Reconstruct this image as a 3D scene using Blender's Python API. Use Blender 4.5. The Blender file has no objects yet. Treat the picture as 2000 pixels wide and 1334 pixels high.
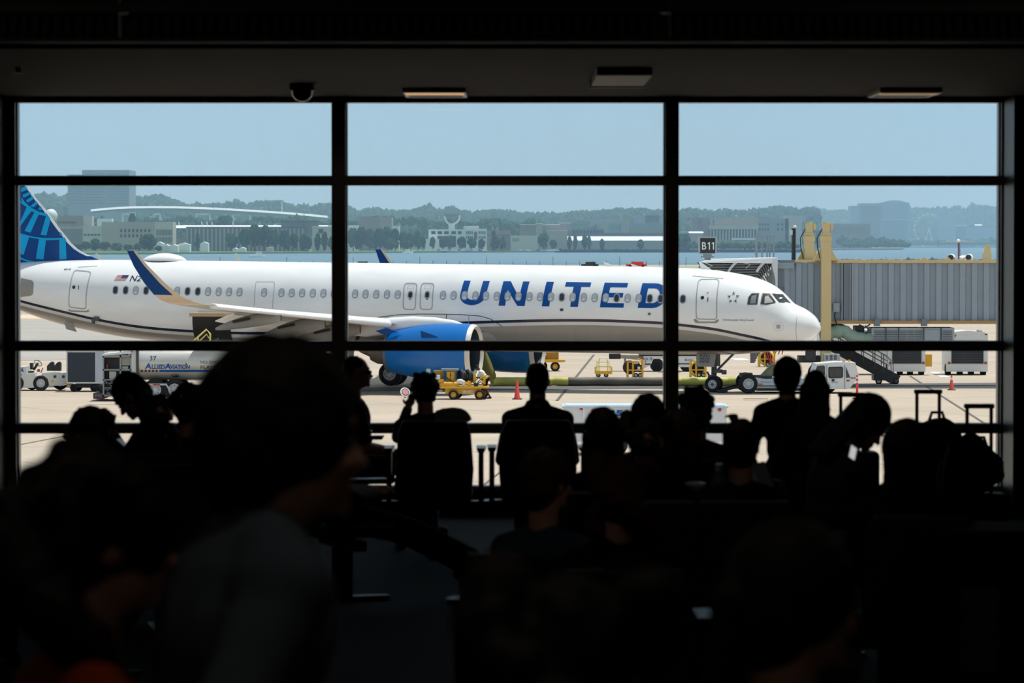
import bpy, bmesh, math, random
from mathutils import Vector, Matrix, Euler, noise
PI = math.pi
C = bpy.context.scene.collection
V = Vector
R = math.radians
# ---------------------------------------------------------------- frame of the place
F = 7000.0          # focal length in pixels of the 2000 px wide frame
CZ = 2.12           # camera above the lounge floor
G = -4.88           # apron level (lounge floor is z = 0)
HOR = 475.0         # horizon row
PIT = math.atan((667 - HOR) / F)
YW = 28.0           # distance of the window wall
def P(px, py, Y):
    """world point seen at (px, py) at distance Y"""
    v = (667 - py) / F; u = (px - 1000) / F
    d = V((u, math.cos(PIT) + v*math.sin(PIT), -math.sin(PIT) + v*math.cos(PIT)))
    t = Y / d.y
    return V((d.x*t, Y, CZ + d.z*t))
def GY(py): return (CZ - G) * F / (py - HOR)      # distance of an apron point
def GP(px, py):
    p = P(px, py, GY(py)); p.z = G; return p
def S(Y): return F / Y                             # pixels per metre at Y
# ---------------------------------------------------------------- materials
_M = {}
def lin(c):
    return tuple((x/12.92 if x <= .04045 else ((x+.055)/1.055)**2.4) for x in c)
def hexc(h):
    return lin(tuple(int(h[i:i+2], 16)/255 for i in (0, 2, 4)))
def mat(name, h, rough=.6, metal=0., nz=.12, scale=3., bump=0., spec=.5, emit=0., coat=0.):
    if name in _M: return _M[name]
    m = bpy.data.materials.new(name); m.use_nodes = True
    nt = m.node_tree; b = nt.nodes['Principled BSDF']
    col = hexc(h) if isinstance(h, str) else h
    b.inputs['Roughness'].default_value = rough
    b.inputs['Metallic'].default_value = metal
    b.inputs['Specular IOR Level'].default_value = spec
    if coat: b.inputs['Coat Weight'].default_value = coat
    tc = nt.nodes.new('ShaderNodeTexCoord')
    no = nt.nodes.new('ShaderNodeTexNoise'); no.inputs['Scale'].default_value = scale; no.inputs['Detail'].default_value = 4
    nt.links.new(tc.outputs['Object'], no.inputs['Vector'])
    mx = nt.nodes.new('ShaderNodeMix'); mx.data_type = 'RGBA'
    mx.inputs['A'].default_value = (*[c*(1-nz) for c in col], 1)
    mx.inputs['B'].default_value = (*[min(1, c*(1+nz)) for c in col], 1)
    nt.links.new(no.outputs['Fac'], mx.inputs['Factor'])
    nt.links.new(mx.outputs['Result'], b.inputs['Base Color'])
    if bump:
        bp = nt.nodes.new('ShaderNodeBump'); bp.inputs['Strength'].default_value = bump
        nt.links.new(no.outputs['Fac'], bp.inputs['Height']); nt.links.new(bp.outputs['Normal'], b.inputs['Normal'])
    if emit:
        b.inputs['Emission Color'].default_value = (*col, 1); b.inputs['Emission Strength'].default_value = emit
    _M[name] = m
    return m
# ---------------------------------------------------------------- tags
def tag(o, label=None, cat=None, group=None, kind=None):
    if label: o['label'] = label
    if cat: o['category'] = cat
    if group: o['group'] = group
    if kind: o['kind'] = kind
    return o
def thing(name, label, cat, loc=(0, 0, 0), rz=0., group=None, rot=None):
    o = bpy.data.objects.new(name, None); C.objects.link(o)
    o.empty_display_size = .2
    o.location = loc; o.rotation_euler = rot if rot else (0, 0, rz)
    return tag(o, label, cat, group)
# ---------------------------------------------------------------- mesh builder
def basis(w):
    w = V(w).normalized()
    u = w.orthogonal().normalized() if abs(w.z) > .95 else V((0, 0, 1)).cross(w).normalized()
    return u, w.cross(u).normalized(), w
class MB:
    def __init__(s): s.v = []; s.f = []; s.m = []; s.k = 0
    def mat(s, k): s.k = k; return s
    def add(s, vs, fs):
        n = len(s.v); s.v += [tuple(x) for x in vs]
        s.f += [tuple(i+n for i in f) for f in fs]; s.m += [s.k]*len(fs); return s
    def box(s, x0, x1, y0, y1, z0, z1):
        vs = [(x, y, z) for z in (z0, z1) for y in (y0, y1) for x in (x0, x1)]
        return s.add(vs, [(0,2,3,1),(4,5,7,6),(0,1,5,4),(2,6,7,3),(0,4,6,2),(1,3,7,5)])
    def hexa(s, pts):  # 8 points: bottom 4 ccw, top 4 ccw
        return s.add(pts, [(3,2,1,0),(4,5,6,7),(0,1,5,4),(1,2,6,5),(2,3,7,6),(3,0,4,7)])
    def obox(s, c, size, rz=0., M=None):
        M = M or Matrix.Rotation(rz, 3, 'Z'); c = V(c)
        h = [x/2 for x in size]
        vs = [c + M @ V((x, y, z)) for z in (-h[2], h[2]) for y in (-h[1], h[1]) for x in (-h[0], h[0])]
        return s.add(vs, [(0,2,3,1),(4,5,7,6),(0,1,5,4),(2,6,7,3),(0,4,6,2),(1,3,7,5)])
    def bar(s, p, q, w, h=None):
        p, q = V(p), V(q); h = h or w; u, v, _ = basis(q-p); u = u*w/2; v = v*h/2
        vs = [p-u-v, p+u-v, p+u+v, p-u+v, q-u-v, q+u-v, q+u+v, q-u+v]
        return s.add(vs, [(3,2,1,0),(4,5,6,7),(0,1,5,4),(1,2,6,5),(2,3,7,6),(3,0,4,7)])
    def cyl(s, p, q, r1, r2=None, n=16, caps=True):
        p, q = V(p), V(q); r2 = r1 if r2 is None else r2; u, v, _ = basis(q-p)
        vs = []
        for c, r in ((p, r1), (q, r2)):
            vs += [c + u*r*math.cos(2*PI*i/n) + v*r*math.sin(2*PI*i/n) for i in range(n)]
        fs = [(i, (i+1) % n, n+(i+1) % n, n+i) for i in range(n)]
        if caps: fs += [tuple(range(n-1, -1, -1)), tuple(range(n, 2*n))]
        return s.add(vs, fs)
    def lathe(s, prof, o=(0, 0, 0), ax=(0, 0, 1), n=24, caps=True):
        o = V(o); u, v, w = basis(ax); vs = []; fs = []
        for r, t in prof:
            vs += [o + w*t + u*r*math.cos(2*PI*i/n) + v*r*math.sin(2*PI*i/n) for i in range(n)]
        for j in range(len(prof)-1):
            for i in range(n):
                a, b = j*n+i, j*n+(i+1) % n
                fs.append((a, b, b+n, a+n))
        if caps:
            fs.append(tuple(range(n-1, -1, -1))); fs.append(tuple((len(prof)-1)*n+i for i in range(n)))
        return s.add(vs, fs)
    def tube(s, pts, r, n=8, caps=True, closed=False):
        pts = [V(p) for p in pts]; k = len(pts); vs = []; pu = None
        for i, p in enumerate(pts):
            a = pts[i-1] if (i or closed) else p; b = pts[(i+1) % k] if (i < k-1 or closed) else p
            w = (b-a).normalized()
            if pu is None: u, v, _ = basis(w)
            else:
                u = (pu - w*pu.dot(w)).normalized(); v = w.cross(u)
            pu = u
            rr = r[i] if isinstance(r, (list, tuple)) else r
            vs += [p + u*rr*math.cos(2*PI*j/n) + v*rr*math.sin(2*PI*j/n) for j in range(n)]
        fs = []
        for i in range(k if closed else k-1):
            for j in range(n):
                a, b = i*n+j, i*n+(j+1) % n; c, d = ((i+1) % k)*n+(j+1) % n, ((i+1) % k)*n+j
                fs.append((a, b, c, d))
        if caps and not closed:
            fs.append(tuple(range(n-1, -1, -1))); fs.append(tuple((k-1)*n+j for j in range(n)))
        return s.add(vs, fs)
    def ring(s, c, ax, R0, r, n=24, m=8):
        u, v, w = basis(ax); c = V(c)
        return s.tube([c+u*R0*math.cos(2*PI*i/n)+v*R0*math.sin(2*PI*i/n) for i in range(n)], r, m, closed=True)
    def ell(s, c, r, n=14, m=9, M=None, fn=None):
        c = V(c); M = M or Matrix.Identity(3); vs = []; fs = []
        for j in range(1, m):
            th = PI*j/m
            for i in range(n):
                ph = 2*PI*i/n
                d = V((math.sin(th)*math.cos(ph), math.sin(th)*math.sin(ph), math.cos(th)))
                k = fn(d) if fn else 1.
                vs.append(c + M @ V((d.x*r[0]*k, d.y*r[1]*k, d.z*r[2]*k)))
        kt = fn(V((0, 0, 1))) if fn else 1.; kb = fn(V((0, 0, -1))) if fn else 1.
        vs.append(c + M @ V((0, 0, r[2]*kt))); vs.append(c + M @ V((0, 0, -r[2]*kb)))
        t, b = len(vs)-2, len(vs)-1
        for j in range(m-2):
            for i in range(n):
                a, e = j*n+i, j*n+(i+1) % n
                fs.append((a, a+n, e+n, e))
        for i in range(n):
            fs.append((t, i, (i+1) % n)); fs.append((b, (m-2)*n+(i+1) % n, (m-2)*n+i))
        return s.add(vs, fs)
    def caps(s, p, q, r1, r2=None, n=12):
        """tapered capsule"""
        p, q = V(p), V(q); r2 = r1 if r2 is None else r2; L = (q-p).length
        if L < 1e-6: return s.ell(p, (r1, r1, r1))
        pr = [(r1*math.cos(a), -r1*math.sin(a)) for a in (1.5, 1.1, .7, .35, 0)] + [(r2*math.cos(a), L + r2*math.sin(a)) for a in (0, .35, .7, 1.1, 1.5)]
        return s.lathe(pr, p, q-p, n)
    def prism(s, poly, d, o=(0, 0, 0), u=(1, 0, 0), v=(0, 0, 1)):
        """polygon (list of 2D) in plane (u, v), extruded by vector d"""
        o, u, v, d = V(o), V(u), V(v), V(d); n = len(poly)
        a = [o + u*x + v*y for x, y in poly]
        ar = sum(poly[i][0]*poly[(i+1) % n][1]-poly[(i+1) % n][0]*poly[i][1] for i in range(n))
        flip = (u.cross(v)).dot(d)*ar > 0
        fs = [tuple(range(n-1, -1, -1)), tuple(range(n, 2*n))] + [(i, (i+1) % n, n+(i+1) % n, n+i) for i in range(n)]
        if not flip: fs = [tuple(reversed(f)) for f in fs]
        return s.add(a + [p+d for p in a], fs)
    def grid(s, fn, nu, nv, cu=False):
        vs = [fn(i, j) for j in range(nv) for i in range(nu)]; fs = []
        for j in range(nv-1):
            for i in range(nu if cu else nu-1):
                a, b = j*nu+i, j*nu+(i+1) % nu
                fs.append((a, b, b+nu, a+nu))
        return s.add(vs, fs)
    def wheel(s, c, ax, r, w, mt=0, mr=1, hub=.55):
        """tyre (material mt) with a dished rim (material mr)"""
        k = s.k; c = V(c); a = V(ax).normalized()
        s.mat(mt).lathe([(r*hub, -w*.42), (r*.86, -w*.5), (r*.97, -w*.38), (r, -w*.15), (r, w*.15), (r*.97, w*.38), (r*.86, w*.5), (r*hub, w*.42)], c, a, 28, False)
        for sg in (-1, 1):
            s.mat(mr).lathe([(r*hub, sg*w*.43), (r*hub*.92, sg*w*.46), (r*hub*.85, sg*w*.3), (r*.25, sg*w*.26), (r*.2, sg*w*.42), (.001, sg*w*.43)], c, a, 20, False)
            s.mat(mt)
            u, v, _ = basis(a)
            for i in range(8):
                p = c + (u*math.cos(i*PI/4)+v*math.sin(i*PI/4))*r*.36
                s.cyl(p + a*sg*w*.2, p + a*sg*w*.31, r*.045, n=6)
        s.mat(k); return s
    def build(s, name, mats, parent=None, smooth=0, loc=None, rz=0.):
        me = bpy.data.meshes.new(name); me.from_pydata(s.v, [], s.f)
        if not isinstance(mats, (list, tuple)): mats = [mats]
        for m in mats: me.materials.append(m)
        me.polygons.foreach_set('material_index', [min(k, len(mats)-1) for k in s.m])
        if smooth:
            me.polygons.foreach_set('use_smooth', [True]*len(me.polygons))
            me.set_sharp_from_angle(angle=R(smooth if smooth > 1 else 40))
        me.update()
        o = bpy.data.objects.new(name, me); C.objects.link(o)
        if loc is not None: o.location = loc
        o.rotation_euler.z = rz
        if parent: o.parent = parent
        return o
def copy_tree(o, parent=None):
    c = o.copy(); C.objects.link(c)
    if parent: c.parent = parent
    for ch in [x for x in bpy.data.objects if x.parent == o]: copy_tree(ch, c)
    return c
# ---------------------------------------------------------------- lettering
_TX = {}
def text2d(t, bold=0., shear=0., space=1., res=3):
    """flat triangulated lettering, scaled so that it fills 0..1 x 0..1"""
    key = (t, bold, shear, space, res)
    if key in _TX: return _TX[key]
    cu = bpy.data.curves.new('lettering', 'FONT'); cu.body = t; cu.offset = bold; cu.shear = shear
    cu.space_character = space; cu.resolution_u = res; cu.fill_mode = 'BOTH'
    ob = bpy.data.objects.new('lettering', cu); me = bpy.data.meshes.new_from_object(ob)
    vs = [(v.co.x, v.co.y) for v in me.vertices]; fs = [tuple(p.vertices) for p in me.polygons]
    x0, x1 = min(v[0] for v in vs), max(v[0] for v in vs); y0, y1 = min(v[1] for v in vs), max(v[1] for v in vs)
    vs = [((x-x0)/(x1-x0), (y-y0)/max(1e-6, y1-y0)) for x, y in vs]
    bpy.data.objects.remove(ob); bpy.data.curves.remove(cu); bpy.data.meshes.remove(me)
    _TX[key] = (vs, fs); return _TX[key]
def write(mb, t, o, u, v, **k):
    """lettering laid on a plane: o is the lower left corner, u and v the full width and height vectors"""
    vs, fs = text2d(t, **k); o, u, v = V(o), V(u), V(v)
    return mb.add([o + u*x + v*y for x, y in vs], fs)
# ---------------------------------------------------------------- render settings of the look
sc = bpy.context.scene
sc.view_settings.view_transform = 'Standard'; sc.view_settings.look = 'None'
sc.cycles.volume_bounces = 1; sc.cycles.max_bounces = 7
sc.view_settings.exposure = 0; sc.view_settings.gamma = 1
cam = bpy.data.cameras.new('camera'); camo = bpy.data.objects.new('camera', cam); C.objects.link(camo)
cam.sensor_width = 36; cam.lens = F/2000*36; cam.clip_end = 20000; cam.clip_start = .1
camo.location = (0, 0, CZ); camo.rotation_euler = (PI/2 - PIT, 0, 0)
cam.dof.use_dof = True; cam.dof.focus_distance = 170; cam.dof.aperture_fstop = 6.6
sc.camera = camo
# ---------------------------------------------------------------- sky and sun
w = bpy.data.worlds.new('sky'); sc.world = w; w.use_nodes = True
nt = w.node_tree; bg = nt.nodes['Background']
tc = nt.nodes.new('ShaderNodeTexCoord'); sep = nt.nodes.new('ShaderNodeSeparateXYZ')
nt.links.new(tc.outputs['Generated'], sep.inputs[0])
ramp = nt.nodes.new('ShaderNodeValToRGB')
cr = ramp.color_ramp
cr.elements[0].position = 0.0; cr.elements[0].color = (*hexc('d6e2ea'), 1)
cr.elements[1].position = 1.0; cr.elements[1].color = (*hexc('a9bccd'), 1)
for ps, hx in ((.035, 'c6dae6'), (.12, 'b2cddf'), (.35, 'b9cad8')):
    e = cr.elements.new(ps); e.color = (*hexc(hx), 1)
nt.links.new(sep.outputs['Z'], ramp.inputs[0])
# thin high cloud streaks
mp = nt.nodes.new('ShaderNodeMapping'); mp.inputs['Scale'].default_value = (3, 3, 60)
cn = nt.nodes.new('ShaderNodeTexNoise'); cn.inputs['Scale'].default_value = 2.2; cn.inputs['Detail'].default_value = 6
nt.links.new(tc.outputs['Generated'], mp.inputs[0]); nt.links.new(mp.outputs[0], cn.inputs['Vector'])
cr2 = nt.nodes.new('ShaderNodeValToRGB'); cr2.color_ramp.elements[0].position = .45; cr2.color_ramp.elements[1].position = .8
cr2.color_ramp.elements[1].color = (.14, .14, .14, 1)
nt.links.new(cn.outputs['Fac'], cr2.inputs[0])
mxs = nt.nodes.new('ShaderNodeMix'); mxs.data_type = 'RGBA'; mxs.inputs['B'].default_value = (.72, .8, .86, 1)
nt.links.new(cr2.outputs[0], mxs.inputs['Factor']); nt.links.new(ramp.outputs[0], mxs.inputs['A'])
nt.links.new(mxs.outputs['Result'], bg.inputs[0]); bg.inputs[1].default_value = SKY_STRENGTH = 1.0
sun = bpy.data.lights.new('sun', 'SUN'); suno = bpy.data.objects.new('sun', sun); C.objects.link(suno)
sun.energy = 4.9; sun.color = (1, .95, .87); sun.angle = R(.6)
suno.rotation_euler = V((.26, .20, .94)).to_track_quat('Z', 'Y').to_euler()
# ================================================================ the airliner
A = R(15.15); XN, YN = 14.36, 167.03; PT = .0113
plane = thing('airliner', 'large white passenger jet with blue lettering, blue tail and blue engines, parked outside the windows', 'airplane',
              (XN, YN, G), rot=(0, PT, -A))
# local frame: x forward (nose tip x = 0), y away from the terminal, z up;  s = -x
def icurve(tab):
    def f(s):
        if s <= tab[0][0]: return tab[0][1]
        for i in range(len(tab)-1):
            a, b = tab[i], tab[i+1]
            if s <= b[0]:
                t = (s-a[0])/(b[0]-a[0])
                p0 = tab[i-1] if i else a; p3 = tab[i+2] if i+2 < len(tab) else b
                m0 = (b[1]-p0[1])/max(1e-6, b[0]-p0[0])*(b[0]-a[0]); m1 = (p3[1]-a[1])/max(1e-6, p3[0]-a[0])*(b[0]-a[0])
                d = b[1]-a[1]
                for_lim = abs(d)*3
                m0 = max(-for_lim, min(for_lim, m0)); m1 = max(-for_lim, min(for_lim, m1))
                return (2*t**3-3*t*t+1)*a[1] + (t**3-2*t*t+t)*m0 + (-2*t**3+3*t*t)*b[1] + (t**3-t*t)*m1
        return tab[-1][1]
    return f
ftop = icurve([(0,3.03),(.02,3.14),(.16,3.44),(.39,3.69),(.77,3.94),(1.30,4.20),(1.69,4.58),(2.08,4.9),(2.62,5.19),(3.4,5.43),(4.4,5.6),(5.3,5.7),(6.8,5.77),(8,5.79),(15,5.8),(30,5.8),(35,5.79),(38,5.72),(40,5.6),(42,5.4),(44.5,4.95)])
fbot = icurve([(0,3.0),(.02,2.92),(.08,2.83),(.19,2.66),(.45,2.43),(1.2,2.12),(2.57,1.89),(3.7,1.77),(5,1.70),(6.4,1.68),(28,1.66),(31,1.72),(33.9,1.92),(35.1,2.06),(36.4,2.28),(37.8,2.54),(39,2.86),(40.1,3.21),(42,3.85),(44.5,4.6)])
fwid = icurve([(0,.02),(.02,.2),(.16,.47),(.39,.72),(.77,1.0),(1.36,1.28),(2.08,1.52),(2.62,1.65),(3.4,1.79),(4.4,1.9),(5.3,1.95),(6.8,1.975),(31,1.975),(34,1.9),(36.4,1.72),(39,1.4),(42,.85),(44.5,.2)])
def skin(s, z, off=0.):
    """point of the camera-side skin at station s, height z (local)"""
    t, b, w_ = ftop(s), fbot(s), fwid(s); c = (t+b)/2; h = (t-b)/2
    k = max(-.999, min(.999, (z-c)/h)); y = -w_*math.sqrt(1-k*k)
    nrm = V((0, y/(w_*w_), (z-c)/(h*h)))
    d = .15; w2 = fwid(s+d)-fwid(max(0, s-d))
    nrm = nrm.normalized(); nrm.x = w2/(2*d)*.8; nrm.normalize()
    return V((-s, y, z)) + nrm*off
def inv(px, py, yl):
    k = (px-1000)/F
    s = (XN+yl*math.sin(A)-k*(YN+yl*math.cos(A)))/(math.cos(A)+k*math.sin(A))
    Y = YN+s*math.sin(A)+yl*math.cos(A)
    return s, (CZ-G)-(py-HOR)*Y/F - s*PT
def onskin(px, py):
    """station and height of the skin point measured in the photograph"""
    yl = -1.7
    for _ in range(12):
        s, z = inv(px, py, yl); s = max(.02, s)
        yl = .5*yl + .5*skin(s, z).y
    return s, z
M_white = mat('aircraft_white', (.83, .835, .84), .28, nz=.02, scale=.8, coat=.3)
M_blue = mat('aircraft_blue', '08499a', .45, nz=.05, scale=1, spec=.25)
M_navy = mat('aircraft_navy', '0c1a3c', .35, nz=.05)
M_letter = mat('livery_letter_blue', '0a4a92', .5, nz=.04, scale=1, spec=.15)
M_fin = mat('tail_deep_blue', '004184', .5, nz=.05, scale=.5, spec=.2)
M_cyan = mat('tail_cyan', '00a2dc', .5, nz=.06, scale=.5, spec=.2)
M_grey = mat('aircraft_grey', '8f8b86', .45, nz=.08, scale=1.5)
M_dk = mat('dark_gap', '17191c', .6)
M_pane = mat('cabin_pane_dark', '1c2a3a', .12, nz=.2)
M_shade = mat('cabin_shade_pale', 'aeb7bf', .3, nz=.1, scale=6)
M_rim = mat('cabin_window_rim', '9ba1a7', .4)
M_line = mat('panel_line_grey', 'a0a5a9', .6)
M_metal = mat('bare_metal', 'b5b1aa', .35, .7, nz=.1)
M_steel = mat('dark_steel', '4c5055', .5, .5, nz=.2)
M_tyre = mat('tyre_rubber', '15161a', .85, nz=.2)
M_hubm = mat('wheel_hub', 'c2c5c8', .45, nz=.12, scale=9)
# ---- fuselage with painted cheat line
STR = [(41,588.7),(135,612),(180,622.5),(255,636),(330,644),(450,650),(525,650.5),(700,641),(800,634.5),(885,631),(1012,627),(1093,625.6),(1174,626),(1255,629),(1298,631.3),(1324,634),(1394.5,643),(1448,654),(1489,663),(1530,676)]
zs_tab = sorted(onskin(x, y) for x, y in STR)
zs_tab = [(zs_tab[0][0]-1.5, zs_tab[0][1]-.5)] + zs_tab + [(44.5, 4.75)]
zst = icurve(zs_tab)
def build_fuselage():
    st = [0.0,.01,.02,.04,.08,.12,.16,.22,.3,.39,.5,.63,.77,.9,1.05,1.2,1.3,1.42,1.55,1.69,1.85,2.08,2.3,2.62,3,3.4,3.9,4.4,4.85,5.3,5.8,6.3,6.8,7.4,8]
    s = 8.5
    while s < 44.5: st.append(s); s += .5
    st.append(44.5)
    n = 120; mb = MB()
    def fn(i, j):
        s = st[j]; t, b, w_ = ftop(s), fbot(s), fwid(s); a = 2*PI*i/n
        return (-s, -w_*math.sin(a), (t+b)/2 + (t-b)/2*math.cos(a))
    mb.grid(fn, n, len(st), True)
    mb.f.append(tuple(range(n))); mb.m.append(0)
    mb.f.append(tuple((len(st)-1)*n+i for i in range(n-1, -1, -1))); mb.m.append(0)
    m = bpy.data.materials.new('fuselage_paint'); m.use_nodes = True
    nt = m.node_tree; b = nt.nodes['Principled BSDF']
    b.inputs['Roughness'].default_value = .27; b.inputs['Coat Weight'].default_value = .25
    at = nt.nodes.new('ShaderNodeAttribute'); at.attribute_name = 'band'
    mr = nt.nodes.new('ShaderNodeMapRange'); mr.inputs[1].default_value = -1; mr.inputs[2].default_value = 1
    nt.links.new(at.outputs['Fac'], mr.inputs[0])
    cr = nt.nodes.new('ShaderNodeValToRGB'); cr.color_ramp.interpolation = 'CONSTANT'
    e = cr.color_ramp.elements; e[0].position = 0; e[0].color = (*hexc('8e8a84'), 1)
    e[1].position = .5-.115; e[1].color = (.66, .65, .63, 1)
    x = e.new(.5-.036); x.color = (*hexc('0d1836'), 1)
    x = e.new(.5+.030); x.color = (.81, .815, .82, 1)
    nt.links.new(mr.outputs[0], cr.inputs[0])
    # faint grime and skin joints
    tc = nt.nodes.new('ShaderNodeTexCoord'); mp = nt.nodes.new('ShaderNodeMapping'); mp.inputs['Scale'].default_value = (.35, 1.2, 1.2)
    no = nt.nodes.new('ShaderNodeTexNoise'); no.inputs['Scale'].default_value = 1.4; no.inputs['Detail'].default_value = 7
    nt.links.new(tc.outputs['Object'], mp.inputs[0]); nt.links.new(mp.outputs[0], no.inputs['Vector'])
    mx = nt.nodes.new('ShaderNodeMix'); mx.data_type = 'RGBA'; mx.blend_type = 'MULTIPLY'; mx.inputs['Factor'].default_value = .22
    nt.links.new(cr.outputs[0], mx.inputs['A']); nt.links.new(no.outputs['Fac'], mx.inputs['B'])
    br = nt.nodes.new('ShaderNodeMix'); br.data_type = 'RGBA'; br.blend_type = 'MULTIPLY'; br.inputs['Factor'].default_value = 1; br.inputs['B'].default_value = (1.1, 1.1, 1.1, 1)
    nt.links.new(mx.outputs['Result'], br.inputs['A']); nt.links.new(br.outputs['Result'], b.inputs['Base Color'])
    o = mb.build('fuselage', m, plane, smooth=60)
    at = o.data.attributes.new('band', 'FLOAT', 'POINT')
    at.data.foreach_set('value', [v[2]-zst(-v[0]) if v[0] < -1.0 else .5*(v[2]-(zst(1.0)+(1.0+v[0])*-1.0)) for v in mb.v])
    return o
build_fuselage()
# ---- helper that lays flat artwork on the skin
def on_skin(vs, fs, off=.012, step=.13):
    bm = bmesh.new(); bv = [bm.verts.new((x, 0, z)) for x, z in vs]
    for f in fs:
        try: bm.faces.new([bv[i] for i in f])
        except ValueError: pass
    z0, z1 = min(v[1] for v in vs), max(v[1] for v in vs); s0, s1 = min(v[0] for v in vs), max(v[0] for v in vs)
    def cut(co, no):
        bmesh.ops.bisect_plane(bm, geom=bm.verts[:]+bm.edges[:]+bm.faces[:], plane_co=co, plane_no=no, dist=1e-5)
    z = z0+step
    while z < z1: cut((0, 0, z), (0, 0, 1)); z += step
    st = .25 if s0 < 6 or s1 > 31 else 1.
    s = s0+st
    while s < s1: cut((s, 0, 0), (1, 0, 0)); s += st
    bm.verts.index_update()
    mb = MB(); mb.add([skin(v.co.x, v.co.z, off) for v in bm.verts], [tuple(v.index for v in f.verts) for f in bm.faces])
    bm.free()
    # face outwards (towards -y)
    for i, f in enumerate(mb.f):
        a, b, c = (V(mb.v[k]) for k in f[:3])
        if (b-a).cross(c-a).y > 0: mb.f[i] = tuple(reversed(f))
    return mb
def join2d(parts):
    vs, fs = [], []
    for v, f in parts:
        n = len(vs); vs += v; fs += [tuple(i+n for i in q) for q in f]
    return vs, fs
def poly2d(pts): return (list(pts), [tuple(range(len(pts)))])
def line2d(pts, w, closed=False):
    vs, fs = [], []; n = len(pts)
    for i in range(n if closed else n-1):
        a, b = V(pts[i]), V(pts[(i+1) % n]); d = (b-a)
        if d.length < 1e-6: continue
        d.normalize(); q = V((-d.y, d.x))*w/2; d = d*w/2; k = len(vs)
        vs += [tuple(a-d+q), tuple(a-d-q), tuple(b+d-q), tuple(b+d+q)]; fs.append((k, k+1, k+2, k+3))
    return vs, fs
def rrect(x0, x1, z0, z1, r, n=5, lean=0.):
    pts = []
    for cx, cz, a0 in ((x1-r, z1-r, 0), (x0+r, z1-r, 90), (x0+r, z0+r, 180), (x1-r, z0+r, 270)):
        for i in range(n+1):
            a = R(a0+90*i/n); pts.append((cx+r*math.cos(a), cz+r*math.sin(a)))
    zm = (z0+z1)/2
    return [(x-(z-zm)*lean, z) for x, z in pts]
def ppx(pts): return [onskin(x, y) for x, y in pts]
def text_s(t, s_l, s_r, z0, z1, **k):
    """lettering between stations s_l (left end as seen) and s_r"""
    vs, fs = text2d(t, **k)
    return [(s_l+(s_r-s_l)*x, z0+(z1-z0)*y) for x, y in vs], fs
# ---- cabin windows
def win_at(px, dark, zc=None):
    s, _ = onskin(px, 575); z = zc or 4.33
    r1 = rrect(s-.15, s+.15, z-.215, z+.215, .145, lean=.0); r2 = rrect(s-.105, s+.105, z-.165, z+.165, .1)
    mb = on_skin(*poly2d(r1), off=.010)
    m2 = on_skin(*poly2d(r2), off=.020); n = len(mb.v)
    mb.v += m2.v; mb.f += [tuple(i+n for i in f) for f in m2.f]; mb.m += [1]*len(m2.f)
    if not dark:   # pulled blind with a lower lip
        m3 = on_skin(*poly2d(rrect(s-.09, s+.09, z-.15, z-.06, .05)), off=.024); n = len(mb.v)
        mb.v += m3.v; mb.f += [tuple(i+n for i in f) for f in m3.f]; mb.m += [2]*len(m3.f)
    o = mb.build('cabin_window', [M_rim, M_pane if dark else M_shade, mat('blind_lip', 'd5dade', .4)], plane)
    return o
DARK = (223, 243, 283, 364, 384, 1095.8, 1203, 1267.7, 1289, 1310.8, 1332.5)
WX = [223,243,262.7,283,303,323,343.6,364,384,404,424.7,445,465.6,513.6,547.5,567.7,588,609,629.6,650,670.6,691.6,712,733,754,775,
      863.5,884.3,905.6,926.8,947.4,968.7,989.8,1011,1032.4,1053.5,1074.5,1095.8,1117,1138.7,1160,1181.6,1203,1224.5,1246,1267.7,1289,1310.8,1332.5]
for x in WX: win_at(x, x in DARK)
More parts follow.
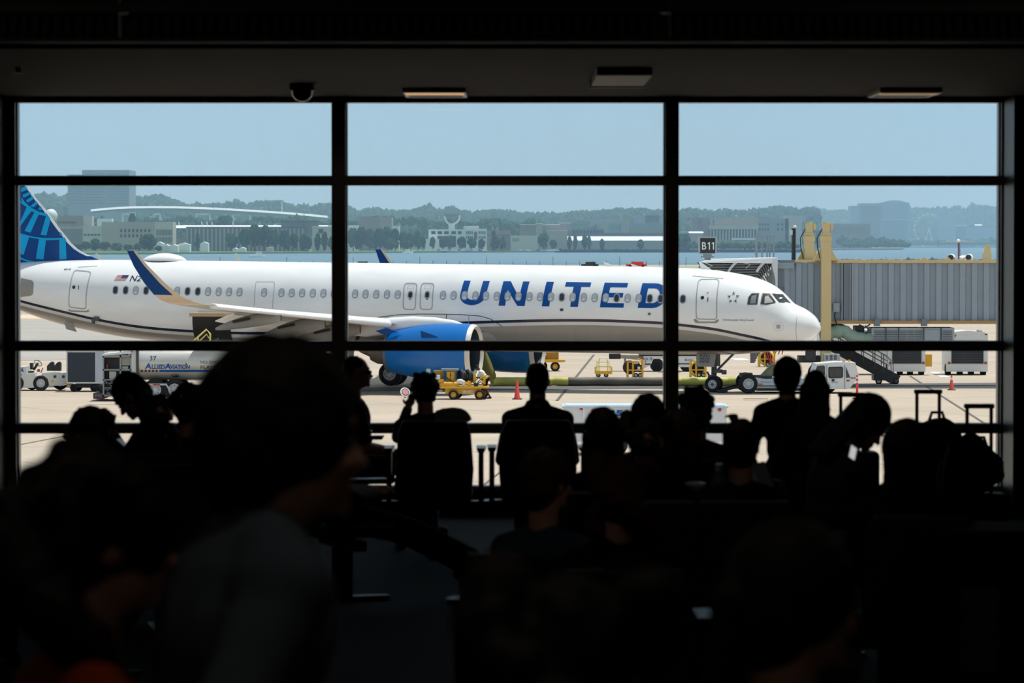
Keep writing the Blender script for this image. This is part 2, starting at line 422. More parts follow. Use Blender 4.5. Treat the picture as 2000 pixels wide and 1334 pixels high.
# ---- lettering on the side (own letter shapes, leaning forward)
def big_letters():
    H0, H1 = 3.885, 5.035
    def L(px0, px1, polys):
        a, _ = onskin(px0, 598); b, _ = onskin(px1, 598)
        out = []
        for pl in polys:
            out.append(poly2d([(a+(b-a)*x - (y)*.0, H0+(H1-H0)*y) for x, y in pl]))
        return out
    lean = lambda pl, k: [(x+k*y, y) for x, y in pl]
    parts = []
    def quad(px0, px1, polys, k):
        # px0..px1 at the base line; k lean as a share of the width
        parts.extend(L(px0, px1, [lean(p, k) for p in polys]))
    # U: 894..947
    arc = []
    def stroke(pts, w_):
        out = []
        for i in range(len(pts)-1):
            a, b = V(pts[i]), V(pts[i+1]); d = (b-a).normalized(); q = V((-d.y, d.x))
            out.append([tuple(a+V((q.x*w_[0], q.y*w_[1]))), tuple(a-V((q.x*w_[0], q.y*w_[1]))), tuple(b-V((q.x*w_[0], q.y*w_[1]))), tuple(b+V((q.x*w_[0], q.y*w_[1])))])
        return out
    # curved parts as strips between two outlines
    def strip(o1, o2):
        return [[o1[i], o1[i+1], o2[i+1], o2[i]] for i in range(len(o1)-1)]
    ou = [(0, 1)] + [(.5-.5*math.cos(a), .42-.42*math.sin(a)) for a in [PI*i/16 for i in range(17)]] + [(1, 1)]
    iu = [(.255, 1)] + [(.5-.245*math.cos(a), .42-.20*math.sin(a)) for a in [PI*i/16 for i in range(17)]] + [(.745, 1)]
    quad(893.5, 944, strip(ou, iu), .115)
    # N: 972..1023
    quad(972, 1023, [[(0,0),(.25,0),(.25,1),(0,1)], [(.75,0),(1,0),(1,1),(.75,1)], [(.25,.653),(.72,0),(.75,0),(.75,.347),(.28,1),(.25,1)]], .09)
    quad(1056.5, 1071, [[(0,0),(1,0),(1,1),(0,1)]], .30)
    quad(1112, 1127, [[(0,0),(1,0),(1,.82),(0,.82)], [(-1.15,.82),(2.15,.82),(2.15,1),(-1.15,1)]], .28)
    quad(1170, 1216, [[(0,0),(.29,0),(.29,1),(0,1)], [(.29,0),(1,0),(1,.18),(.29,.18)], [(.29,.41),(.9,.41),(.9,.59),(.29,.59)], [(.29,.82),(1.0,.82),(1.0,1),(.29,1)]], .10)
    od = [(0, 0)] + [(.5+.5*math.sin(a), .5-.5*math.cos(a)) for a in [PI*i/16 for i in range(17)]] + [(0, 1)]
    idd = [(.26, .2)] + [(.5+.24*math.sin(a), .5-.3*math.cos(a)) for a in [PI*i/16 for i in range(17)]] + [(.26, .8)]
    quad(1244, 1297, strip(od, idd) + [[(0,0),(.26,.2),(.26,.8),(0,1)]], .085)
    o = on_skin(*join2d(parts), off=.009).build('livery_lettering', M_letter, plane); o['label'] = 'dark blue lettering UNITED'
big_letters()
# small marks: registration, flag, slogan, fleet number
sl, zf = onskin(251, 549); sr, _ = onskin(295, 549)
o = on_skin(*text_s('N2453', sl, sr-.12, 4.77, 5.05, bold=.006, shear=.2)).build('registration_lettering', M_navy, plane)
def flag():
    s0, _ = onskin(220.5, 549); s1, _ = onskin(243, 549); z0, z1 = 4.79, 5.06
    parts = []
    for i in range(7):
        za = z0+(z1-z0)*(2*i)/13; zb = z0+(z1-z0)*(2*i+1)/13
        w0 = s0 if i < 4 else s0
        e = s1 if i < 4 else s1+.26
        parts.append(poly2d([(s0-.12*(za-z0)/(z1-z0), za), (e-.12*(za-z0)/(z1-z0), za), (e-.12*(zb-z0)/(z1-z0), zb), (s0-.12*(zb-z0)/(z1-z0), zb)]))
    mb = on_skin(*join2d(parts))
    za = z0+(z1-z0)*6/13
    m2 = on_skin(*poly2d([(s1+.28, za), (s1-.06, za), (s1-.12, z1), (s1+.20, z1)]), off=.014); n = len(mb.v)
    mb.v += m2.v; mb.f += [tuple(i+n for i in f) for f in m2.f]; mb.m += [1]*len(m2.f)
    mb.build('flag_mark', [mat('flag_red', 'b04a55', .5), mat('flag_blue', '2c3560', .5)], plane)
flag()
sl, _ = onskin(1410, 628); sr, _ = onskin(1471.5, 629)
on_skin(*text_s('Connecting people. Uniting the world.', sl, sr, 3.33, 3.45)).build('slogan_lettering', M_letter, plane)
sl, _ = onskin(121.5, 529); sr, _ = onskin(135, 529)
on_skin(*text_s('4510', sl, sr, 5.25, 5.34, shear=.2, bold=.01)).build('fleet_number', M_navy, plane)
# star of five triangles
def star():
    s0, z0 = onskin(1430, 581.5); parts = []; dk = []
    for i in range(5):
        a = R(90+72*i); c = V((-math.cos(a), math.sin(a))); t = V((-c.y, c.x))
        p = [tuple(V((s0, z0))+c*.30), tuple(V((s0, z0))+c*.15+t*.068), tuple(V((s0, z0))+c*.15-t*.068)]
        m = tuple((V(p[1])+V(p[2]))/2 + V((0, -.0)))
        parts.append(poly2d([p[0], p[1], p[2]])); dk.append(poly2d([p[0], m, p[2]]))
    mb = on_skin(*join2d(parts)); m2 = on_skin(*join2d(dk), off=.016); n = len(mb.v)
    mb.v += m2.v; mb.f += [tuple(i+n for i in f) for f in m2.f]; mb.m += [1]*len(m2.f)
    mb.build('star_mark', [mat('star_silver', '9a9fa3', .4), mat('star_dark', '3c4248', .4)], plane)
star()
# ---- doors
def door(pts, name='cabin_door', sill=None, porthole=None, handle=None, w_=.045, extra=()):
    q = ppx(pts); s0 = min(p[0] for p in q); s1 = max(p[0] for p in q)
    # rounded corners on the quad: tl tr br bl
    out = []
    n = 4
    for i in range(4):
        a, b, c = V(q[i-1]), V(q[i]), V(q[(i+1) % 4]); r = .17
        p1 = b+(a-b).normalized()*r; p2 = b+(c-b).normalized()*r
        for k in range(5):
            t = k/4; out.append(tuple((1-t)**2*p1+2*t*(1-t)*b+t*t*p2))
    mb = on_skin(*line2d(out, w_, True), off=.012)
    d = mb.build(name, M_line, plane)
    return d, q
def skinpatch(name, polys, m, off=.016, par=plane):
    return on_skin(*join2d([poly2d(p) for p in polys]), off=off).build(name, m, par)
def disc(s, z, r, n=14): return [(s+r*math.cos(2*PI*i/n), z+r*math.sin(2*PI*i/n)) for i in range(n)]
d, q = door([(1362.5,545.5),(1403,545.5),(1398.5,624),(1358.5,623)])
s, z = onskin(1369.8, 581.5); skinpatch('porthole', [disc(s, z, .085)], M_dk, par=d)
s, z = onskin(1380.5, 585); skinpatch('door_handle', [[(s-.018,z-.1),(s+.018,z-.1),(s+.018,z+.1),(s-.018,z+.1)]], M_dk, par=d)
s, z = onskin(1380, 572); skinpatch('warning_mark', [[(s-.05,z-.02),(s+.05,z-.02),(s+.05,z+.02),(s-.05,z+.02)]], mat('mark_red', 'b8434d', .5), par=d)
skinpatch('door_sill', [ppx([(1354,623),(1358,623),(1364,628),(1394,628),(1398,624.5),(1402.5,624),(1402,627),(1398,631),(1358,631),(1354,627)])], M_grey, par=d)
d, q = door([(143.5,527.5),(176.5,531),(166.5,603.5),(133.5,600)])
s, z = onskin(142.3, 561); skinpatch('porthole', [disc(s, z, .085)], M_dk, par=d)
s, z = onskin(151.5, 562); skinpatch('door_handle', [[(s-.018,z-.1),(s+.018,z-.1),(s+.018,z+.1),(s-.018,z+.1)]], M_dk, par=d)
skinpatch('door_sill', [ppx([(133,603),(136,606),(168,607),(171,604),(173,608),(168,609.5),(136,608.5),(132,606)])], M_grey, par=d)
for x in (799.5, 832.5):
    d, q = door([(x-11,553),(x+13.5,553.5),(x+10,604.5),(x-13.5,604)], 'exit_door')
    s, z = onskin(x, 576); skinpatch('porthole', [rrect(s-.13, s+.13, z-.19, z+.19, .12)], M_rim, par=d)
    skinpatch('porthole_pane', [rrect(s-.09, s+.09, z-.13, z+.13, .085)], M_dk, off=.022, par=d)
    s, z = onskin(x-.5, 584.5); skinpatch('warning_mark', [[(s-.05,z-.02),(s+.05,z-.02),(s+.05,z+.02),(s-.05,z+.02)]], mat('mark_red', 'b8434d', .5), par=d)
    s, z = onskin(x+1, 561); on_skin(*line2d(rrect(s-.16, s+.16, z-.07, z+.07, .02), .012, True)).build('placard', M_line, d)
def sline(name, pts, w_=.02, m=M_line): on_skin(*line2d(ppx(pts), w_), off=.012).build(name, m, plane)
sline('panel_line', [(498.5,550),(495,598)]); sline('panel_line', [(499,550),(533,550),(534.5,556),(531,602)])
sline('fairing_line', [(738,619.5),(775,614.8),(820,613.2),(900,614.5),(935,617),(957,623),(979,637)], .03, M_dk)
sline('panel_line', [(871,614),(869.5,628)], .03, M_dk); sline('panel_line', [(914.5,615),(913.5,640)], .025)
sline('panel_line', [(150,522),(187,519.5)]); sline('panel_line', [(1351,539),(1410,544)])
sline('panel_line', [(1555,619),(1556,668)], .015)
s, z = onskin(1519, 638)
skinpatch('radar_placard', [rrect(s-.09, s+.09, z-.09, z+.09, .01)], M_line)
on_skin(*join2d([poly2d(disc(s+.21*math.cos(2*PI*i/20)*1.05, z+.21*math.sin(2*PI*i/20), .014, 6)) for i in range(20)])).build('rivet_marks', M_grey, plane)
s, z = onskin(1095.3, 605); skinpatch('outflow_port', [rrect(s-.09, s+.09, z-.065, z+.065, .06)], M_steel)
s, z = onskin(1266.5, 613); skinpatch('vent_mark', [disc(s, z, .05)] + [[(s+.02*math.cos(a+1.2), z+.02*math.sin(a+1.2)), (s+.12*math.cos(a), z+.12*math.sin(a)), (s+.02*math.cos(a-1.2), z+.02*math.sin(a-1.2))] for a in [i*PI/3 for i in range(6)]], M_steel)
s, z = onskin(368.5, 588.5); skinpatch('red_mark', [[(s-.05,z-.05),(s+.05,z-.05),(s+.05,z+.05),(s-.05,z+.05)]], mat('mark_deep_red', '7a2038', .5))
# cockpit glazing
M_ck = mat('cockpit_glass', '2f3a40', .25, nz=.3, scale=2); M_ckf = mat('cockpit_frame', '5a5350', .5)
M_ckl = mat('cockpit_sunblind', 'a9a79f', .5, nz=.2, scale=4)
for pts in ([(1457.5,594.5),(1459.5,580.5),(1466,572.8),(1481,572.5),(1477.5,595),(1459,595.5)],
            [(1483,594.5),(1487,572.5),(1501.5,573),(1513.5,590),(1512,592),(1496,595.5)],
            [(1505,573.2),(1527,574.8),(1542.5,592.5),(1520,591)]):
    q = ppx(pts); c = sum((V(p) for p in q), V((0, 0)))/len(q)
    wv = on_skin(*poly2d(q), off=.012).build('cockpit_window', M_ckf, plane)
    on_skin(*poly2d([tuple(c+(V(p)-c)*.86) for p in q]), off=.02).build('window_pane', M_ck, wv)
on_skin(*poly2d(ppx([(1491,593),(1491.5,580),(1498,578),(1506,587),(1508,591)])), off=.027).build('sunblind', M_ckl, plane)
on_skin(*poly2d(ppx([(1463,593),(1466,578),(1476,576),(1473.5,593)])), off=.027).build('sunblind', mat('cockpit_sunblind_grey', '737d80', .5), plane)
# satcom radome and aerials on the crown
def crown(px, yl=0):
    s, _ = inv(px, 510, yl); return s
mb = MB()
s0, s1 = crown(278), crown(362)
mb.grid(lambda i, j: (-(s0+(s1-s0)*j/14), -.62*math.sin(PI*(i/16-.5))*math.sin(PI*min(1, max(.02, (j/14)**.8)))**.5, ftop(32)-.03+.38*math.cos(PI*(i/16-.5))*max(.02, math.sin(PI*(j/14)))**.55), 17, 15)
mb.build('satellite_radome', M_white, plane, smooth=50)
for px, h in ((1376, .36), (1190, .2), (1243, .12)):
    s = crown(px); z = ftop(s)
    MB().prism([(0, -.05), (.48, -.05), (.40, h*.3), (.12+.3, h), (.18+.3, h), (.0, h*.1)] if 0 else [(-.30, -.05), (.2, -.05), (.36, h), (.28, h)], (0, -.04, 0), (-s, .02, z), (-1, 0, 0), (0, 0, 1)).build('aerial_blade', M_white, plane)
# belly blade aerial and the small drain masts
s, z = onskin(140, 632)
MB().prism([(0, .1), (.4, .1), (.3, -.22), (-.25, -.36), (-.2, -.25)], (0, -.03, 0), (-s, -.9, z-.05), (-1, 0, 0)).build('aerial_blade', M_grey, plane)
s, z = onskin(187, 624); p = skin(s, z)
MB().obox(p+V((.05, -.08, .03)), (.25, .2, .22)).obox(p+V((-.12, -.12, -.08)), (.12, .16, .25)).build('service_valve', [M_steel], plane)
# cargo hold: near-black patch painting its shaded inside, and the raised hatch
skinpatch('cargo_shade_patch', [ppx([(374.5,612),(449,614),(455,668),(384,668)])], M_dk)
p0 = skin(*onskin(386, 617)); p1 = skin(*onskin(456, 617.5)); up = V((0, -1.3, .0))
MB().hexa([p0, p0+up, p1+up, p1, p0+V((0,0,.17)), p0+up+V((0,0,.17)), p1+up+V((0,0,.17)), p1+V((0,0,.17))]).build('cargo_hatch', mat('hatch_lining', 'b79a72', .6, nz=.2), plane)
# ---- belly fairing
mb = MB()
def bf(i, j):
    t = j/20; s = 14.6+t*9.6; a = PI*(i/24)
    k = math.sin(PI*t)**.35 if 0 < t < 1 else 0
    return (-s, 2.05*math.cos(a)*(.4+.6*k)*-1, 2.62 - (1.22*math.sin(a))*(.25+.75*k) + .0)
mb.grid(bf, 25, 21); mb.build('belly_fairing', M_grey, plane, smooth=50)
# ---- wings
def airfoil(n=12):
    xs = [(1-math.cos(PI*i/n))/2 for i in range(n+1)]
    yt = lambda x: .6*(.2969*math.sqrt(x)-.126*x-.3516*x*x+.2843*x**3-.1036*x**4)*5/3
    up = [(x, yt(x)*1.15) for x in xs]; lo = [(x, -yt(x)*.85) for x in xs[1:-1]]
    return up + lo[::-1]
AF = airfoil()
def wing(sg):
    st = [(1.7,16.7,6.7,2.72,.85),(4,17.8,5.5,2.88,.7),(6.4,19.0,4.25,3.08,.52),(9,20.2,3.55,3.30,.42),(12,21.65,2.8,3.56,.33),(15,23.1,2.1,3.82,.25),(16.9,24.0,1.6,4.0,.19)]
    mb = MB(); n = len(AF)
    for y, s, c, z, th in st:
        mb.v += [(-(s+x*c), sg*y, z+t*th) for x, t in AF]
    for j in range(len(st)-1):
        for i in range(n):
            a, b = j*n+i, j*n+(i+1) % n
            mb.f.append((a, b, b+n, a+n)); mb.m.append(0)
    mb.f.append(tuple((len(st)-1)*n+i for i in range(n))); mb.m.append(0)
    w_ = mb.build('wing', mat('wing_grey', 'a39a8e', .42, nz=.12, scale=1.2), plane, smooth=50)
    # leading edge slat
    mb = MB()
    segs = [((6.5,),(17.0,))]
    le = icurve([(1.7,16.7),(6.4,19.0),(9,20.2),(12,21.65),(15,23.1),(16.9,24.0)]); lz = icurve([(1.7,2.72),(6.4,3.08),(9,3.3),(12,3.56),(15,3.82),(16.9,4.0)]); lt = icurve([(1.7,.85),(6.4,.52),(12,.33),(16.9,.19)])
    for a, b in ((2.3, 5.0), (6.5, 9.0), (9.02, 11.7), (11.72, 14.2), (14.22, 16.7)):
        ys = [a+(b-a)*i/4 for i in range(5)]
        prof = [(.55, .50), (.3, .47), (.1, .33), (0, .1), (-.04, -.08), (0, -.26), (.1, -.36), (.3, -.40)]
        def fn(i, j):
            y = ys[j]; x, t = prof[i]; return (-(le(y)-.10+x*.9), sg*y, lz(y)+t*max(lt(y), .3)*.95-.01)
        mb.grid(fn, 8, 5)
        for j in (0, 4): mb.f.append(tuple(range(len(mb.v)-40+j*8, len(mb.v)-40+j*8+8))); mb.m.append(0)
    s_ = mb.build('slat', M_white, w_, smooth=50)
    # flap and drooped track fairings
    mb = MB()
    for y0, y1, s0, s1, z0, z1 in ((2.2, 6.3, 22.9, 23.0, 2.65, 2.95), (6.5, 13.2, 23.0, 24.25, 2.95, 3.52)):
        mb.hexa([(-s0, sg*y0, z0), (-s1, sg*y1, z1), (-s1-.9, sg*y1, z1-.32), (-s0-1.25, sg*y0, z0-.45), (-s0, sg*y0, z0+.14), (-s1, sg*y1, z1+.1), (-s1-.9, sg*y1, z1-.28), (-s0-1.25, sg*y0, z0-.40)])
    mb.build('flap', M_white, w_)
    for y, s0, s1, z0, z1, r in ((13.0, 22.1, 25.2, 3.42, 2.86, .27), (9.7, 21.1, 24.4, 3.10, 2.28, .34), (6.6, 20.4, 24.1, 2.8, 1.95, .36)):
        mb = MB(); n = 14
        def fn(i, j):
            t = j/16; rr = r*(math.sin(PI*(.06+.92*t)**.75))**.6; a = 2*PI*i/n
            sx = s0+(s1-s0)*t; zz = z0+(z1-z0)*t**1.5
            return (-sx, sg*(y)+rr*.62*math.cos(a), zz+rr*1.1*math.sin(a))
        mb.grid(fn, n, 17, True).build('flap_track_fairing', M_grey, w_, smooth=50)
        MB().bar((-(s0+1.1), sg*(y-.25), z0-.02), (-(s0+2.3), sg*(y-.25), z0-.3), .1, .14).bar((-(s0+1.4), sg*(y+.22), z0-.05), (-(s0+2.2), sg*(y+.22), z0-.22), .08, .12).build('flap_track', M_dk, w_)
    # winglet
    st = [(16.85,23.98,1.62,4.0,.19,0),(17.3,24.3,1.5,4.06,.16,15),(17.6,24.7,1.36,4.2,.14,40),(17.8,25.15,1.18,4.45,.12,65),(17.93,25.75,.98,4.95,.1,78),(18.08,26.5,.68,5.7,.08,80),(18.2,27.05,.40,6.36,.05,80)]
    mb = MB(); n = len(AF)
    for y, s, c, z, th, an in st:
        a = R(an); mb.v += [(-(s+x*c), sg*(y-t*th*math.sin(a)), z+t*th*math.cos(a)) for x, t in AF]
    for j in range(len(st)-1):
        for i in range(n):
            a, b = j*n+i, j*n+(i+1) % n; xm = (AF[i][0]+AF[(i+1) % n][0])/2
            mb.f.append((a, b, b+n, a+n)); mb.m.append(1 if (j >= 3 and xm > .22) else 0)
    mb.f.append(tuple((len(st)-1)*n+i for i in range(n))); mb.m.append(1)
    mb.build('winglet', [mat('winglet_edge_reflected_tan', 'cdb9a0', .4, nz=.08), mat('winglet_blue', '003c78', .5, spec=.2)], w_, smooth=50)  # beige edge: ground reflected in bare metal, put into the base colour
wing(-1); wing(1)
# wing root fillet
# ---- engines
def engine(sg):
    y = sg*5.75; zc = 1.77; s0 = 15.05
    prof = [(1.08, .35), (1.10, .12), (1.17, .01), (1.23, -.02), (1.29, .05), (1.33, .2), (1.35, .6), (1.35, 1.2), (1.33, 1.9), (1.25, 2.7), (1.1, 3.5), (.98, 4.1), (.94, 4.25), (.88, 4.25)]
    mb = MB(); o = (-s0, y, zc)
    mb.lathe([(r, t) for r, t in prof[5:]], o, (-1, 0, 0), 48, False)
    # crown blend into the pylon
    nac = mb.build('engine_nacelle', mat('nacelle_blue', '0068b6', .3, nz=.04, scale=1, spec=.4), plane, smooth=50)
    MB().lathe(prof[1:6], o, (-1, 0, 0), 48, False).build('inlet_lip', mat('lip_pale', 'd8d2c8', .3, .15, nz=.04), nac, smooth=60)
    mb = MB(); mb.lathe([(1.10, .12), (1.03, .4), (1.0, .75), (.98, 1.3), (.3, 1.32), (.28, 1.1), (.1, .85), (.01, .8)], o, (-1, 0, 0), 36, False)
    for i in range(18):
        a = 2*PI*i/18; c = V((-s0-1.25, y+.62*math.cos(a), zc+.62*math.sin(a)))
        M = Matrix.Rotation(a, 3, 'X') @ Matrix.Rotation(.6, 3, 'Y')
        mb.obox(c, (.03, .62, .16), M=Matrix.Rotation(a, 3, 'X') @ Matrix.Rotation(0, 3, 'Y'))
    mb.build('engine_fan', [mat('inlet_dark', '1c2833', .5, .3, nz=.2)], nac, smooth=50)
    MB().lathe([(1.03, 4.2), (.9, 4.0), (.62, 3.9), (.64, 4.3), (.6, 4.75), (.46, 5.05), (.38, 5.02)], o, (-1, 0, 0), 36, False).lathe([(.36, 4.7), (.3, 5.1), (.12, 5.55), (.02, 5.7)], o, (-1, 0, 0), 24).build('exhaust_nozzle', mat('exhaust_metal', '6b6660', .45, .5, nz=.15), nac, smooth=50)
    # strake and maker's plate
    MB().prism([(0, 0), (.8, .03), (.0, .32)], (0, sg*.05, .03), (-s0-2.3, y-1.17 if sg < 0 else y+1.17, zc+.68), (1, 0, 0), (0, -sg*.0-.28*1, .96)).build('nacelle_strake', M_fin, nac)
    # pylon
    mb = MB(); st = [(s0+.55, .05, 3.0, 3.08), (s0+1.1, .18, 2.9, 3.26), (s0+2.0, .26, 2.8, 3.38), (s0+3.1, .3, 2.7, 3.42), (s0+4.1, .28, 2.55, 3.34), (s0+5.3, .25, 2.4, 3.15), (s0+6.8, .08, 2.5, 2.85)]
    n = 14
    def fn(i, j):
        s, w_, zb, zt2 = st[j]; a = 2*PI*i/n
        return (-s, y+w_*math.cos(a), (zb+zt2)/2+(zt2-zb)/2*math.sin(a))
    mb.grid(fn, n, len(st), True); mb.build('pylon', M_white, nac, smooth=50)
    MB().prism([(.4, -.02), (1.0, .14), (1.5, .0), (1.1, -.16)], (0, .16, 0), (-s0-3.1, y-.9 if sg < 0 else y+.74, 2.72), (-1, 0, 0)).build('aft_fairing', M_blue, nac)
engine(-1); engine(1)
# ---- landing gear
mb = MB(); zg = lambda s: -s*PT
def nose_gear():
    s = 5.05; z0 = zg(s)
    leg = MB().cyl((-s, 0, z0+.45), (-s-.0, 0, 1.9), .10, .16).cyl((-s, -.14, z0+.5), (-s-.05, -.14, 1.3), .05).obox((-s-.12, 0, z0+.75), (.25, .5, .12)).obox((-s+.12, -.1, z0+.62), (.2, .3, .14)).cyl((-s, -.42, z0+.38), (-s, .42, z0+.38), .06).cyl((-s, 0, z0+.75), (-s, 0, z0+1.2), .13)
    leg.bar((-s+.02, 0, z0+.9), (-s+1.15, 0, 2.0), .1).bar((-s-.1, -.1, z0+.6), (-s-.32, -.05, z0+.95), .07).obox((-s+.2, -.05, z0+1.0), (.35, .4, .16)).obox((-s+.5, -.1, z0+.95), (.2, .2, .2))
    g = leg.build('nose_gear', M_steel, plane, smooth=40)
    for yy in (-.25, .25):
        MB().wheel((-s, yy, z0+.38), (0, 1, 0), .38, .22).build('wheel', [M_tyre, M_hubm], g, smooth=40)
    mb = MB(); mb.hexa([(-s+.1, -.50, 1.15), (-s-.75, -.50, 1.15), (-s-.75, -.46, 1.15), (-s+.1, -.46, 1.15), (-s+.2, -.38, 1.95), (-s-.75, -.38, 1.95), (-s-.75, -.34, 1.95), (-s+.2, -.34, 1.95)])
    dd = mb.build('gear_door', M_grey, g)
    mb = MB()
    for k, t in enumerate(('A321', '4510', 'UNITED')):
        write(mb, t, (-s-.62, -.515+.0, 1.62-k*.14), (.5, 0, 0), (0, .012, .1), bold=.01)
    mb.build('door_lettering', M_navy, dd)
    MB().hexa([(-s+.2, .46, 1.15), (-s-.95, .46, 1.15), (-s-.95, .50, 1.15), (-s+.2, .50, 1.15), (-s+.2, .34, 1.95), (-s-.95, .34, 1.95), (-s-.95, .38, 1.95), (-s+.2, .38, 1.95)]).build('gear_door', M_grey, g)
nose_gear()
for sg in (-1, 1):
    s = 21.97; z0 = zg(s); y = sg*3.8
    g = MB().cyl((-s, y, z0+.5), (-s+.2, y, 3.0), .13, .17).cyl((-s, y-.6, z0+.585), (-s, y+.6, z0+.585), .09).bar((-s, y, z0+1.2), (-s+.2, y-sg*1.6, 2.6), .12).build('main_gear', M_steel, plane, smooth=40)
    for yy in (-.46, .46):
        MB().wheel((-s, y+yy, z0+.585), (0, 1, 0), .585, .42).build('wheel', [M_tyre, M_hubm], g, smooth=40)
    MB().hexa([(-s+.6, y+sg*.75, .9), (-s-.6, y+sg*.75, .9), (-s-.6, y+sg*.8, .9), (-s+.6, y+sg*.8, .9), (-s+.7, y+sg*.9, 2.8), (-s-.7, y+sg*.9, 2.8), (-s-.7, y+sg*.95, 2.8), (-s+.7, y+sg*.95, 2.8)]).build('gear_door', M_grey, g)
# ---- fin with painted globe lines
_le = sorted((inv(x, y, 0)[1], inv(x, y, 0)[0]) for x, y in [(51,363.7),(68.4,388.4),(89.4,413),(114,446.5),(125,460),(139,477.5),(148.8,486),(165,496),(192,508)])
FLE = icurve([(5.3, _le[0][1]-.6)] + _le + [(11.8, 41.9)])
FTE = lambda z: 43.0+(z-5.4)*.22
def finy(s, z):
    a, b = FLE(z), FTE(z); x = max(0, min(1, (s-a)/(b-a))); T = .28-.02*(z-5)
    if z < 6.6: T *= .7+.3*(z-5.6)
    return T*2.2*(math.sqrt(x)-x)*.5+.012
fin_z = [5.35, 5.6, 5.7, 5.8, 5.95, 6.1, 6.3, 6.6, 6.9, 7.3, 7.65, 8.2, 8.8, 9.4, 10, 10.7, 11.7]
mb = MB(); xs = [0, .004, .012, .03, .06, .1, .16, .25, .4, .6, .8, 1]
for sgn in (-1, 1):
    def fn(i, j):
        z = fin_z[j]; a, b = FLE(z), FTE(z); s = a+(b-a)*xs[i]; return (-s, sgn*finy(s, z), z)
    mb.grid(fn, len(xs), len(fin_z))
for i, f in enumerate(mb.f):
    mb.m[i] = 1 if (f[0] % len(xs)) < 3 and fin_z[(f[0]//len(xs)) % len(fin_z)] >= 5.9 else 0
fo = mb.build('tail_fin', [M_fin, M_white], plane, smooth=60)
def onfin(x, y):
    px, py = 30+x/8.083, 355+y/8.083
    return inv(px, py, -.12)
polys = [[(68,240),(110,310),(180,375),(260,430),(230,465),(150,400),(66,345)], [(260,430),(350,475),(480,505),(530,570),(450,540),(340,520),(230,465)],
 [(30,660),(66,600),(150,400),(228,463),(130,590),(60,690),(20,760)], [(270,485),(340,520),(215,805),(120,775)], [(455,540),(532,578),(465,848),(375,838)], [(672,735),(745,842),(672,848)],
 [(20,812),(80,820),(240,865),(240,885),(80,850),(20,845)], [(240,865),(400,885),(600,890),(772,880),(795,905),(600,920),(460,925),(350,905),(240,885)],
 [(40,845),(85,850),(195,872),(105,1155),(20,1120)], [(350,903),(460,922),(420,1228),(300,1215)], [(670,915),(767,905),(785,1222),(672,1230)],
 [(20,1185),(75,1200),(150,1230),(260,1255),(300,1282),(200,1280),(75,1228),(20,1215)], [(260,1255),(420,1270),(360,1284),(300,1282)],
 [(60,100),(150,65),(175,115),(60,165)], [(80,208),(200,155),(225,190),(100,255)], [(140,295),(260,210),(300,250),(165,330)], [(205,385),(320,290),(350,330),(258,402)], [(328,440),(390,372),(412,405),(375,452)],
 [(-60,60),(20,50),(40,140),(-60,150)], [(-60,300),(30,250),(60,330),(-40,420)], [(-60,500),(10,440),(-20,600),(-70,640)]]
mb = MB()
bm = bmesh.new()
for pl in polys:
    vs = [bm.verts.new((*[onfin(*p)[0]], 0, onfin(*p)[1])) for p in pl]
    bm.faces.new(vs)
bmesh.ops.triangulate(bm, faces=bm.faces[:])
for k in range(1, 40): bmesh.ops.bisect_plane(bm, geom=bm.verts[:]+bm.edges[:]+bm.faces[:], plane_co=(36+k*.2, 0, 0), plane_no=(1, 0, 0))
for k in range(1, 25): bmesh.ops.bisect_plane(bm, geom=bm.verts[:]+bm.edges[:]+bm.faces[:], plane_co=(0, 0, 5.4+k*.25), plane_no=(0, 0, 1))
bm.verts.index_update()
edge = lambda z: FLE(z)+.1
mb.add([(-max(v.co.x, edge(v.co.z)), -finy(max(v.co.x, edge(v.co.z)), v.co.z)-.012, v.co.z) for v in bm.verts], [tuple(v.index for v in f.verts) for f in bm.faces]); bm.free()
mb.build('tail_artwork', M_cyan, fo)
# tailplane (only its root shows) and its fairing
for sg in (-1, 1):
    mb = MB(); n = len(AF)
    for y, s, c, z, th in ((.9, 39.6, 3.4, 4.4, .5), (6.2, 43.2, 1.4, 4.9, .2)):
        mb.v += [(-(s+x*c), sg*y, z+t*th) for x, t in AF]
    for i in range(n): mb.f.append((i, (i+1) % n, n+(i+1) % n, n+i)); mb.m.append(0)
    mb.f.append(tuple(n+i for i in range(n))); mb.m.append(0)
    mb.build('tailplane', M_white, plane, smooth=50)
s0, _ = onskin(64, 560)
skinpatch('tailplane_root_panel', [ppx([(39,543),(61,548),(64,553),(63,572),(60,577),(39,580)])], M_grey)
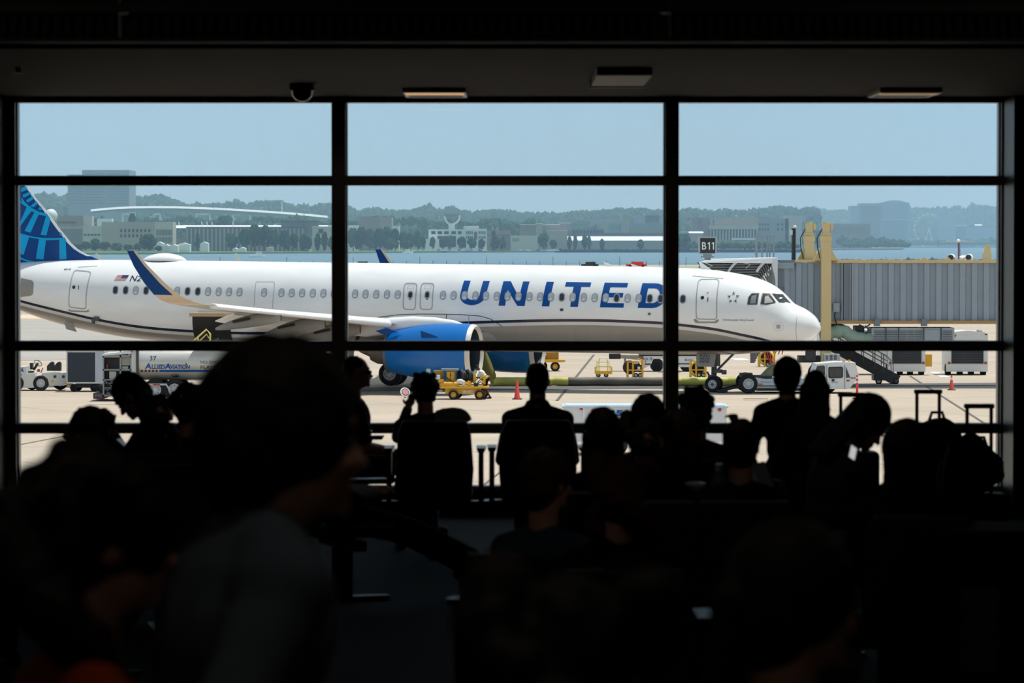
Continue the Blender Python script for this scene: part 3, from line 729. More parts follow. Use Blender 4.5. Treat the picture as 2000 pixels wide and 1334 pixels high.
# ================================================================ ground, river, haze, lounge shell
def struct(o, kind='structure'): o['kind'] = kind; return o
def slab_mat():
    m = bpy.data.materials.new('apron_concrete'); m.use_nodes = True
    nt = m.node_tree; b = nt.nodes['Principled BSDF']; b.inputs['Roughness'].default_value = .85; b.inputs['Specular IOR Level'].default_value = .25
    L = nt.links.new; N = nt.nodes.new
    tc = N('ShaderNodeTexCoord')
    mp = N('ShaderNodeMapping'); mp.inputs['Rotation'].default_value = (0, 0, R(-31)); L(tc.outputs['Object'], mp.inputs[0])
    br = N('ShaderNodeTexBrick'); br.offset = 0; br.inputs['Scale'].default_value = 1
    br.inputs['Brick Width'].default_value = 7.6; br.inputs['Row Height'].default_value = 7.6; br.inputs['Mortar Size'].default_value = .035; br.inputs['Mortar Smooth'].default_value = .2
    br.inputs['Color1'].default_value = (*hexc('bbac9b'), 1); br.inputs['Color2'].default_value = (*hexc('b5a696'), 1); br.inputs['Mortar'].default_value = (*hexc('6f6860'), 1)
    L(mp.outputs[0], br.inputs['Vector'])
    m2 = N('ShaderNodeMapping'); m2.inputs['Scale'].default_value = (.05, .12, 1); L(tc.outputs['Object'], m2.inputs[0])
    n1 = N('ShaderNodeTexNoise'); n1.inputs['Scale'].default_value = 1; n1.inputs['Detail'].default_value = 8; n1.inputs['Roughness'].default_value = .65; L(m2.outputs[0], n1.inputs['Vector'])
    n2 = N('ShaderNodeTexNoise'); n2.inputs['Scale'].default_value = 9; n2.inputs['Detail'].default_value = 5; L(tc.outputs['Object'], n2.inputs['Vector'])
    r1 = N('ShaderNodeMapRange'); r1.inputs[1].default_value = .3; r1.inputs[2].default_value = .75; r1.inputs[3].default_value = .84; r1.inputs[4].default_value = 1.1; L(n1.outputs['Fac'], r1.inputs[0])
    r2 = N('ShaderNodeMapRange'); r2.inputs[1].default_value = .2; r2.inputs[2].default_value = .8; r2.inputs[3].default_value = .9; r2.inputs[4].default_value = 1.08; L(n2.outputs['Fac'], r2.inputs[0])
    mu = N('ShaderNodeMath'); mu.operation = 'MULTIPLY'; L(r1.outputs[0], mu.inputs[0]); L(r2.outputs[0], mu.inputs[1])
    mx = N('ShaderNodeMix'); mx.data_type = 'RGBA'; mx.blend_type = 'MULTIPLY'; mx.inputs['Factor'].default_value = 1
    L(br.outputs['Color'], mx.inputs['A']); L(mu.outputs[0], mx.inputs['B']); L(mx.outputs['Result'], b.inputs['Base Color'])
    return m
struct(MB().box(-700, 700, 29.2, 1120, G-.4, G).build('ground', slab_mat()))
# older grey asphalt behind the left of the apron and a drain strip
M_asph = mat('asphalt_grey', 'a09b94', .9, nz=.16, scale=.15); M_drain = mat('drain_strip', '5a5a5c', .8, nz=.2, scale=1)
def gpoly(name, pts, z, m, kind='structure'):
    q = [GP(x, y) for x, y in pts]
    return struct(MB().prism([(p.x, p.y) for p in q], (0, 0, z), (0, 0, G+.0), (1, 0, 0), (0, 1, 0)).build(name, m), kind)
gpoly('pavement', [(-260,668),(-260,520),(640,520),(640,600),(330,668),(150,700),(100,704),(-80,706)], .012, M_asph)
a, b, c, d = GP(680,764.5), GP(2150,752), GP(2150,746.5), GP(680,757.5)
struct(MB().prism([(p.x, p.y) for p in (a,b,c,d)], (0,0,.016), (0,0,G), (1,0,0), (0,1,0)).build('drain_strip', M_drain))
for pts in ([(20,600),(60,600),(82,625),(20,622)],):
    gpoly('taxiway_line', [(-200,611),(60,615),(82,623),(-200,618)], .02, mat('taxi_paint', 'd9b79a', .8, nz=.15))
# painted stand lines
M_paint = mat('stand_paint', 'd8d3cc', .8, nz=.1); M_seam = mat('dark_seam', '5f5a55', .9)
def gline(x0, y0, x1, y1, w_, m, z=.014, name='stand_marking'):
    a, b = GP(x0, y0), GP(x1, y1); d = (b-a).normalized(); q = V((-d.y, d.x, 0))*w_/2
    return struct(MB().prism([(p.x, p.y) for p in (a-q, b-q, b+q, a+q)], (0,0,z), (0,0,G), (1,0,0), (0,1,0)).build(name, m))
gline(1160,693,1088,783,.14,M_seam,name='pavement_seam'); gline(1778,735,1930,832,.12,M_seam,name='pavement_seam'); gline(300,700,60,760,.1,M_seam,name='pavement_seam')
gline(40,869,200,838,.1,M_seam,name='pavement_seam'); gline(930,960,1000,905,.08,M_seam,name='pavement_seam'); gline(1285,728,1330,728,.1,M_seam,name='pavement_seam')
gline(1824,727,1846,737,.5,M_paint); gline(1436,700,1452,704,.9,M_paint)
gline(1452,779,1500,779,.06,M_seam); gline(1452,781.5,1500,781.5,.06,M_seam)
# ---- river
def water_mat():
    m = bpy.data.materials.new('river_water'); m.use_nodes = True; nt = m.node_tree; b = nt.nodes['Principled BSDF']
    b.inputs['Base Color'].default_value = (*hexc('5e7c8c'), 1); b.inputs['Roughness'].default_value = .32; b.inputs['IOR'].default_value = 1.33
    tc = nt.nodes.new('ShaderNodeTexCoord'); mp = nt.nodes.new('ShaderNodeMapping'); mp.inputs['Scale'].default_value = (.25, .06, 1)
    n = nt.nodes.new('ShaderNodeTexNoise'); n.inputs['Scale'].default_value = .8; n.inputs['Detail'].default_value = 6
    bp = nt.nodes.new('ShaderNodeBump'); bp.inputs['Strength'].default_value = 1; bp.inputs['Distance'].default_value = 1.5
    nt.links.new(tc.outputs['Object'], mp.inputs[0]); nt.links.new(mp.outputs[0], n.inputs['Vector']); nt.links.new(n.outputs['Fac'], bp.inputs['Height']); nt.links.new(bp.outputs[0], b.inputs['Normal'])
    return m
struct(MB().box(-2500, 2500, 1119, 9000, G-.8, G-.3).build('river', water_mat()))
M_grass = mat('bank_grass', '5f7d50', .95, nz=.25, scale=.08)
M_scrub = mat('scrub', '4d5a45', .95, nz=.4, scale=.3)
def land(name, pts, z, m):
    """pts: (px, Y) outline"""
    q = [((x-1000)/F*Y, Y) for x, Y in pts]
    return struct(MB().prism(q, (0,0,z+3), (0,0,G-3), (1,0,0), (0,1,0)).build(name, m))
def YG(py): return 49000/(py-HOR)
land('land', [(-200,YG(497.5)),(300,YG(495.8)),(640,YG(494.2)),(900,YG(492.6)),(1085,YG(492.0)),(1085,6000),(-200,6000)], .9, M_grass)
land('land_east', [(1085,YG(492.0)),(1300,YG(492.2)),(1560,YG(492)),(1562,YG(488)),(1640,YG(488)),(1762,YG(487.6)),(1768,YG(483.5)),(2200,YG(483.2)),(2200,8800),(1085,8800)], .8, M_scrub)
# airfield edge: grass strip, low sea wall
struct(MB().box(-300, 300, 1040, 1126, G, G+.12).build('airfield_verge', mat('dry_verge', 'a4a68f', .95, nz=.25, scale=.1)))
# ---- haze over the river
hz = bpy.data.materials.new('summer_haze'); hz.use_nodes = True; nt = hz.node_tree
for n in list(nt.nodes):
    if n.type != 'OUTPUT_MATERIAL': nt.nodes.remove(n)
vs = nt.nodes.new('ShaderNodeVolumeScatter'); vs.inputs['Color'].default_value = (.60, .83, 1.0, 1); vs.inputs['Density'].default_value = HAZE = .00017; vs.inputs['Anisotropy'].default_value = 0
va = nt.nodes.new('ShaderNodeVolumeAbsorption'); va.inputs['Color'].default_value = (.60, .83, 1.0, 1); va.inputs['Density'].default_value = HAZE
ad = nt.nodes.new('ShaderNodeAddShader'); nt.links.new(vs.outputs[0], ad.inputs[0]); nt.links.new(va.outputs[0], ad.inputs[1])
nt.links.new(ad.outputs[0], nt.nodes['Material Output'].inputs['Volume'])
struct(MB().box(-3200, 3200, 1200, 8900, G-20, 700).build('haze', hz), 'stuff')
# ================================================================ lounge shell
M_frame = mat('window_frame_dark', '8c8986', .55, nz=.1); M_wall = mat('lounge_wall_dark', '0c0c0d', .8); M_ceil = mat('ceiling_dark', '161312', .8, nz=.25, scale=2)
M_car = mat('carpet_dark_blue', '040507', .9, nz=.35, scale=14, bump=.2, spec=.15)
s_ = S(YW)
def WX_(px): return (px-1000)/s_
def WZ(py): return P(1000, py, YW).z
X0, X1 = WX_(-40), WX_(2040)
XL, XR = -6.2, 6.2
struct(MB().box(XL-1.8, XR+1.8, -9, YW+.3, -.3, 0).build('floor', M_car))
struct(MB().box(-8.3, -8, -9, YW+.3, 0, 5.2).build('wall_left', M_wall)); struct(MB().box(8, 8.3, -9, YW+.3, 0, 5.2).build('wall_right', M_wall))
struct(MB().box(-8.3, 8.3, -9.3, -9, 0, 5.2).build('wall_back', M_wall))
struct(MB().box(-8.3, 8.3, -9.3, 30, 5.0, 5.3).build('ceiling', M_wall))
zt = WZ(190); zb = WZ(956)
# lowered ceiling over the seats by the window with timber look boards
mb = MB()
zc0 = P(1000, 75, 21).z
for i in range(26):
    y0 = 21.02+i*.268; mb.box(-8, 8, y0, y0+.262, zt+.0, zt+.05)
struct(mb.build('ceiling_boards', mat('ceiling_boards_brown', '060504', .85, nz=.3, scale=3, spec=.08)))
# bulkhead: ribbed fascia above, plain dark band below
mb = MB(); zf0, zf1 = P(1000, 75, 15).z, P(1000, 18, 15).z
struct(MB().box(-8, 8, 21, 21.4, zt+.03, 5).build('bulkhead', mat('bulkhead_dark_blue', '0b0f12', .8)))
for k, (x0, x1) in enumerate(((-8, -1.64), (-1.60, .62), (.66, 8))):
    mb = MB(); mb.box(x0, x1, 14.98, 15.05, zf0, zf1+.6)
    x = x0+.02
    while x < x1-.03: mb.box(x, x+.022, 14.95, 14.98, zf0+.01, zf1-.01); x += .045
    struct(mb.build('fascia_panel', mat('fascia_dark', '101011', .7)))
struct(MB().box(-8, 8, 14.93, 15.0, zf1-.02, zf1+.02).box(-8, 8, 14.93, 15.0, zf0-.02, zf0+.0).build('fascia_rail', mat('fascia_rail', '19191a', .5)))
# front wall around the opening
xl, xr = WX_(34), WX_(1951)
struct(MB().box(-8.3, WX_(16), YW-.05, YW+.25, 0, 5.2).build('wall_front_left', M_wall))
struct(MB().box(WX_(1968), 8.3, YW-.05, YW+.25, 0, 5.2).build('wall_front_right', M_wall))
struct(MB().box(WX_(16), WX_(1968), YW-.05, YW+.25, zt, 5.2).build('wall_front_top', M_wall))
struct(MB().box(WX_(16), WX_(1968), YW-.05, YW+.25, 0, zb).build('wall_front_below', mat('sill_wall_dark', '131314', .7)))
# windows: three bays, each frame holds its panes
def glass():
    m = bpy.data.materials.new('window_glass'); m.use_nodes = True; nt = m.node_tree
    for n in list(nt.nodes):
        if n.type != 'OUTPUT_MATERIAL': nt.nodes.remove(n)
    t = nt.nodes.new('ShaderNodeBsdfTransparent'); t.inputs[0].default_value = (.955, .965, .965, 1)
    g = nt.nodes.new('ShaderNodeBsdfGlossy'); g.inputs['Roughness'].default_value = .02
    f = nt.nodes.new('ShaderNodeFresnel'); f.inputs['IOR'].default_value = 1.45
    # faint smears
    tc = nt.nodes.new('ShaderNodeTexCoord'); mp = nt.nodes.new('ShaderNodeMapping'); mp.inputs['Scale'].default_value = (2.5, 1, .5)
    no = nt.nodes.new('ShaderNodeTexNoise'); no.inputs['Scale'].default_value = 1.5; no.inputs['Detail'].default_value = 5
    nt.links.new(tc.outputs['Object'], mp.inputs[0]); nt.links.new(mp.outputs[0], no.inputs['Vector'])
    cr = nt.nodes.new('ShaderNodeMapRange'); cr.inputs[1].default_value = .5; cr.inputs[2].default_value = .8; cr.inputs[3].default_value = 0; cr.inputs[4].default_value = .02
    nt.links.new(no.outputs['Fac'], cr.inputs[0])
    df = nt.nodes.new('ShaderNodeBsdfTranslucent'); df.inputs[0].default_value = (.8, .85, .9, 1)
    m1 = nt.nodes.new('ShaderNodeMixShader'); m2 = nt.nodes.new('ShaderNodeMixShader')
    nt.links.new(f.outputs[0], m1.inputs[0]); nt.links.new(t.outputs[0], m1.inputs[1]); nt.links.new(g.outputs[0], m1.inputs[2])
    nt.links.new(cr.outputs[0], m2.inputs[0]); nt.links.new(m1.outputs[0], m2.inputs[1]); nt.links.new(df.outputs[0], m2.inputs[2])
    nt.links.new(m2.outputs[0], nt.nodes['Material Output'].inputs['Surface'])
    return m
M_glass = glass()
cols = [(17, 664), (664, 1310), (1310, 1966)]; rows = [(190, 352.5), (352.5, 675), (675, 835.5), (835.5, 956)]
lt = {0: 33.5, 1: 676, 2: 1322.5}; rt = {0: 651, 1: 1298.5, 2: 1952}
rin = [(201, 343.5), (362.5, 665.5), (685, 826.5), (845.5, 960)]
for k, (a, b) in enumerate(cols):
    fr = MB(); g0, g1 = lt[k], rt[k]
    fr.box(WX_(a), WX_(g0), YW-.10, YW+.10, zb, zt); fr.box(WX_(g1), WX_(b), YW-.10, YW+.10, zb, zt)
    zz = [(190, 201), (343.5, 362.5), (665.5, 685), (826.5, 845.5)]
    for (p, q) in zz: fr.box(WX_(g0), WX_(g1), YW-.09, YW+.09, WZ(q), WZ(p))
    fr.box(WX_(g0), WX_(g1), YW-.09, YW+.09, zb, zb+.03)
    fo = struct(fr.build('window_%d' % (k+1), M_frame))
    # thin gasket lines that catch daylight
    for j, (p, q) in enumerate(rin):
        MB().box(WX_(g0), WX_(g1), YW+.0, YW+.012, max(zb+.03, WZ(q)), WZ(p)).build('pane', M_glass, fo)
    mb = MB()
    mb.box(WX_(g0)-.002, WX_(g0)+.012, YW-.02, YW+.1, zb, zt); mb.box(WX_(g1)-.012, WX_(g1)+.002, YW-.02, YW+.1, zb, zt)
    mb.build('gasket', mat('gasket_grey', '5c6468', .4, .3), fo)
# bright metal return beside the right-hand bay and the left one
M_al = mat('aluminium_return', '8a8f90', .35, .8, nz=.05)
struct(MB().hexa([(WX_(1956), YW-.12, zb-.1), (WX_(1969), YW-.30, zb-.1), (WX_(1971), YW-.30, zb-.1), (WX_(1968), YW-.12, zb-.1), (WX_(1956), YW-.12, zt+.05), (WX_(1969), YW-.30, zt+.05), (WX_(1971), YW-.30, zt+.05), (WX_(1968), YW-.12, zt+.05)]).build('trim_1', M_al))
struct(MB().hexa([(WX_(8), YW-.30, zb-.1), (WX_(16), YW-.12, zb-.1), (WX_(12), YW-.12, zb-.1), (WX_(4), YW-.30, zb-.1), (WX_(8), YW-.30, zt+.02), (WX_(16), YW-.12, zt+.02), (WX_(12), YW-.12, zt+.02), (WX_(4), YW-.30, zt+.02)]).build('trim_2', mat('trim_bronze', '4a4038', .45, .4)))
# ================================================================ jet bridge and ground equipment
M_beige = mat('bridge_beige', 'd2bb88', .55, nz=.08, scale=1.5)
M_beige2 = mat('bridge_rail_brown', 'a8895a', .6, nz=.1)
M_bpan = mat('bridge_panel_grey', '939fab', .55, nz=.08, scale=2.2)
M_bpan2 = mat('bridge_panel_dark', '717c87', .55, nz=.08)
M_acc = mat('canopy_grey', '77797b', .8, nz=.18, scale=3); M_accl = mat('canopy_pale', 'd4d6d7', .6, nz=.05)
M_gwhite = mat('vehicle_white', 'd9dcdd', .4, nz=.05, scale=2); M_gwhite2 = mat('vehicle_offwhite', 'c9ccc9', .5, nz=.1, scale=3)
M_yel = mat('equipment_yellow', 'dba830', .5, nz=.12, scale=5); M_yel2 = mat('pale_yellow', 'e0cf7a', .5, nz=.08)
M_blk = mat('equipment_black', '1c1e22', .6, nz=.25, scale=6); M_vgl = mat('vehicle_glass', '33403f', .08, nz=.3)
M_gr = mat('galvanised', '8d9296', .5, .4, nz=.12); M_dgr = mat('stair_dark', '3b3e41', .6, nz=.15)
M_org = mat('cone_orange', 'e0463a', .5, nz=.06); M_amb = mat('amber_beacon', 'e8992a', .3); M_red = mat('signal_red', 'b62f35', .4)
M_lblue = mat('lettering_blue', '1557a4', .5, spec=.2); M_dtx = mat('lettering_dark', '23262c', .5); M_duct = mat('duct_green', '8ba294', .7, nz=.18, scale=4)
def local(x, Y):  # world x at pixel column x, distance Y
    return (x-1000)/F*Y
# ---- the jet bridge: tunnel runs across the view behind the aircraft nose
YB0, YB1 = 174.0, 177.2           # near and far faces
def bz(py, Y=YB0): return P(1000, py, Y).z - G
jb = thing('jet_bridge', 'long grey corrugated boarding bridge with beige posts reaching the aircraft nose', 'jet bridge', (local(1613, 175.5), 175.5, G))
ox, oy = jb.location.x, jb.location.y
bx = lambda px, Y=YB0: local(px, Y)-ox
yn, yf = YB0-oy, YB1-oy
zt_, zb_ = bz(513), bz(627)
def corr(x0, x1, pitch, dep=.13):
    """corrugated wall panel between two stations"""
    mb = MB(); pts = []; x = x0
    while x < x1-.01:
        w_ = min(pitch, x1-x)
        pts += [(x, 0), (x+w_*.42, 0), (x+w_*.5, dep), (x+w_*.92, dep)]; x += w_
    pts.append((x1, 0)); n = len(pts)
    for y, sg in ((yn, 1), (yf, -1)):
        vs = [(p[0], y+sg*p[1], zb_) for p in pts]+[(p[0], y+sg*p[1], zt_) for p in pts]
        mb.add(vs, [(i, i+1, n+i+1, n+i) if sg > 0 else (i+1, i, n+i, n+i+1) for i in range(n-1)])
    return mb
corr(bx(1532), bx(1604), .58).build('tunnel_wall', M_bpan, jb)
corr(bx(1622), bx(1648), .52).build('tunnel_wall', M_bpan, jb)
corr(bx(1666), bx(2080), .578).build('tunnel_wall', M_bpan, jb)
MB().box(bx(1648), bx(1666), yn-.04, yf+.04, zb_, zt_).build('tunnel_wall', M_bpan2, jb)
MB().box(bx(1530), bx(2080), yn+.1, yf-.1, zt_-.03, zt_+.04).build('tunnel_roof', mat('bridge_roof', 'b7babb', .6), jb)
MB().box(bx(1530), bx(2080), yn+.1, yf-.1, zb_-.05, zb_+.03).build('tunnel_floor', M_dgr, jb)
MB().box(bx(1552), bx(1592), yn-.1, yn+.06, bz(512), bz(507.5)).box(bx(1630), bx(2080), yn-.1, yn+.06, bz(513.5), bz(508)).box(bx(1552), bx(2080), yf-.06, yf+.1, bz(513), bz(508)).build('roof_rail', M_beige, jb)
MB().box(bx(1592), bx(1634), yn-.12, yn+.06, bz(513), bz(508)).build('rail_joint', M_beige2, jb)
MB().box(bx(1620), bx(2080), yn-.14, yn+.1, bz(632.5), bz(626)).box(bx(1600), bx(2080), yf-.1, yf+.14, bz(632.5), bz(626)).build('floor_rail', M_beige2, jb)
for px in (1712, 1804):
    MB().box(bx(px-5), bx(px+6), yn-.3, yn+.1, bz(637), bz(623)).build('hanger_bracket', M_bpan2, jb)
for px in (1579.5, 1660):
    MB().box(bx(px-6) if px < 1600 else bx(px-.8), bx(px+.8), yn-.1, yn, zb_, zt_).build('conduit', M_bpan, jb) if px > 1600 else None
for px in (1644.5, 1665):
    MB().box(bx(px-.7), bx(px+.7), yn-.1, yn-.02, zb_, zt_).build('conduit', mat('conduit_pale', 'b3b7ba', .5), jb)
for px in (1775, 1806, 1822, 1853):
    MB().prism([(-.18, 0), (.18, 0), (.03, .15), (-.03, .15)], (0, .06, 0), (bx(px), yn+.3, bz(508.5)), (1,0,0)).build('lifting_eye', M_beige if px in (1806, 1853) else M_gr, jb)
# rotunda cab end and the slatted side towards the canopy
MB().box(bx(1515), bx(1532), yn+.05, yf, zb_, bz(515)).build('cab_side', M_bpan2, jb)
mb = MB()
for i in range(9): mb.box(bx(1517+i*1.7), bx(1518+i*1.7), yn, yn+.06, bz(560), bz(524))
mb.box(bx(1516), bx(1550), yn-.12, yn+.02, bz(524.5), bz(512.5)); mb.build('roller_shutter', M_bpan, jb)
MB().box(bx(1515), bx(1552), yn-.05, yf, bz(512), bz(508)).build('cab_roof', M_bpan2, jb)
# bellows canopy between cab and aircraft
mb = MB(); xr = bx(1512); xl = bx(1358)
for i in range(17):
    t = i/16; z0 = bz(508+2*t)-.10-.12*i; ins = .12*i
    pts = [(xl+.25+ins*1.3, yn+1.0, z0-.25), (xl+.5+ins*1.2, yn-.45, z0+.0), (xr-.45-ins*.55, yn-.5, z0+.02), (xr-.18-ins*.52, yn-.5, z0-.5), (xr-.18-ins*.5, yn-.5, max(1.2, z0-3.2))]
    mb.tube(pts, .05, 5)
mb.build('canopy_bellows', M_acc, jb)
mb = MB()
mb.grid(lambda i, j: (bx(1360)+(xr-bx(1360))*i/10+j*(.42 if i < 5 else -.42*1)*((5-i)/5 if i < 5 else (i-5)/5), yn-.35+j*.18, bz(512)-j*.5), 11, 6)
mb.build('canopy_lining', mat('canopy_fabric', '5d6062', .8, nz=.2, scale=3), jb)
MB().hexa([(bx(1372), yn-.7, bz(513)), (xr+.02, yn-.7, bz(514.5)), (xr+.02, yn+2.5, bz(514.5)), (bx(1372), yn+2.5, bz(513)), (bx(1392), yn-.6, bz(506)), (bx(1517), yn-.6, bz(503)), (bx(1517), yn+2.5, bz(503)), (bx(1392), yn+2.5, bz(506))]).build('canopy_hood', M_accl, jb)
MB().prism([(0, 0), (.14, 0), (.14, -4.5), (.07, -4.5), (.04, -1.0), (-.14, -.3), (-.08, 0)], (0, .3, 0), (bx(1511), yn-.7, bz(505)), (1,0,0)).build('canopy_frame', M_accl, jb)
for px in (1436, 1491):
    MB().tube([V((bx(px-15), yn-.62, bz(531))), V((bx(px-11), yn-.62, bz(524))), V((bx(px-5), yn-.62, bz(517))), V((bx(px+1), yn-.62, bz(511.5)))], .07, 6).build('canopy_arm', M_accl, jb)
for k, px in enumerate((1376, 1450, 1504)):
    MB().tube([V((bx(px), yn-.6, bz(513))), V((bx(px+14), yn-.6, bz(519-3*k))), V((bx(px+5), yn-.6, bz(524)))], .025, 5).build('canopy_spring', M_accl, jb)
# lift posts
def post(px, Y, name, foot):
    y = Y-oy; c = bx(px, Y); w_ = .24; zz = lambda py: bz(py, Y)
    p = MB().box(c-w_, c+w_, y-.24, y+.24, foot, zz(463)).box(c-w_-.03, c+w_+.03, y-.27, y+.27, zz(471), zz(461)).box(c-w_+.02, c+w_-.02, y-.2, y+.2, zz(463), zz(455)).box(c-.17, c+.17, y-.17, y+.17, zz(455), zz(437)).box(c-.12, c+.12, y-.12, y+.12, zz(449), zz(444)).build('lift_post', M_beige, jb)
    MB().cyl((c, y, zz(442)), (c, y, zz(433.5)), .14, n=14).obox((c+.27, y-.02, zz(443)), (.14, .2, .3)).build('lift_motor', M_beige, p, smooth=40)
    MB().prism([(-w_, .62), (w_, .62), (w_+.36, 0), (-w_-.36, 0)], (0, .3, 0), (c, y+(.0 if Y > 175 else .18), zz(509)), (1,0,0)).build('post_gusset', M_beige, p)
    MB().tube([(c-.2, y-.2, zz(447)), (c-.45, y-.2, zz(465)), (c-.42, y-.2, zz(485)), (c-.3, y-.2, zz(505))], .025, 5).build('cable', M_blk, p)
    return p
post(1580, 177.7, 'lift_post', 2.6)
post(1613, 173.6, 'lift_post', .9)
MB().box(bx(1935), bx(1952), yf-.3, yf, bz(510), bz(494)).box(bx(1939), bx(1950), yf-.3, yf, bz(494), bz(481)).box(bx(1941), bx(1948), yf-.25, yf-.05, bz(481), bz(477)).build('end_post', M_beige, jb)
MB().box(bx(1609.5)-.1, bx(1612)-.02, yn-.5, yn-.3, bz(640), bz(597)).build('post_side_rail', M_beige, jb)
MB().box(bx(1627), bx(1639), yn-.2, yn, bz(609), bz(592)).build('control_box', M_bpan, jb)
MB().tube([(bx(1631), yn-.15, bz(609)), (bx(1629), yn-.18, bz(618)), (bx(1634), yn-.2, bz(634))], .03, 6).build('cable', M_blk, jb)
# bogie at the foot of the posts
MB().box(bx(1598), bx(1630), yn-.8, yf+.6, .75, 1.05).box(bx(1560), bx(1605), yn-.2, yn+.9, bz(708), bz(695)).box(bx(1572), bx(1592), yn-.6, yn-.3, bz(704), bz(684)).build('wheel_bogie', M_dgr, jb)
for yy in (yn-.4, yf+.4): MB().wheel((bx(1612), yy, .55), (0,1,0), .55, .4).build('wheel', [M_tyre, M_hubm], jb, smooth=40)
# pipes, ducts and the air unit slung beneath
ac = MB(); za0, za1 = bz(680), bz(640.5); xa0, xa1 = bx(1703), bx(1865)
ac.box(xa0, xa1, yn+.15, yn+2.2, za0, za1); aco = ac.build('air_unit', mat('unit_bluegrey', 'aab6bf', .5, nz=.06), jb)
mb = MB()
for a, b in ((1707.5,1729.5),(1732,1754),(1758,1771.5),(1773,1786),(1787.5,1801.5),(1842,1861)):
    z = bz(678)
    while z < bz(645.5): mb.box(bx(a), bx(b), yn+.10, yn+.14, z, z+.025); z += .085
    z = 0
mb.build('louvre', mat('louvre_shadow', '474e55', .6), aco)
MB().box(bx(1807), bx(1836), yn+.09, yn+.15, bz(678), bz(644)).build('access_panel', mat('panel_bluegrey', '9aa8b2', .5), aco)
MB().box(bx(1731)-.02, bx(1731)+.02, yn+.08, yn+.15, za0, za1).box(bx(1756)-.02, bx(1756)+.02, yn+.08, yn+.15, za0, za1).box(bx(1804)-.02, bx(1804)+.02, yn+.08, yn+.15, za0, za1).box(bx(1839)-.02, bx(1839)+.02, yn+.08, yn+.15, za0, za1).build('door_seam', M_dgr, aco)
def duct(pts, r, name='air_duct', par=jb):
    P_ = []
    for i in range(len(pts)-1):
        a, b = V(pts[i]), V(pts[i+1])
        n = max(2, int((b-a).length/.12))
        P_ += [a+(b-a)*k/n for k in range(n)]
    P_.append(V(pts[-1]))
    rr = [r*(1+.14*(i % 3 == 0)) for i in range(len(P_))]
    return MB().tube(P_, rr, 12).build(name, M_duct, par, smooth=60)
duct([(bx(1601), yn+.0, bz(655)), (bx(1612), yn, bz(653)), (bx(1630), yn, bz(648)), (bx(1648), yn, bz(647)), (bx(1655), yn, bz(651)), (bx(1664), yn, bz(657)), (bx(1680), yn, bz(662)), (bx(1702), yn+.4, bz(660))], .30)
MB().box(bx(1622), bx(1650), yn+.1, yn+1.6, bz(648), bz(634)).box(bx(1672), bx(1690), yn+.4, yn+1.6, bz(660), bz(637)).tube([(bx(1690), yn, bz(636)), (bx(1697), yn, bz(645)), (bx(1688), yn, bz(655))], .04, 6).tube([(bx(1678), yn, bz(634)), (bx(1690), yn, bz(640)), (bx(1700), yn, bz(633))], .04, 6).build('pipework', M_dgr, jb)
# B11 sign on the canopy
sg = thing('gate_sign', 'square lit gate sign reading B11 standing on top of the boarding bridge canopy', 'sign', (local(1381.5, 174.2), 174.2, G+bz(508)))
sz = lambda py: bz(py, 174.2)-bz(508); sx_ = lambda px: local(px, 174.2)-sg.location.x
MB().box(sx_(1364), sx_(1399), -.13, .13, sz(496), sz(462.5)).build('sign_housing', mat('sign_frame', 'aeb6b8', .4, nz=.04), sg)
MB().box(sx_(1367), sx_(1396.5), -.15, -.12, sz(494.5), sz(465)).build('sign_face', mat('sign_black', '25292c', .3), sg)
mb = MB(); write(mb, 'B', (sx_(1370.5), -.156, sz(487.5)), (sx_(1379)-sx_(1370.5), 0, 0), (0, 0, sz(473)-sz(487.5)), bold=.012)
for px in (1384, 1392): mb.prism([(sx_(px), sz(487.5)), (sx_(px+2.1), sz(487.5)), (sx_(px+2.1), sz(473)), (sx_(px+.4), sz(473)), (sx_(px-2.6), sz(475.4)), (sx_(px-1.8), sz(477.2)), (sx_(px), sz(475.9))], (0, .004, 0), (0, -.158, 0))
mb.build('sign_lettering', mat('sign_letter', 'dfe3e4', .4, nz=.01), sg)
MB().box(sx_(1373), sx_(1390), -.1, .1, sz(500), sz(496)).box(sx_(1369), sx_(1394), -.12, .12, sz(503), sz(500)).box(sx_(1376), sx_(1388), -.1, .1, 0, sz(503)).build('sign_bracket', mat('sign_bracket_grey', '8a979a', .5), sg)
# light frame and camera mast behind the canopy
fr = thing('handrail_tower', 'grey tubular handrail frame rising behind the bridge canopy', 'railing', (local(1495, 179), 179, G))
mb = MB(); fx = lambda px: local(px, 179)-fr.location.x; fz = lambda py: P(1000, py, 179).z-G
for px in (1478, 1488, 1498, 1503, 1511): mb.bar((fx(px), 0, 3), (fx(px), 0, fz(458)), .05)
mb.bar((fx(1476), 0, fz(458)), (fx(1516), 0, fz(458)), .07)
for py in (465, 471, 484): mb.bar((fx(1500), 0, fz(py)), (fx(1511), 0, fz(py)), .04)
mb.bar((fx(1478), .6, 3), (fx(1478), .6, fz(458)), .05).build('frame', mat('rail_pale', '9fb0bb', .5), fr)
lm = thing('floodlight_mast', 'slim grey mast with a small lamp beside the pair of beige posts', 'light mast', (local(1550, 176), 176, G))
lx = lambda px: local(px, 176)-lm.location.x; lz = lambda py: P(1000, py, 176).z-G
MB().bar((lx(1548.3), 0, lz(511)), (lx(1548.3), 0, lz(446)), .09).bar((lx(1552.3), 0, lz(511)), (lx(1552.3), 0, lz(446)), .07).build('mast', M_dgr, lm)
MB().ell((lx(1552), 0, lz(443)), (.10, .10, .07)).obox((lx(1545), 0, lz(454)), (.13, .2, .24)).build('lamp_head', mat('lamp_pale', 'c9cdd0', .3), lm, smooth=60)
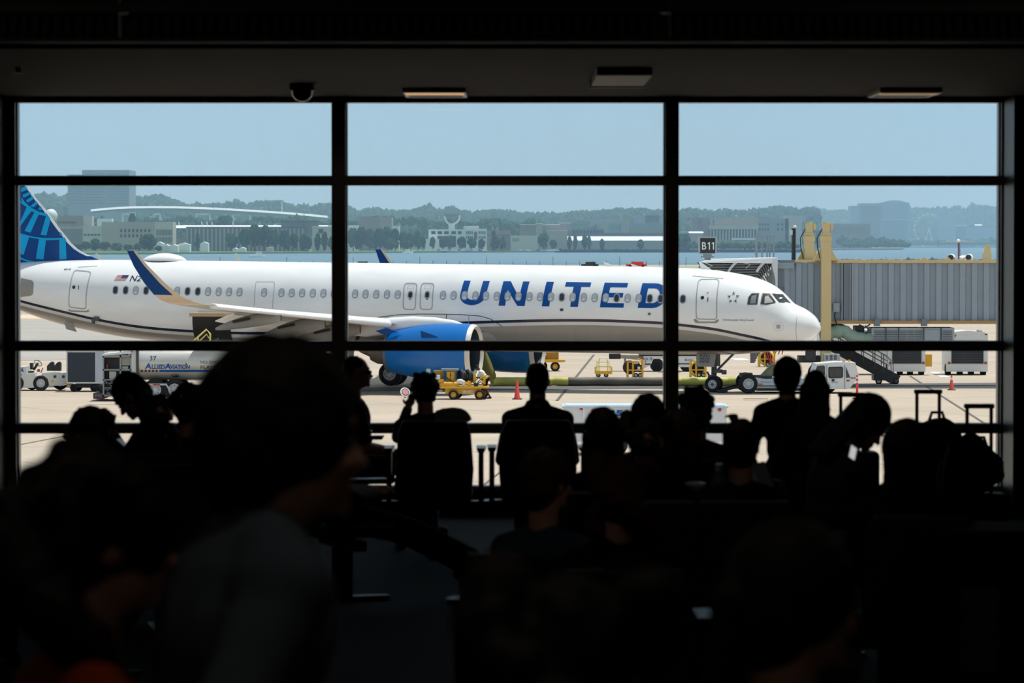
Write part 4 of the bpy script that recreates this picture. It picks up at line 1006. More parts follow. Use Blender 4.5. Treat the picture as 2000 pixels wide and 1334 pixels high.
# ---- service stair coming down from the bridge
st = thing('service_stairs', 'steep dark metal service stairs with handrails descending from the boarding bridge', 'stairs', (local(1700, 178), 178, G))
tx = lambda px: local(px, 178)-st.location.x; tz = lambda py: P(1000, py, 178).z-G
a0, a1 = V((tx(1612), 0, tz(668))), V((tx(1752), 0, tz(743)))
for yy in (-.5, .5): MB().bar(a0+V((0, yy, 0)), a1+V((0, yy, 0)), .08, .55).build('stringer', M_dgr, st)
mb = MB()
for i in range(19):
    p = a0+(a1-a0)*(i+.5)/19; mb.obox(p+V((0, 0, .04)), (.28, .95, .04))
mb.build('tread', mat('tread_grey', '62666a', .6), st)
for yy in (-.52, .52):
    mb = MB(); up = V((0, 0, .95)); o_ = V((0, yy, 0))
    mb.tube([a0+up+o_, a0+(a1-a0)*.84+up+o_, a0+(a1-a0)*.93+up*.86+o_, a0+(a1-a0)*.94+o_*1+V((0,0,.15))], .025, 6)
    mb.tube([a0+up*.6+o_, a0+(a1-a0)*.88+up*.55+o_], .02, 6)
    mb.tube([a0+up*.8+o_, a0+(a1-a0)*.86+up*.75+o_], .02, 6)
    for t in (.05, .2, .36, .52, .68, .8): mb.bar(a0+(a1-a0)*t+o_, a0+(a1-a0)*t+o_+up, .04)
    mb.build('handrail', M_gr, st)
MB().bar(a1+V((-.9, -.5, .2)), a1+V((-.9, .5, .2)), .12).box(a1.x-1.2, a1.x-.4, -.55, .55, .2, .42).bar(a1+V((-.2, -.5, 0)), a1+V((-.05, -.5, -.1)), .1).build('stair_foot', M_dgr, st)
for x in (-.95, -.1):
    MB().wheel(V((a1.x+x, -.5, .16)), (0,1,0), .16, .1).build('wheel', [M_tyre, M_hubm], st, smooth=40)
# small plate and the cluster of grey boxes under the cab
gx = thing('power_cabinet', 'grey louvred electrical cabinet standing behind the tug cab', 'cabinet', (local(1619, 172.3), 172.3, G))
MB().box(-.25, .5, -.4, .4, P(1000,705,172.3).z-G-1.2, P(1000,691.5,172.3).z-G).build('housing', mat('cabinet_grey', 'a3adb3', .5, nz=.08), gx)
mb = MB()
for i in range(5):
    z = P(1000, 702-i*2.2, 172.3).z-G
    mb.box(.02, .14, -.42, -.40, z, z+.03).box(.22, .34, -.42, -.40, z, z+.03)
mb.box(-.15, -.1, -.42, -.4, P(1000,702,172.3).z-G, P(1000,694,172.3).z-G).build('vent_slots', M_dgr, gx)
# ---- white ground power trucks behind the stairs
def gpu(px0, px1, pyt, label, side=None, numb=None, nose=0):
    Y = 190; xc = local((px0+px1)/2, Y); t = thing('ground_power_truck', label, 'truck', (xc, Y, G), group=None)
    w_ = (px1-px0)/S(Y)/2; z = lambda py: P(1000, py, Y).z-G
    top = z(pyt); dep = 2.3
    b = MB(); b.box(-w_, w_, 0, dep, z(726), z(711)); b.box(-w_, w_, 0.02, dep, z(711), top)
    b.prism([(-w_, top), (w_, top), (w_*.8, top+.12), (0, top+.2), (-w_*.8, top+.12)], (0, dep, 0)); b.build('body', M_gwhite, t)
    g = MB(); n = 9; g0, g1 = z(710), z(pyt+14)
    g.box(-w_*.78, w_*.78, -.02, .02, g0, g1).build('grille', mat('grille_black', '20252d', .5, nz=.2), t)
    g = MB()
    for i in range(n):
        zz = g0+(g1-g0)*i/n; g.box(-w_*.76, w_*.76, -.05, -.02, zz, zz+.03)
    g.build('grille_bars', mat('grille_bar', '39414c', .5), t)
    for sgx in (-1, 1):
        MB().cyl((sgx*w_*.89, -.03, z(709)), (sgx*w_*.89, .02, z(709)), .07).build('tail_light', M_red, t)
    for xw in (-w_*.88, -w_*.3, w_*.25, w_*.85):
        MB().cyl((xw-.14, .7, .3), (xw+.14, .7, .3), .3, n=18).build('wheel', M_tyre, t, smooth=40)
    if numb:
        write(MB(), numb, (-w_+.08, -.012, z(660)), (.42, 0, 0), (0, 0, .17), bold=.01).build('unit_number', M_dtx, t)
        MB().ell((w_*.62, .4, top+.15), (.16, .16, .1)).build('roof_vent', M_gr, t, smooth=60)
        MB().box(w_*.85, w_*.97, -.02, 0, z(654), z(652)).build('mark', M_dtx, t)
    return t
t = gpu(1850, 1930, 653, 'white ground power truck with a dark grille and number 1077, right of the stairs', numb='1077')
t = gpu(1735, 1808, 668, 'white ground power truck with dark grille seen behind the handrails of the stairs')
MB().box(-4.6, -1.0, .3, 2.2, .55, 2.4).build('side_body', M_gwhite, t); MB().wheel((-3.0, .5, .38), (0,1,0), .38, .3).build('wheel', [M_tyre, M_hubm], t, smooth=40)
MB().box(.98, 1.35, .1, .9, .45, 1.1).build('hose_reel', M_yel, t)
MB().cyl((-3.0, .28, 1.35), (-3.0, .3, 1.35), .09).cyl((-2.75, .28, 1.33), (-2.75, .3, 1.33), .09).build('filler_cap', M_blk, t)
# ---- pushback tug under the nose
tg = thing('pushback_tug', 'low white towbarless tug with a glazed cab under the aircraft nose', 'aircraft tug', (local(1560, 168), 168, G))
ux = lambda px: local(px, 168)-tg.location.x; uz = lambda py: P(1000, py, 168).z-G
b = MB(); b.prism([(ux(1468), uz(758)), (ux(1600), uz(760)), (ux(1600), uz(738)), (ux(1490), uz(738)), (ux(1470), uz(735)), (ux(1466), uz(742))], (0, 2.4, 0), (0, -1.2, 0)).build('body', mat('tug_bluegrey_white', 'b9c7cf', .45, nz=.06), tg)
MB().box(ux(1475), ux(1600), -1.22, -1.2, uz(752.5), uz(751)).box(ux(1475), ux(1600), -1.22, -1.2, uz(757), uz(755.5)).box(ux(1472), ux(1505), -1.15, 1.0, uz(737), uz(733.5)).box(ux(1475), ux(1600), -1.2, 1.2, .12, .22).build('side_trim', M_blk, tg)
MB().box(ux(1445.5), ux(1469), -.5, .5, uz(736), uz(728.5)).build('battery_box', M_dgr, tg)
MB().box(ux(1478), ux(1486), -1.225, -1.205, uz(750), uz(747)).build('marker_lamp', mat('lamp_orange', 'd8602a', .4), tg)
write(MB(), 'FMC  Expediter', (ux(1483), -1.225, uz(745.5)), (.5, 0, 0), (0, 0, .06)).build('maker_lettering', M_dtx, tg)
MB().prism([(ux(1488), uz(734)), (ux(1509), uz(712)), (ux(1515), uz(712)), (ux(1509), uz(734))], (0, 2.0, 0), (0, -.9, 0)).build('cover_panel', mat('olive_cover', '71785a', .7), tg)
MB().wheel((ux(1459), -1.05, .45), (0,1,0), .46, .36).build('wheel', [M_tyre, M_hubm], tg, smooth=40)
MB().wheel((ux(1459), 1.05, .45), (0,1,0), .46, .36).build('wheel', [M_tyre, M_hubm], tg, smooth=40)
for yy in (-1.0, 1.0): MB().wheel((ux(1615), yy*.7, .38), (0,1,0), .38, .3).build('wheel', [M_tyre, M_hubm], tg, smooth=40)
MB().bar((ux(1410), -.5, .12), (ux(1448), -.9, .35), .12).bar((ux(1410), .5, .12), (ux(1448), .9, .35), .12).box(ux(1400), ux(1420), -.6, .6, .04, .14).build('nosewheel_cradle', M_blk, tg)
cabp = [(ux(1582), uz(757.5)), (ux(1646), uz(758)), (ux(1655), uz(757)), (ux(1671), uz(736)), (ux(1673), uz(732)), (ux(1666), uz(706.5)), (ux(1632), uz(705.5)), (ux(1590), uz(709)), (ux(1584), uz(727))]
cb = MB().prism(cabp, (0, 1.9, 0), (0, -1.25, 0)).build('cab', M_gwhite, tg)
def sidepl(name, pts, m, par, y=-1.262, th=.02):
    return MB().prism([(ux(x), uz(yy)) for x, yy in pts], (0, th, 0), (0, y-th/2, 0)).build(name, m, par)
sidepl('cab_window', [(1588,724),(1592,713),(1605,712),(1607,715),(1607,730),(1586,730)], M_vgl, cb)
f_ = sidepl('cab_window', [(1613.5,717),(1615,715),(1640,714.5),(1642,717),(1642,734),(1640,736.5),(1616,737),(1613.5,734)], M_blk, cb)
sidepl('window_pane', [(1616,717.5),(1639.5,717),(1639.5,734),(1616,734.5)], M_vgl, f_, y=-1.275)
sidepl('cab_window', [(1647.5,714.5),(1656,735.5),(1648,736)], M_vgl, cb)
sidepl('door_seam', [(1610,711),(1611,711),(1611,757),(1610,757)], M_gr, cb); sidepl('door_seam', [(1644.5,711),(1645.5,711),(1646,757),(1645,757)], M_gr, cb)
sidepl('door_latch', [(1620,738.5),(1625.5,738.5),(1625.5,743),(1620,743)], M_dtx, cb); sidepl('marker_lamp', [(1649,740),(1655,740),(1655,743),(1649,743)], M_red, cb)
write(MB(), 'UNITED', (ux(1619), -1.275, uz(745.8)), (ux(1632)-ux(1619), 0, 0), (0, 0, .05)).build('door_lettering', M_lblue, cb)
MB().hexa([(ux(1672)+.01, -1.1, uz(731)), (ux(1672)+.03, -1.1, uz(731)), (ux(1672)+.03, .55, uz(731)), (ux(1672)+.01, .55, uz(731)), (ux(1666)+.01, -1.1, uz(709)), (ux(1666)+.03, -1.1, uz(709)), (ux(1666)+.03, .55, uz(709)), (ux(1666)+.01, .55, uz(709))]).build('windscreen', M_vgl, cb)
for px, yy in ((1645, -.9), (1658, -.2)): MB().cyl((ux(px), yy, uz(706)), (ux(px), yy, uz(702.5)), .07, n=10).build('beacon', M_amb, cb)
mb = MB()
for i in range(4): mb.box(ux(1657+i*3.2), ux(1658.6+i*3.2), -1.27, -1.25, uz(737.5), uz(735.2))
mb.build('hazard_chequer', M_blk, cb)
# ---- cones and the delineator
def cone(px, py, h, label, bands):
    t = thing('traffic_cone', label, 'traffic cone', GP(px, py))
    MB().box(-h*.25, h*.25, -h*.25, h*.25, 0, .035).build('base', M_blk, t)
    MB().lathe([(h*.19, .03), (h*.15, .12*h), (.035, h*.97), (.02, h)], n=20).build('cone_body', M_org, t, smooth=50)
    if bands: MB().lathe([(h*.19-(h*.155)*.63+.004, h*.66), (h*.19-(h*.155)*.87+.004, h*.86)], n=20, caps=False).build('reflective_band', mat('band_white', 'e6e2dd', .4), t, smooth=50)
cone(1010, 780, .86, 'plain orange traffic cone beside the worker, in front of the yellow hose', False)
cone(1858.5, 762, .72, 'orange traffic cone with a white band, near the white power trucks', True)
cone(1509.5, 707, .3, 'tiny orange cone behind the tug', True) if 0 else None
dl = thing('delineator_post', 'slim orange delineator post with white bands beside the tug cab', 'marker post', GP(1674, 779))
MB().lathe([(.2, 0), (.2, .04), (.06, .06)], n=16).build('base', M_blk, dl)
MB().lathe([(.055, .04), (.055, 1.0), (.03, 1.08)], n=14).build('post', M_org, dl, smooth=40)
for z in (.72, .90): MB().lathe([(.058, z), (.058, z+.09)], n=14, caps=False).build('reflective_band', mat('band_white', 'e6e2dd', .4), dl, smooth=40)
# ---- yellow air hose on the ground
hs = thing('air_hose', 'fat yellow-green air hose with a grey middle stretch lying under the aircraft', 'hose', (local(1200, 175.5), 175.5, G))
hx = lambda px: local(px, 175.5)-hs.location.x
M_hy = mat('hose_yellow', 'c0bf60', .6, nz=.1, scale=3); M_hg = mat('hose_grey', '6a655a', .7, nz=.2, scale=2)
rnd = random.Random(4)
def hose(a, b, m):
    n = 26; pts = [V((hx(a+(b-a)*i/n), .10*math.sin(i*.7+a), .22+.008*rnd.random())) for i in range(n+1)]
    MB().tube(pts, [.215*(1+.03*math.sin(i*1.7)) for i in range(n+1)], 14).build('hose_length', m, hs, smooth=60)
hose(961, 1109, M_hy); hose(1109, 1312, M_hg); hose(1312, 1443, M_hy)
z_ = lambda py: P(1000, py, 175.5).z-G
pts = [V((hx(x), -.0, z_(y))) for x, y in ((942,676),(943,690),(946,700),(950,712),(954,724),(957,735),(958,744))]
MB().tube(pts, [.2,.21,.23,.26,.29,.3,.26], 14).build('hose_riser', mat('hose_olive', '7c7a3a', .7, nz=.2), hs, smooth=60)
# ---- yellow service carts
def reel_cart(px, py, label, kind):
    t = thing('hose_cart' if kind else 'frame_cart', label, 'cart', GP(px, py)); q = S(GY(py)); m = MB()
    if kind == 0:
        w_ = 15.5/q; h = 38/q
        m.box(-w_, w_, -.5, .5, .22, .34)
        for x in (-w_, w_): m.bar((x, -.5, .2), (x, -.5, .95*h*.58), .07)
        m.bar((-w_, -.5, h*.56), (w_, -.5, h*.56), .05).tube([(-w_*.55, -.45, .3), (-w_*.55, -.45, h*.9), (-w_*.45, -.45, h), (w_*.4, -.45, h), (w_*.5, -.45, h*.9), (w_*.5, -.45, .3)], .025, 6)
        for x in (-w_*.8, w_*.72): m.bar((x, -.4, .3), (x, -.4, h*.86), .03)
        m.bar((-w_*.8, -.4, h*.78), (w_*.72, -.4, h*.78), .03); m.build('frame', M_yel2, t)
        MB().box(-w_*1.02, w_*1.02, -.56, -.5, .18, .36).build('bumper', M_yel, t)
        for x in (-w_*.62, w_*.36): MB().wheel((x, -.3, .12), (0,1,0), .12, .08).build('wheel', [M_tyre, M_hubm], t, smooth=40)
    else:
        w_ = 14.5/q; h = 36/q
        for x in (-w_, -w_*.3, w_): m.bar((x, -.45, 0), (x, -.45, h*(.86 if x < w_ else .98)), .07)
        for z in (.42*h, .9*h if kind == 2 else .86*h): m.bar((-w_, -.45, z), (w_, -.45, z), .06)
        m.bar((w_, -.45, h*.95), (w_*.3, -.3, h*1.02), .07).bar((-w_, .45, 0), (-w_, .45, h*.86), .06).bar((w_, .45, 0), (w_, .45, h*.9), .06); m.build('frame', M_yel, t)
        for x in (w_*.1, w_*.7): MB().wheel((x, -.3, .13), (0,1,0), .13, .08).build('wheel', [M_tyre, M_hubm], t, smooth=40)
        if kind == 1:
            MB().cyl((-w_*.7, -.2, h*.55), (-w_*.7, .3, h*.55), .36, n=20).cyl((w_*.1, -.25, h*.58), (w_*.1, .3, h*.58), .27, n=18).cyl((w_*.6, -.3, h*.5), (w_*.6, .2, h*.5), .2, n=16).build('cable_coil', M_blk, t, smooth=40)
            MB().obox((w_*.0, -.32, h*.84), (.3, .1, .16)).obox((w_*.5, -.4, h*.5), (.14, .06, .2)).build('fitting', M_gwhite, t)
        else:
            for k in range(3): MB().ring((0, -.1+k*.12, h*.48), (.15, 1, 0), .37+.02*k, .055, 24, 6).build('hose_coil', M_hy if k % 2 else M_yel2, t, smooth=60)
            MB().cyl((0, .22, h*.48), (0, .27, h*.48), .42, n=24).cyl((0, -.15, h*.48), (0, .25, h*.48), .12).build('drum', M_blk, t, smooth=40)
    return t
reel_cart(1178, 737, 'empty yellow tubular cart behind the grey hose, left of the black cable cart', 0)
reel_cart(1240, 737.5, 'yellow cart loaded with black cable coils beside the white belt loader', 1)
reel_cart(1363, 737, 'yellow cage cart with coiled hose just behind the nose wheel', 2)
t = reel_cart(1497, 716, 'yellow cable stand with hanging red hoses behind the tug', 2)
for k in range(3): MB().tube([(-.3+.15*k, -.6, 2.0), (-.35+.2*k, -.6, 1.2), (.0+.1*k, -.6, .5), (.4, -.6, -.0+.1)], .03, 6).build('hanging_hose', M_red, t, smooth=60)
for k in range(3): MB().tube([(.45+.2*k, -.4, .7), (.7+.15*k, -.4, 1.45), (1.1+.1*k, -.4, 1.55), (1.5, -.4, 1.1)], .03, 6).build('hanging_hose', M_red, t, smooth=60)
# ---- air start / service trailers, yellow
def trailer(px, py, label, det):
    t = thing('service_trailer', label, 'trailer', GP(px, py)); q = S(GY(py)); k = q
    X = lambda a: (a-px)/q; Z = lambda b: (py-b)/q
    if det:
        MB().box(X(861), X(955), -.75, .75, Z(757.5), Z(754)).box(X(870), X(940), -.6, .6, Z(768), Z(758)).build('chassis', M_yel, t)
        MB().bar((X(836), 0, Z(764)), (X(864), 0, Z(763)), .08).build('tow_bar', M_gwhite2, t)
        for x, yy in ((X(886), -.7), (X(937), -.7), (X(893), .6), (X(944), .6)): MB().wheel((x, yy, 9.8/q), (0,1,0), 9.8/q, .25).build('wheel', [M_tyre, M_yel], t, smooth=40)
        MB().cyl((X(858), -.35, Z(751)), (X(897), -.35, Z(751)), 6.5/q, n=20).build('air_tank', M_yel, t, smooth=40)
        MB().box(X(872), X(889), -.1, .4, Z(745), Z(724)).build('engine_cover', M_yel, t); MB().cyl((X(876), -.15, Z(744)), (X(876), -.15, Z(726)), 4/q).cyl((X(884), -.15, Z(744)), (X(884), -.15, Z(726)), 4/q).build('gas_bottle', M_yel, t, smooth=40)
        MB().box(X(847), X(866), 0, .5, Z(745), Z(724)).build('pump_housing', mat('equipment_ochre', '9c7420', .6, nz=.3, scale=6), t)
        MB().box(X(845.5), X(860), -.5, -.1, Z(741), Z(732)).build('control_box', M_gwhite, t); MB().box(X(833), X(841), -.3, -.25, Z(727), Z(720)).bar((X(838), -.2, Z(745)), (X(838), -.2, Z(727)), .03).build('placard', mat('placard_grey', 'b6b9b4', .5), t)
        MB().box(X(862), X(896), -.3, .4, Z(723.5), Z(720)).build('top_tray', M_gr, t)
        for a in (900, 914): 
            MB().ring((X(a), -.1, Z(735)), (1, .5, 0), 11/q, .08, 24, 6).ring((X(a)+.12, -.1, Z(735)), (1, .5, 0), 9/q, .06, 24, 6).build('hose_reel', M_blk, t, smooth=60)
        MB().ell((X(899), -.55, Z(744)), (.17, .1, .11)).ell((X(906), -.55, Z(748)), (.08, .08, .14)).build('rag_bundle', M_gwhite, t, smooth=60)
        MB().obox((X(916), -.4, Z(750)), (.2, .25, .25)).obox((X(862), -.4, Z(743)), (.25, .2, .12)).obox((X(927), -.2, Z(740)), (.12, .3, .5)).cyl((X(919), -.3, Z(755)), (X(919), -.3, Z(735)), .04).build('fittings', M_yel, t)
        rt = random.Random(5); pw = MB()
        for k in range(34):
            x = X(rt.uniform(862, 950)); z = Z(rt.uniform(738, 753)); y = rt.uniform(-.6, -.1)
            if k % 3 == 0: pw.mat(0).cyl((x, y, z), (x+rt.uniform(-.1, .25), y, z+rt.uniform(.0, .18)), .035, n=8)
            elif k % 3 == 1: pw.mat(rt.randrange(3)).obox((x, y, z), (rt.uniform(.06, .18), .1, rt.uniform(.06, .2)))
            else: pw.mat(1).tube([(x, y, z), (x+.15, y-.05, z+.15), (x+.3, y, z)], .02, 5)
        pw.build('pipework', [M_yel, M_blk, M_gwhite2], t)
        write(MB(), 'UA 4712', (X(905), -.765, Z(766)), (.42, 0, 0), (0, 0, .11), bold=.02).build('unit_lettering', M_gwhite, t)
    else:
        MB().box(X(1046), X(1099), -.7, .7, Z(707), Z(702)).bar((X(1090), 0, Z(706)), (X(1104), 0, Z(705)), .1).build('chassis', M_yel, t)
        for x, yy in ((X(1084), -.6), (X(1060), .4)): MB().wheel((x, yy, 9.2/q), (0,1,0), 9.2/q, .25).build('wheel', [M_tyre, M_yel], t, smooth=40)
        MB().box(X(1062), X(1091), -.3, .5, Z(702), Z(688)).build('engine_cover', mat('equipment_ochre', '9c7420', .6, nz=.3, scale=6), t)
        MB().cyl((X(1052), -.5, Z(702)), (X(1064), -.4, Z(690)), .12).build('pipe', M_gwhite, t, smooth=40)
trailer(905, 779.5, 'yellow service trailer with tanks and black hose reels, worked on beside the near engine', True)
trailer(1080, 724.5, 'yellow service trailer farther off behind the far engine', False)
# ---- baggage tractor on the left
bt = thing('baggage_tractor', 'open white baggage tractor with two black seats, marked UA in blue', 'tractor', (local(88, 170.5), 170.5, G))
vx = lambda px: local(px, 170.5)-bt.location.x; vz = lambda py: P(1000, py, 170.5).z-G
body = MB().prism([(vx(15), vz(758)), (vx(70), vz(756)), (vx(74), vz(738)), (vx(96), vz(738)), (vx(100), vz(752)), (vx(127), vz(752)), (vx(132), vz(746)), (vx(132), vz(727)), (vx(86), vz(727)), (vx(84), vz(732)), (vx(73), vz(733)), (vx(72), vz(727)), (vx(56), vz(728)), (vx(55), vz(715)), (vx(15), vz(717))], (0, 1.5, 0), (0, -.75, 0)).build('body', mat('tractor_white', 'cfd1cc', .5, nz=.08, scale=4), bt)
mb = MB(); write(mb, 'UA', (vx(38), -.765, vz(726)), (vx(50)-vx(38), 0, 0), (0, 0, .22), bold=.03, shear=.1); write(mb, '138', (vx(34), -.765, vz(734.5)), (vx(45.5)-vx(34), 0, 0), (0, 0, .15), bold=.03, shear=.1); mb.build('body_lettering', M_lblue, body)
MB().wheel((vx(83), -.68, .37), (0,1,0), .37, .24).build('wheel', [M_tyre, M_hubm], bt, smooth=40)
for px, yy in ((35, -.68), (59, .6), (114, .6)): MB().wheel((vx(px), yy, .37), (0,1,0), .37, .24).build('wheel', [M_tyre, M_hubm], bt, smooth=40)
for px in (99, 113.5):
    MB().prism([(vx(px-7), vz(724)), (vx(px+6), vz(724)), (vx(px+6), vz(709)), (vx(px+3), vz(706)), (vx(px-1), vz(708)), (vx(px-7), vz(715))], (0, .45, 0), (0, -.2 if px < 105 else -.35, 0)).build('seat', M_blk, bt)
MB().ring((vx(75), -.2, vz(709)), (.55, -.5, .75), .19, .02, 20, 6).build('steering_wheel', M_blk, bt, smooth=60)
MB().bar((vx(75), -.2, vz(709)), (vx(66), -.1, vz(722)), .09).obox((vx(63), -.3, vz(728)), (.22, .2, .2)).obox((vx(62), -.1, vz(715)), (.12, .5, .3)).bar((vx(86), -.5, vz(718)), (vx(82), -.5, vz(727)), .04).build('controls', M_blk, bt)
MB().obox((vx(77), -.4, vz(723)), (.13, .12, .13)).build('extinguisher', M_red, bt)
for px in (110.5, 127): MB().cyl((vx(px), -.76, vz(734.5)), (vx(px), -.70, vz(734.5)), .075).build('round_hole', M_dgr, body)
MB().box(vx(104), vx(108), -.76, -.75, vz(746), vz(741)).build('hazard_sticker', M_yel, body)
# ---- baggage cart
bc = thing('baggage_cart', 'covered baggage cart with a dark blue curtain coupled behind the open tractor', 'baggage cart', (local(163, 169.5), 169.5, G))
cx = lambda px: local(px, 169.5)-bc.location.x; cz = lambda py: P(1000, py, 169.5).z-G
MB().box(cx(133), cx(206), -.75, .75, cz(748), cz(745)).box(cx(133), cx(206), -.78, .78, cz(686.5), cz(683)).bar((cx(134.5), -.72, cz(746)), (cx(134.5), -.72, cz(684)), .06).bar((cx(134.5), .72, cz(746)), (cx(134.5), .72, cz(684)), .06).build('frame', M_gwhite2, bc)
MB().box(cx(135.5), cx(189), -.74, -.7, cz(745), cz(687)).build('curtain', mat('curtain_navy', '2b3742', .7, nz=.25, scale=2.5), bc)
MB().box(cx(189), cx(207), -.76, .74, cz(745), cz(686)).build('side_panel', mat('panel_pale_blue', 'b2bcc9', .5, nz=.08), bc)
MB().box(cx(150), cx(198), -.6, .6, cz(756), cz(748)).build('underframe', M_blk, bc)
MB().bar((cx(128), -.2, cz(747)), (cx(142), -.2, cz(751)), .1).build('tow_bar', M_yel, bc)
for px, yy in ((146.5, -.55), (186, -.55), (150, .5), (190, .5)): MB().wheel((cx(px), yy, 5.8/S(169.5)*1.3), (0,1,0), .185, .12).build('wheel', [M_tyre, M_tyre], bc, smooth=40)
# ---- fuel tanker
ft = thing('fuel_tanker', 'aluminium fuel tanker with blue Allied Aviation lettering and open rear equipment cabinet', 'fuel truck', (local(300, 160), 160, G))
fx = lambda px: local(px, 160)-ft.location.x; fz = lambda py: P(1000, py, 160).z-G
M_tank = mat('tank_aluminium', 'c9c8c4', .32, .3, nz=.05, scale=1)
tk = MB(); n = 36; hr, wr = (fz(672)-fz(742))/2, 1.2; zc = (fz(672)+fz(742))/2
def tf(i, j):
    x = [fx(270), fx(271), fx(600), fx(603)][j]; k = [.96, 1, 1, .96][j]; a = 2*PI*i/n
    return (x, -wr*k*math.cos(a), zc+hr*k*math.sin(a))
tk.grid(tf, n, 4, True); tk.f += [tuple(range(n)), tuple(3*n+i for i in range(n-1, -1, -1))]; tk.m += [0, 0]
tko = tk.build('tank', M_tank, ft, smooth=40)
def onkt(vs, off=.012):   # wrap (x, z) onto the tank side
    return [(x, -(wr+off)*math.sqrt(max(0, 1-((z-zc)/hr)**2)), z) for x, z in vs]
def tanktext(parts_, name, m, mats=None):
    bmm = bmesh.new()
    for vs, fs in parts_:
        bv = [bmm.verts.new((x, 0, z)) for x, z in vs]
        for f in fs:
            try: bmm.faces.new([bv[i] for i in f])
            except ValueError: pass
    for k in range(1, 30): bmesh.ops.bisect_plane(bmm, geom=bmm.verts[:]+bmm.edges[:]+bmm.faces[:], plane_co=(0, 0, zc-hr+k*hr/15), plane_no=(0, 0, 1))
    bmm.verts.index_update(); mb = MB().add(onkt([(v.co.x, v.co.z) for v in bmm.verts]), [tuple(v.index for v in f.verts) for f in bmm.faces]); bmm.free()
    return mb.build(name, m, tko)
def tt(t, x0, x1, y0, y1, **k):
    vs, fs = text2d(t, **k); a, b, c, d = fx(x0), fx(x1), fz(y1), fz(y0)
    return [(a+(b-a)*x, c+(d-c)*y) for x, y in vs], fs
tanktext([tt('A',287.5,300,708,719,bold=.03,shear=.15), tt('LLIED',300.5,326.5,711,719,bold=.03,shear=.15), tt('A',325.5,338,708,719,bold=.03,shear=.15), tt('VIATION',337,375.5,711,719,bold=.03,shear=.15)], 'company_lettering', M_lblue)
tanktext([poly2d([(fx(315.5),fz(725)),(fx(420),fz(725)),(fx(420),fz(721)),(fx(315.5),fz(721))])], 'blue_band', M_lblue)
tanktext([poly2d([(fx(300),fz(710.6)),(fx(368),fz(710.6)),(fx(368),fz(710.2)),(fx(300),fz(710.2))]), poly2d([(fx(363),fz(713)),(fx(371),fz(710.2)),(fx(366),fz(706)),(fx(368),fz(710.2))])], 'plane_outline', M_dtx)
tanktext([tt('37',297.5,310,693.5,702.5)], 'unit_number', M_dtx)
tanktext([tt('NO SMOKING',396,452,703,708.5)], 'warning_lettering', M_dtx); tanktext([tt('FLAMMABLE',396,460,712,719)], 'warning_lettering', M_dtx)
tanktext([poly2d([(fx(a),fz(725)),(fx(a+4.4),fz(725)),(fx(a+4.4),fz(721)),(fx(a),fz(721))]) for a in (279.5,286.8,294,301,308)], 'dark_squares', mat('square_brown', '4a3228', .6))
tanktext([poly2d([(fx(338.5),fz(735)),(fx(352),fz(735)),(fx(352),fz(730)),(fx(338.5),fz(730))])], 'fuel_plate', M_blk)
vs, fs = text2d('JET-A', bold=.02); MB().add([p for p in onkt([(fx(339.5)+(fx(351)-fx(339.5))*x, fz(734)+(fz(731)-fz(734))*y) for x, y in vs], .03)], fs).build('fuel_lettering', M_gwhite, tko)
MB().box(fx(271), fx(276), -1.25, 1.25, fz(740), fz(683)).build('tank_collar', M_dgr, ft)
MB().box(fx(262), fx(271), -1.2, 1.2, fz(745), fz(684)).build('bulkhead_panel', M_gwhite2, ft)
cbn = MB(); x0, x1, z0, z1 = fx(206), fx(262), fz(772), fz(694)
cbn.box(x0, x0+.06, -1.2, .9, z0, z1).box(x1-.06, x1, -1.2, .9, z0, z1).box(x0, x1, -1.2, .9, z1-.06, z1+.05).box(x0, x1, -1.2, .9, z0, z0+.06).box(x0, x1, .8, .9, z0, z1).box(fx(239), fx(242), -1.2, -1.14, z0, z1+.3).box(x0, x1, -1.2, .9, fz(722), fz(719)).box(x0, x1, -1.2, .9, fz(741), fz(739))
cbo = cbn.build('equipment_cabinet', M_gr, ft)
MB().box(x0+.08, fx(239), -.9, .7, z0+.08, z1-.1).box(fx(242), x1-.08, -.95, .7, z0+.08, fz(741)).build('cabinet_interior', M_blk, cbo)
MB().obox((fx(225), -1.0, fz(731)), (.3, .2, .34)).obox((fx(249), -1.0, fz(717)), (.28, .2, .14)).build('meter_box', mat('meter_grey', 'a9aca6', .5), cbo)
MB().box(fx(242), fx(260), -1.1, -1.0, fz(712), fz(697)).build('inner_panel', mat('panel_tan', '9b978e', .5), cbo)
MB().obox((fx(214), -1.0, fz(715)), (.06, .1, .2)).build('red_valve', M_red, cbo)
rr_ = random.Random(8); mb = MB()
for k in range(26):
    p = V((fx(209+rr_.random()*50), -1.02, fz(745+rr_.random()*24))); mb.tube([p, p+V((rr_.uniform(-.2,.2), 0, rr_.uniform(-.15,.15))), p+V((rr_.uniform(-.3,.3), 0, rr_.uniform(-.2,.2)))], .025, 5)
mb.build('hoses', M_gr, cbo)
MB().hexa([(fx(206), -1.3, fz(693)), (fx(262), -1.3, fz(689)), (fx(262), .9, fz(689)), (fx(206), .9, fz(693)), (fx(206), -1.3, fz(690)), (fx(262), -1.3, fz(683)), (fx(262), .9, fz(683)), (fx(206), .9, fz(690))]).build('raised_cover', M_gwhite, ft)
MB().prism([(fx(254), fz(694)), (fx(259), fz(694)), (fx(266), fz(680)), (fx(261), fz(680))], (0, .1, 0), (0, -1.25, 0)).build('cover_stay', M_gr, ft)
MB().box(fx(187), fx(208), -1.1, 1.1, fz(777), fz(766)).build('rear_bumper', M_dgr, ft)
write(MB(), '37M', (fx(190), -1.115, fz(773.5)), (.22, 0, 0), (0, 0, .12), bold=.02).build('bumper_lettering', mat('lettering_grey', '8d8d90', .5), ft)
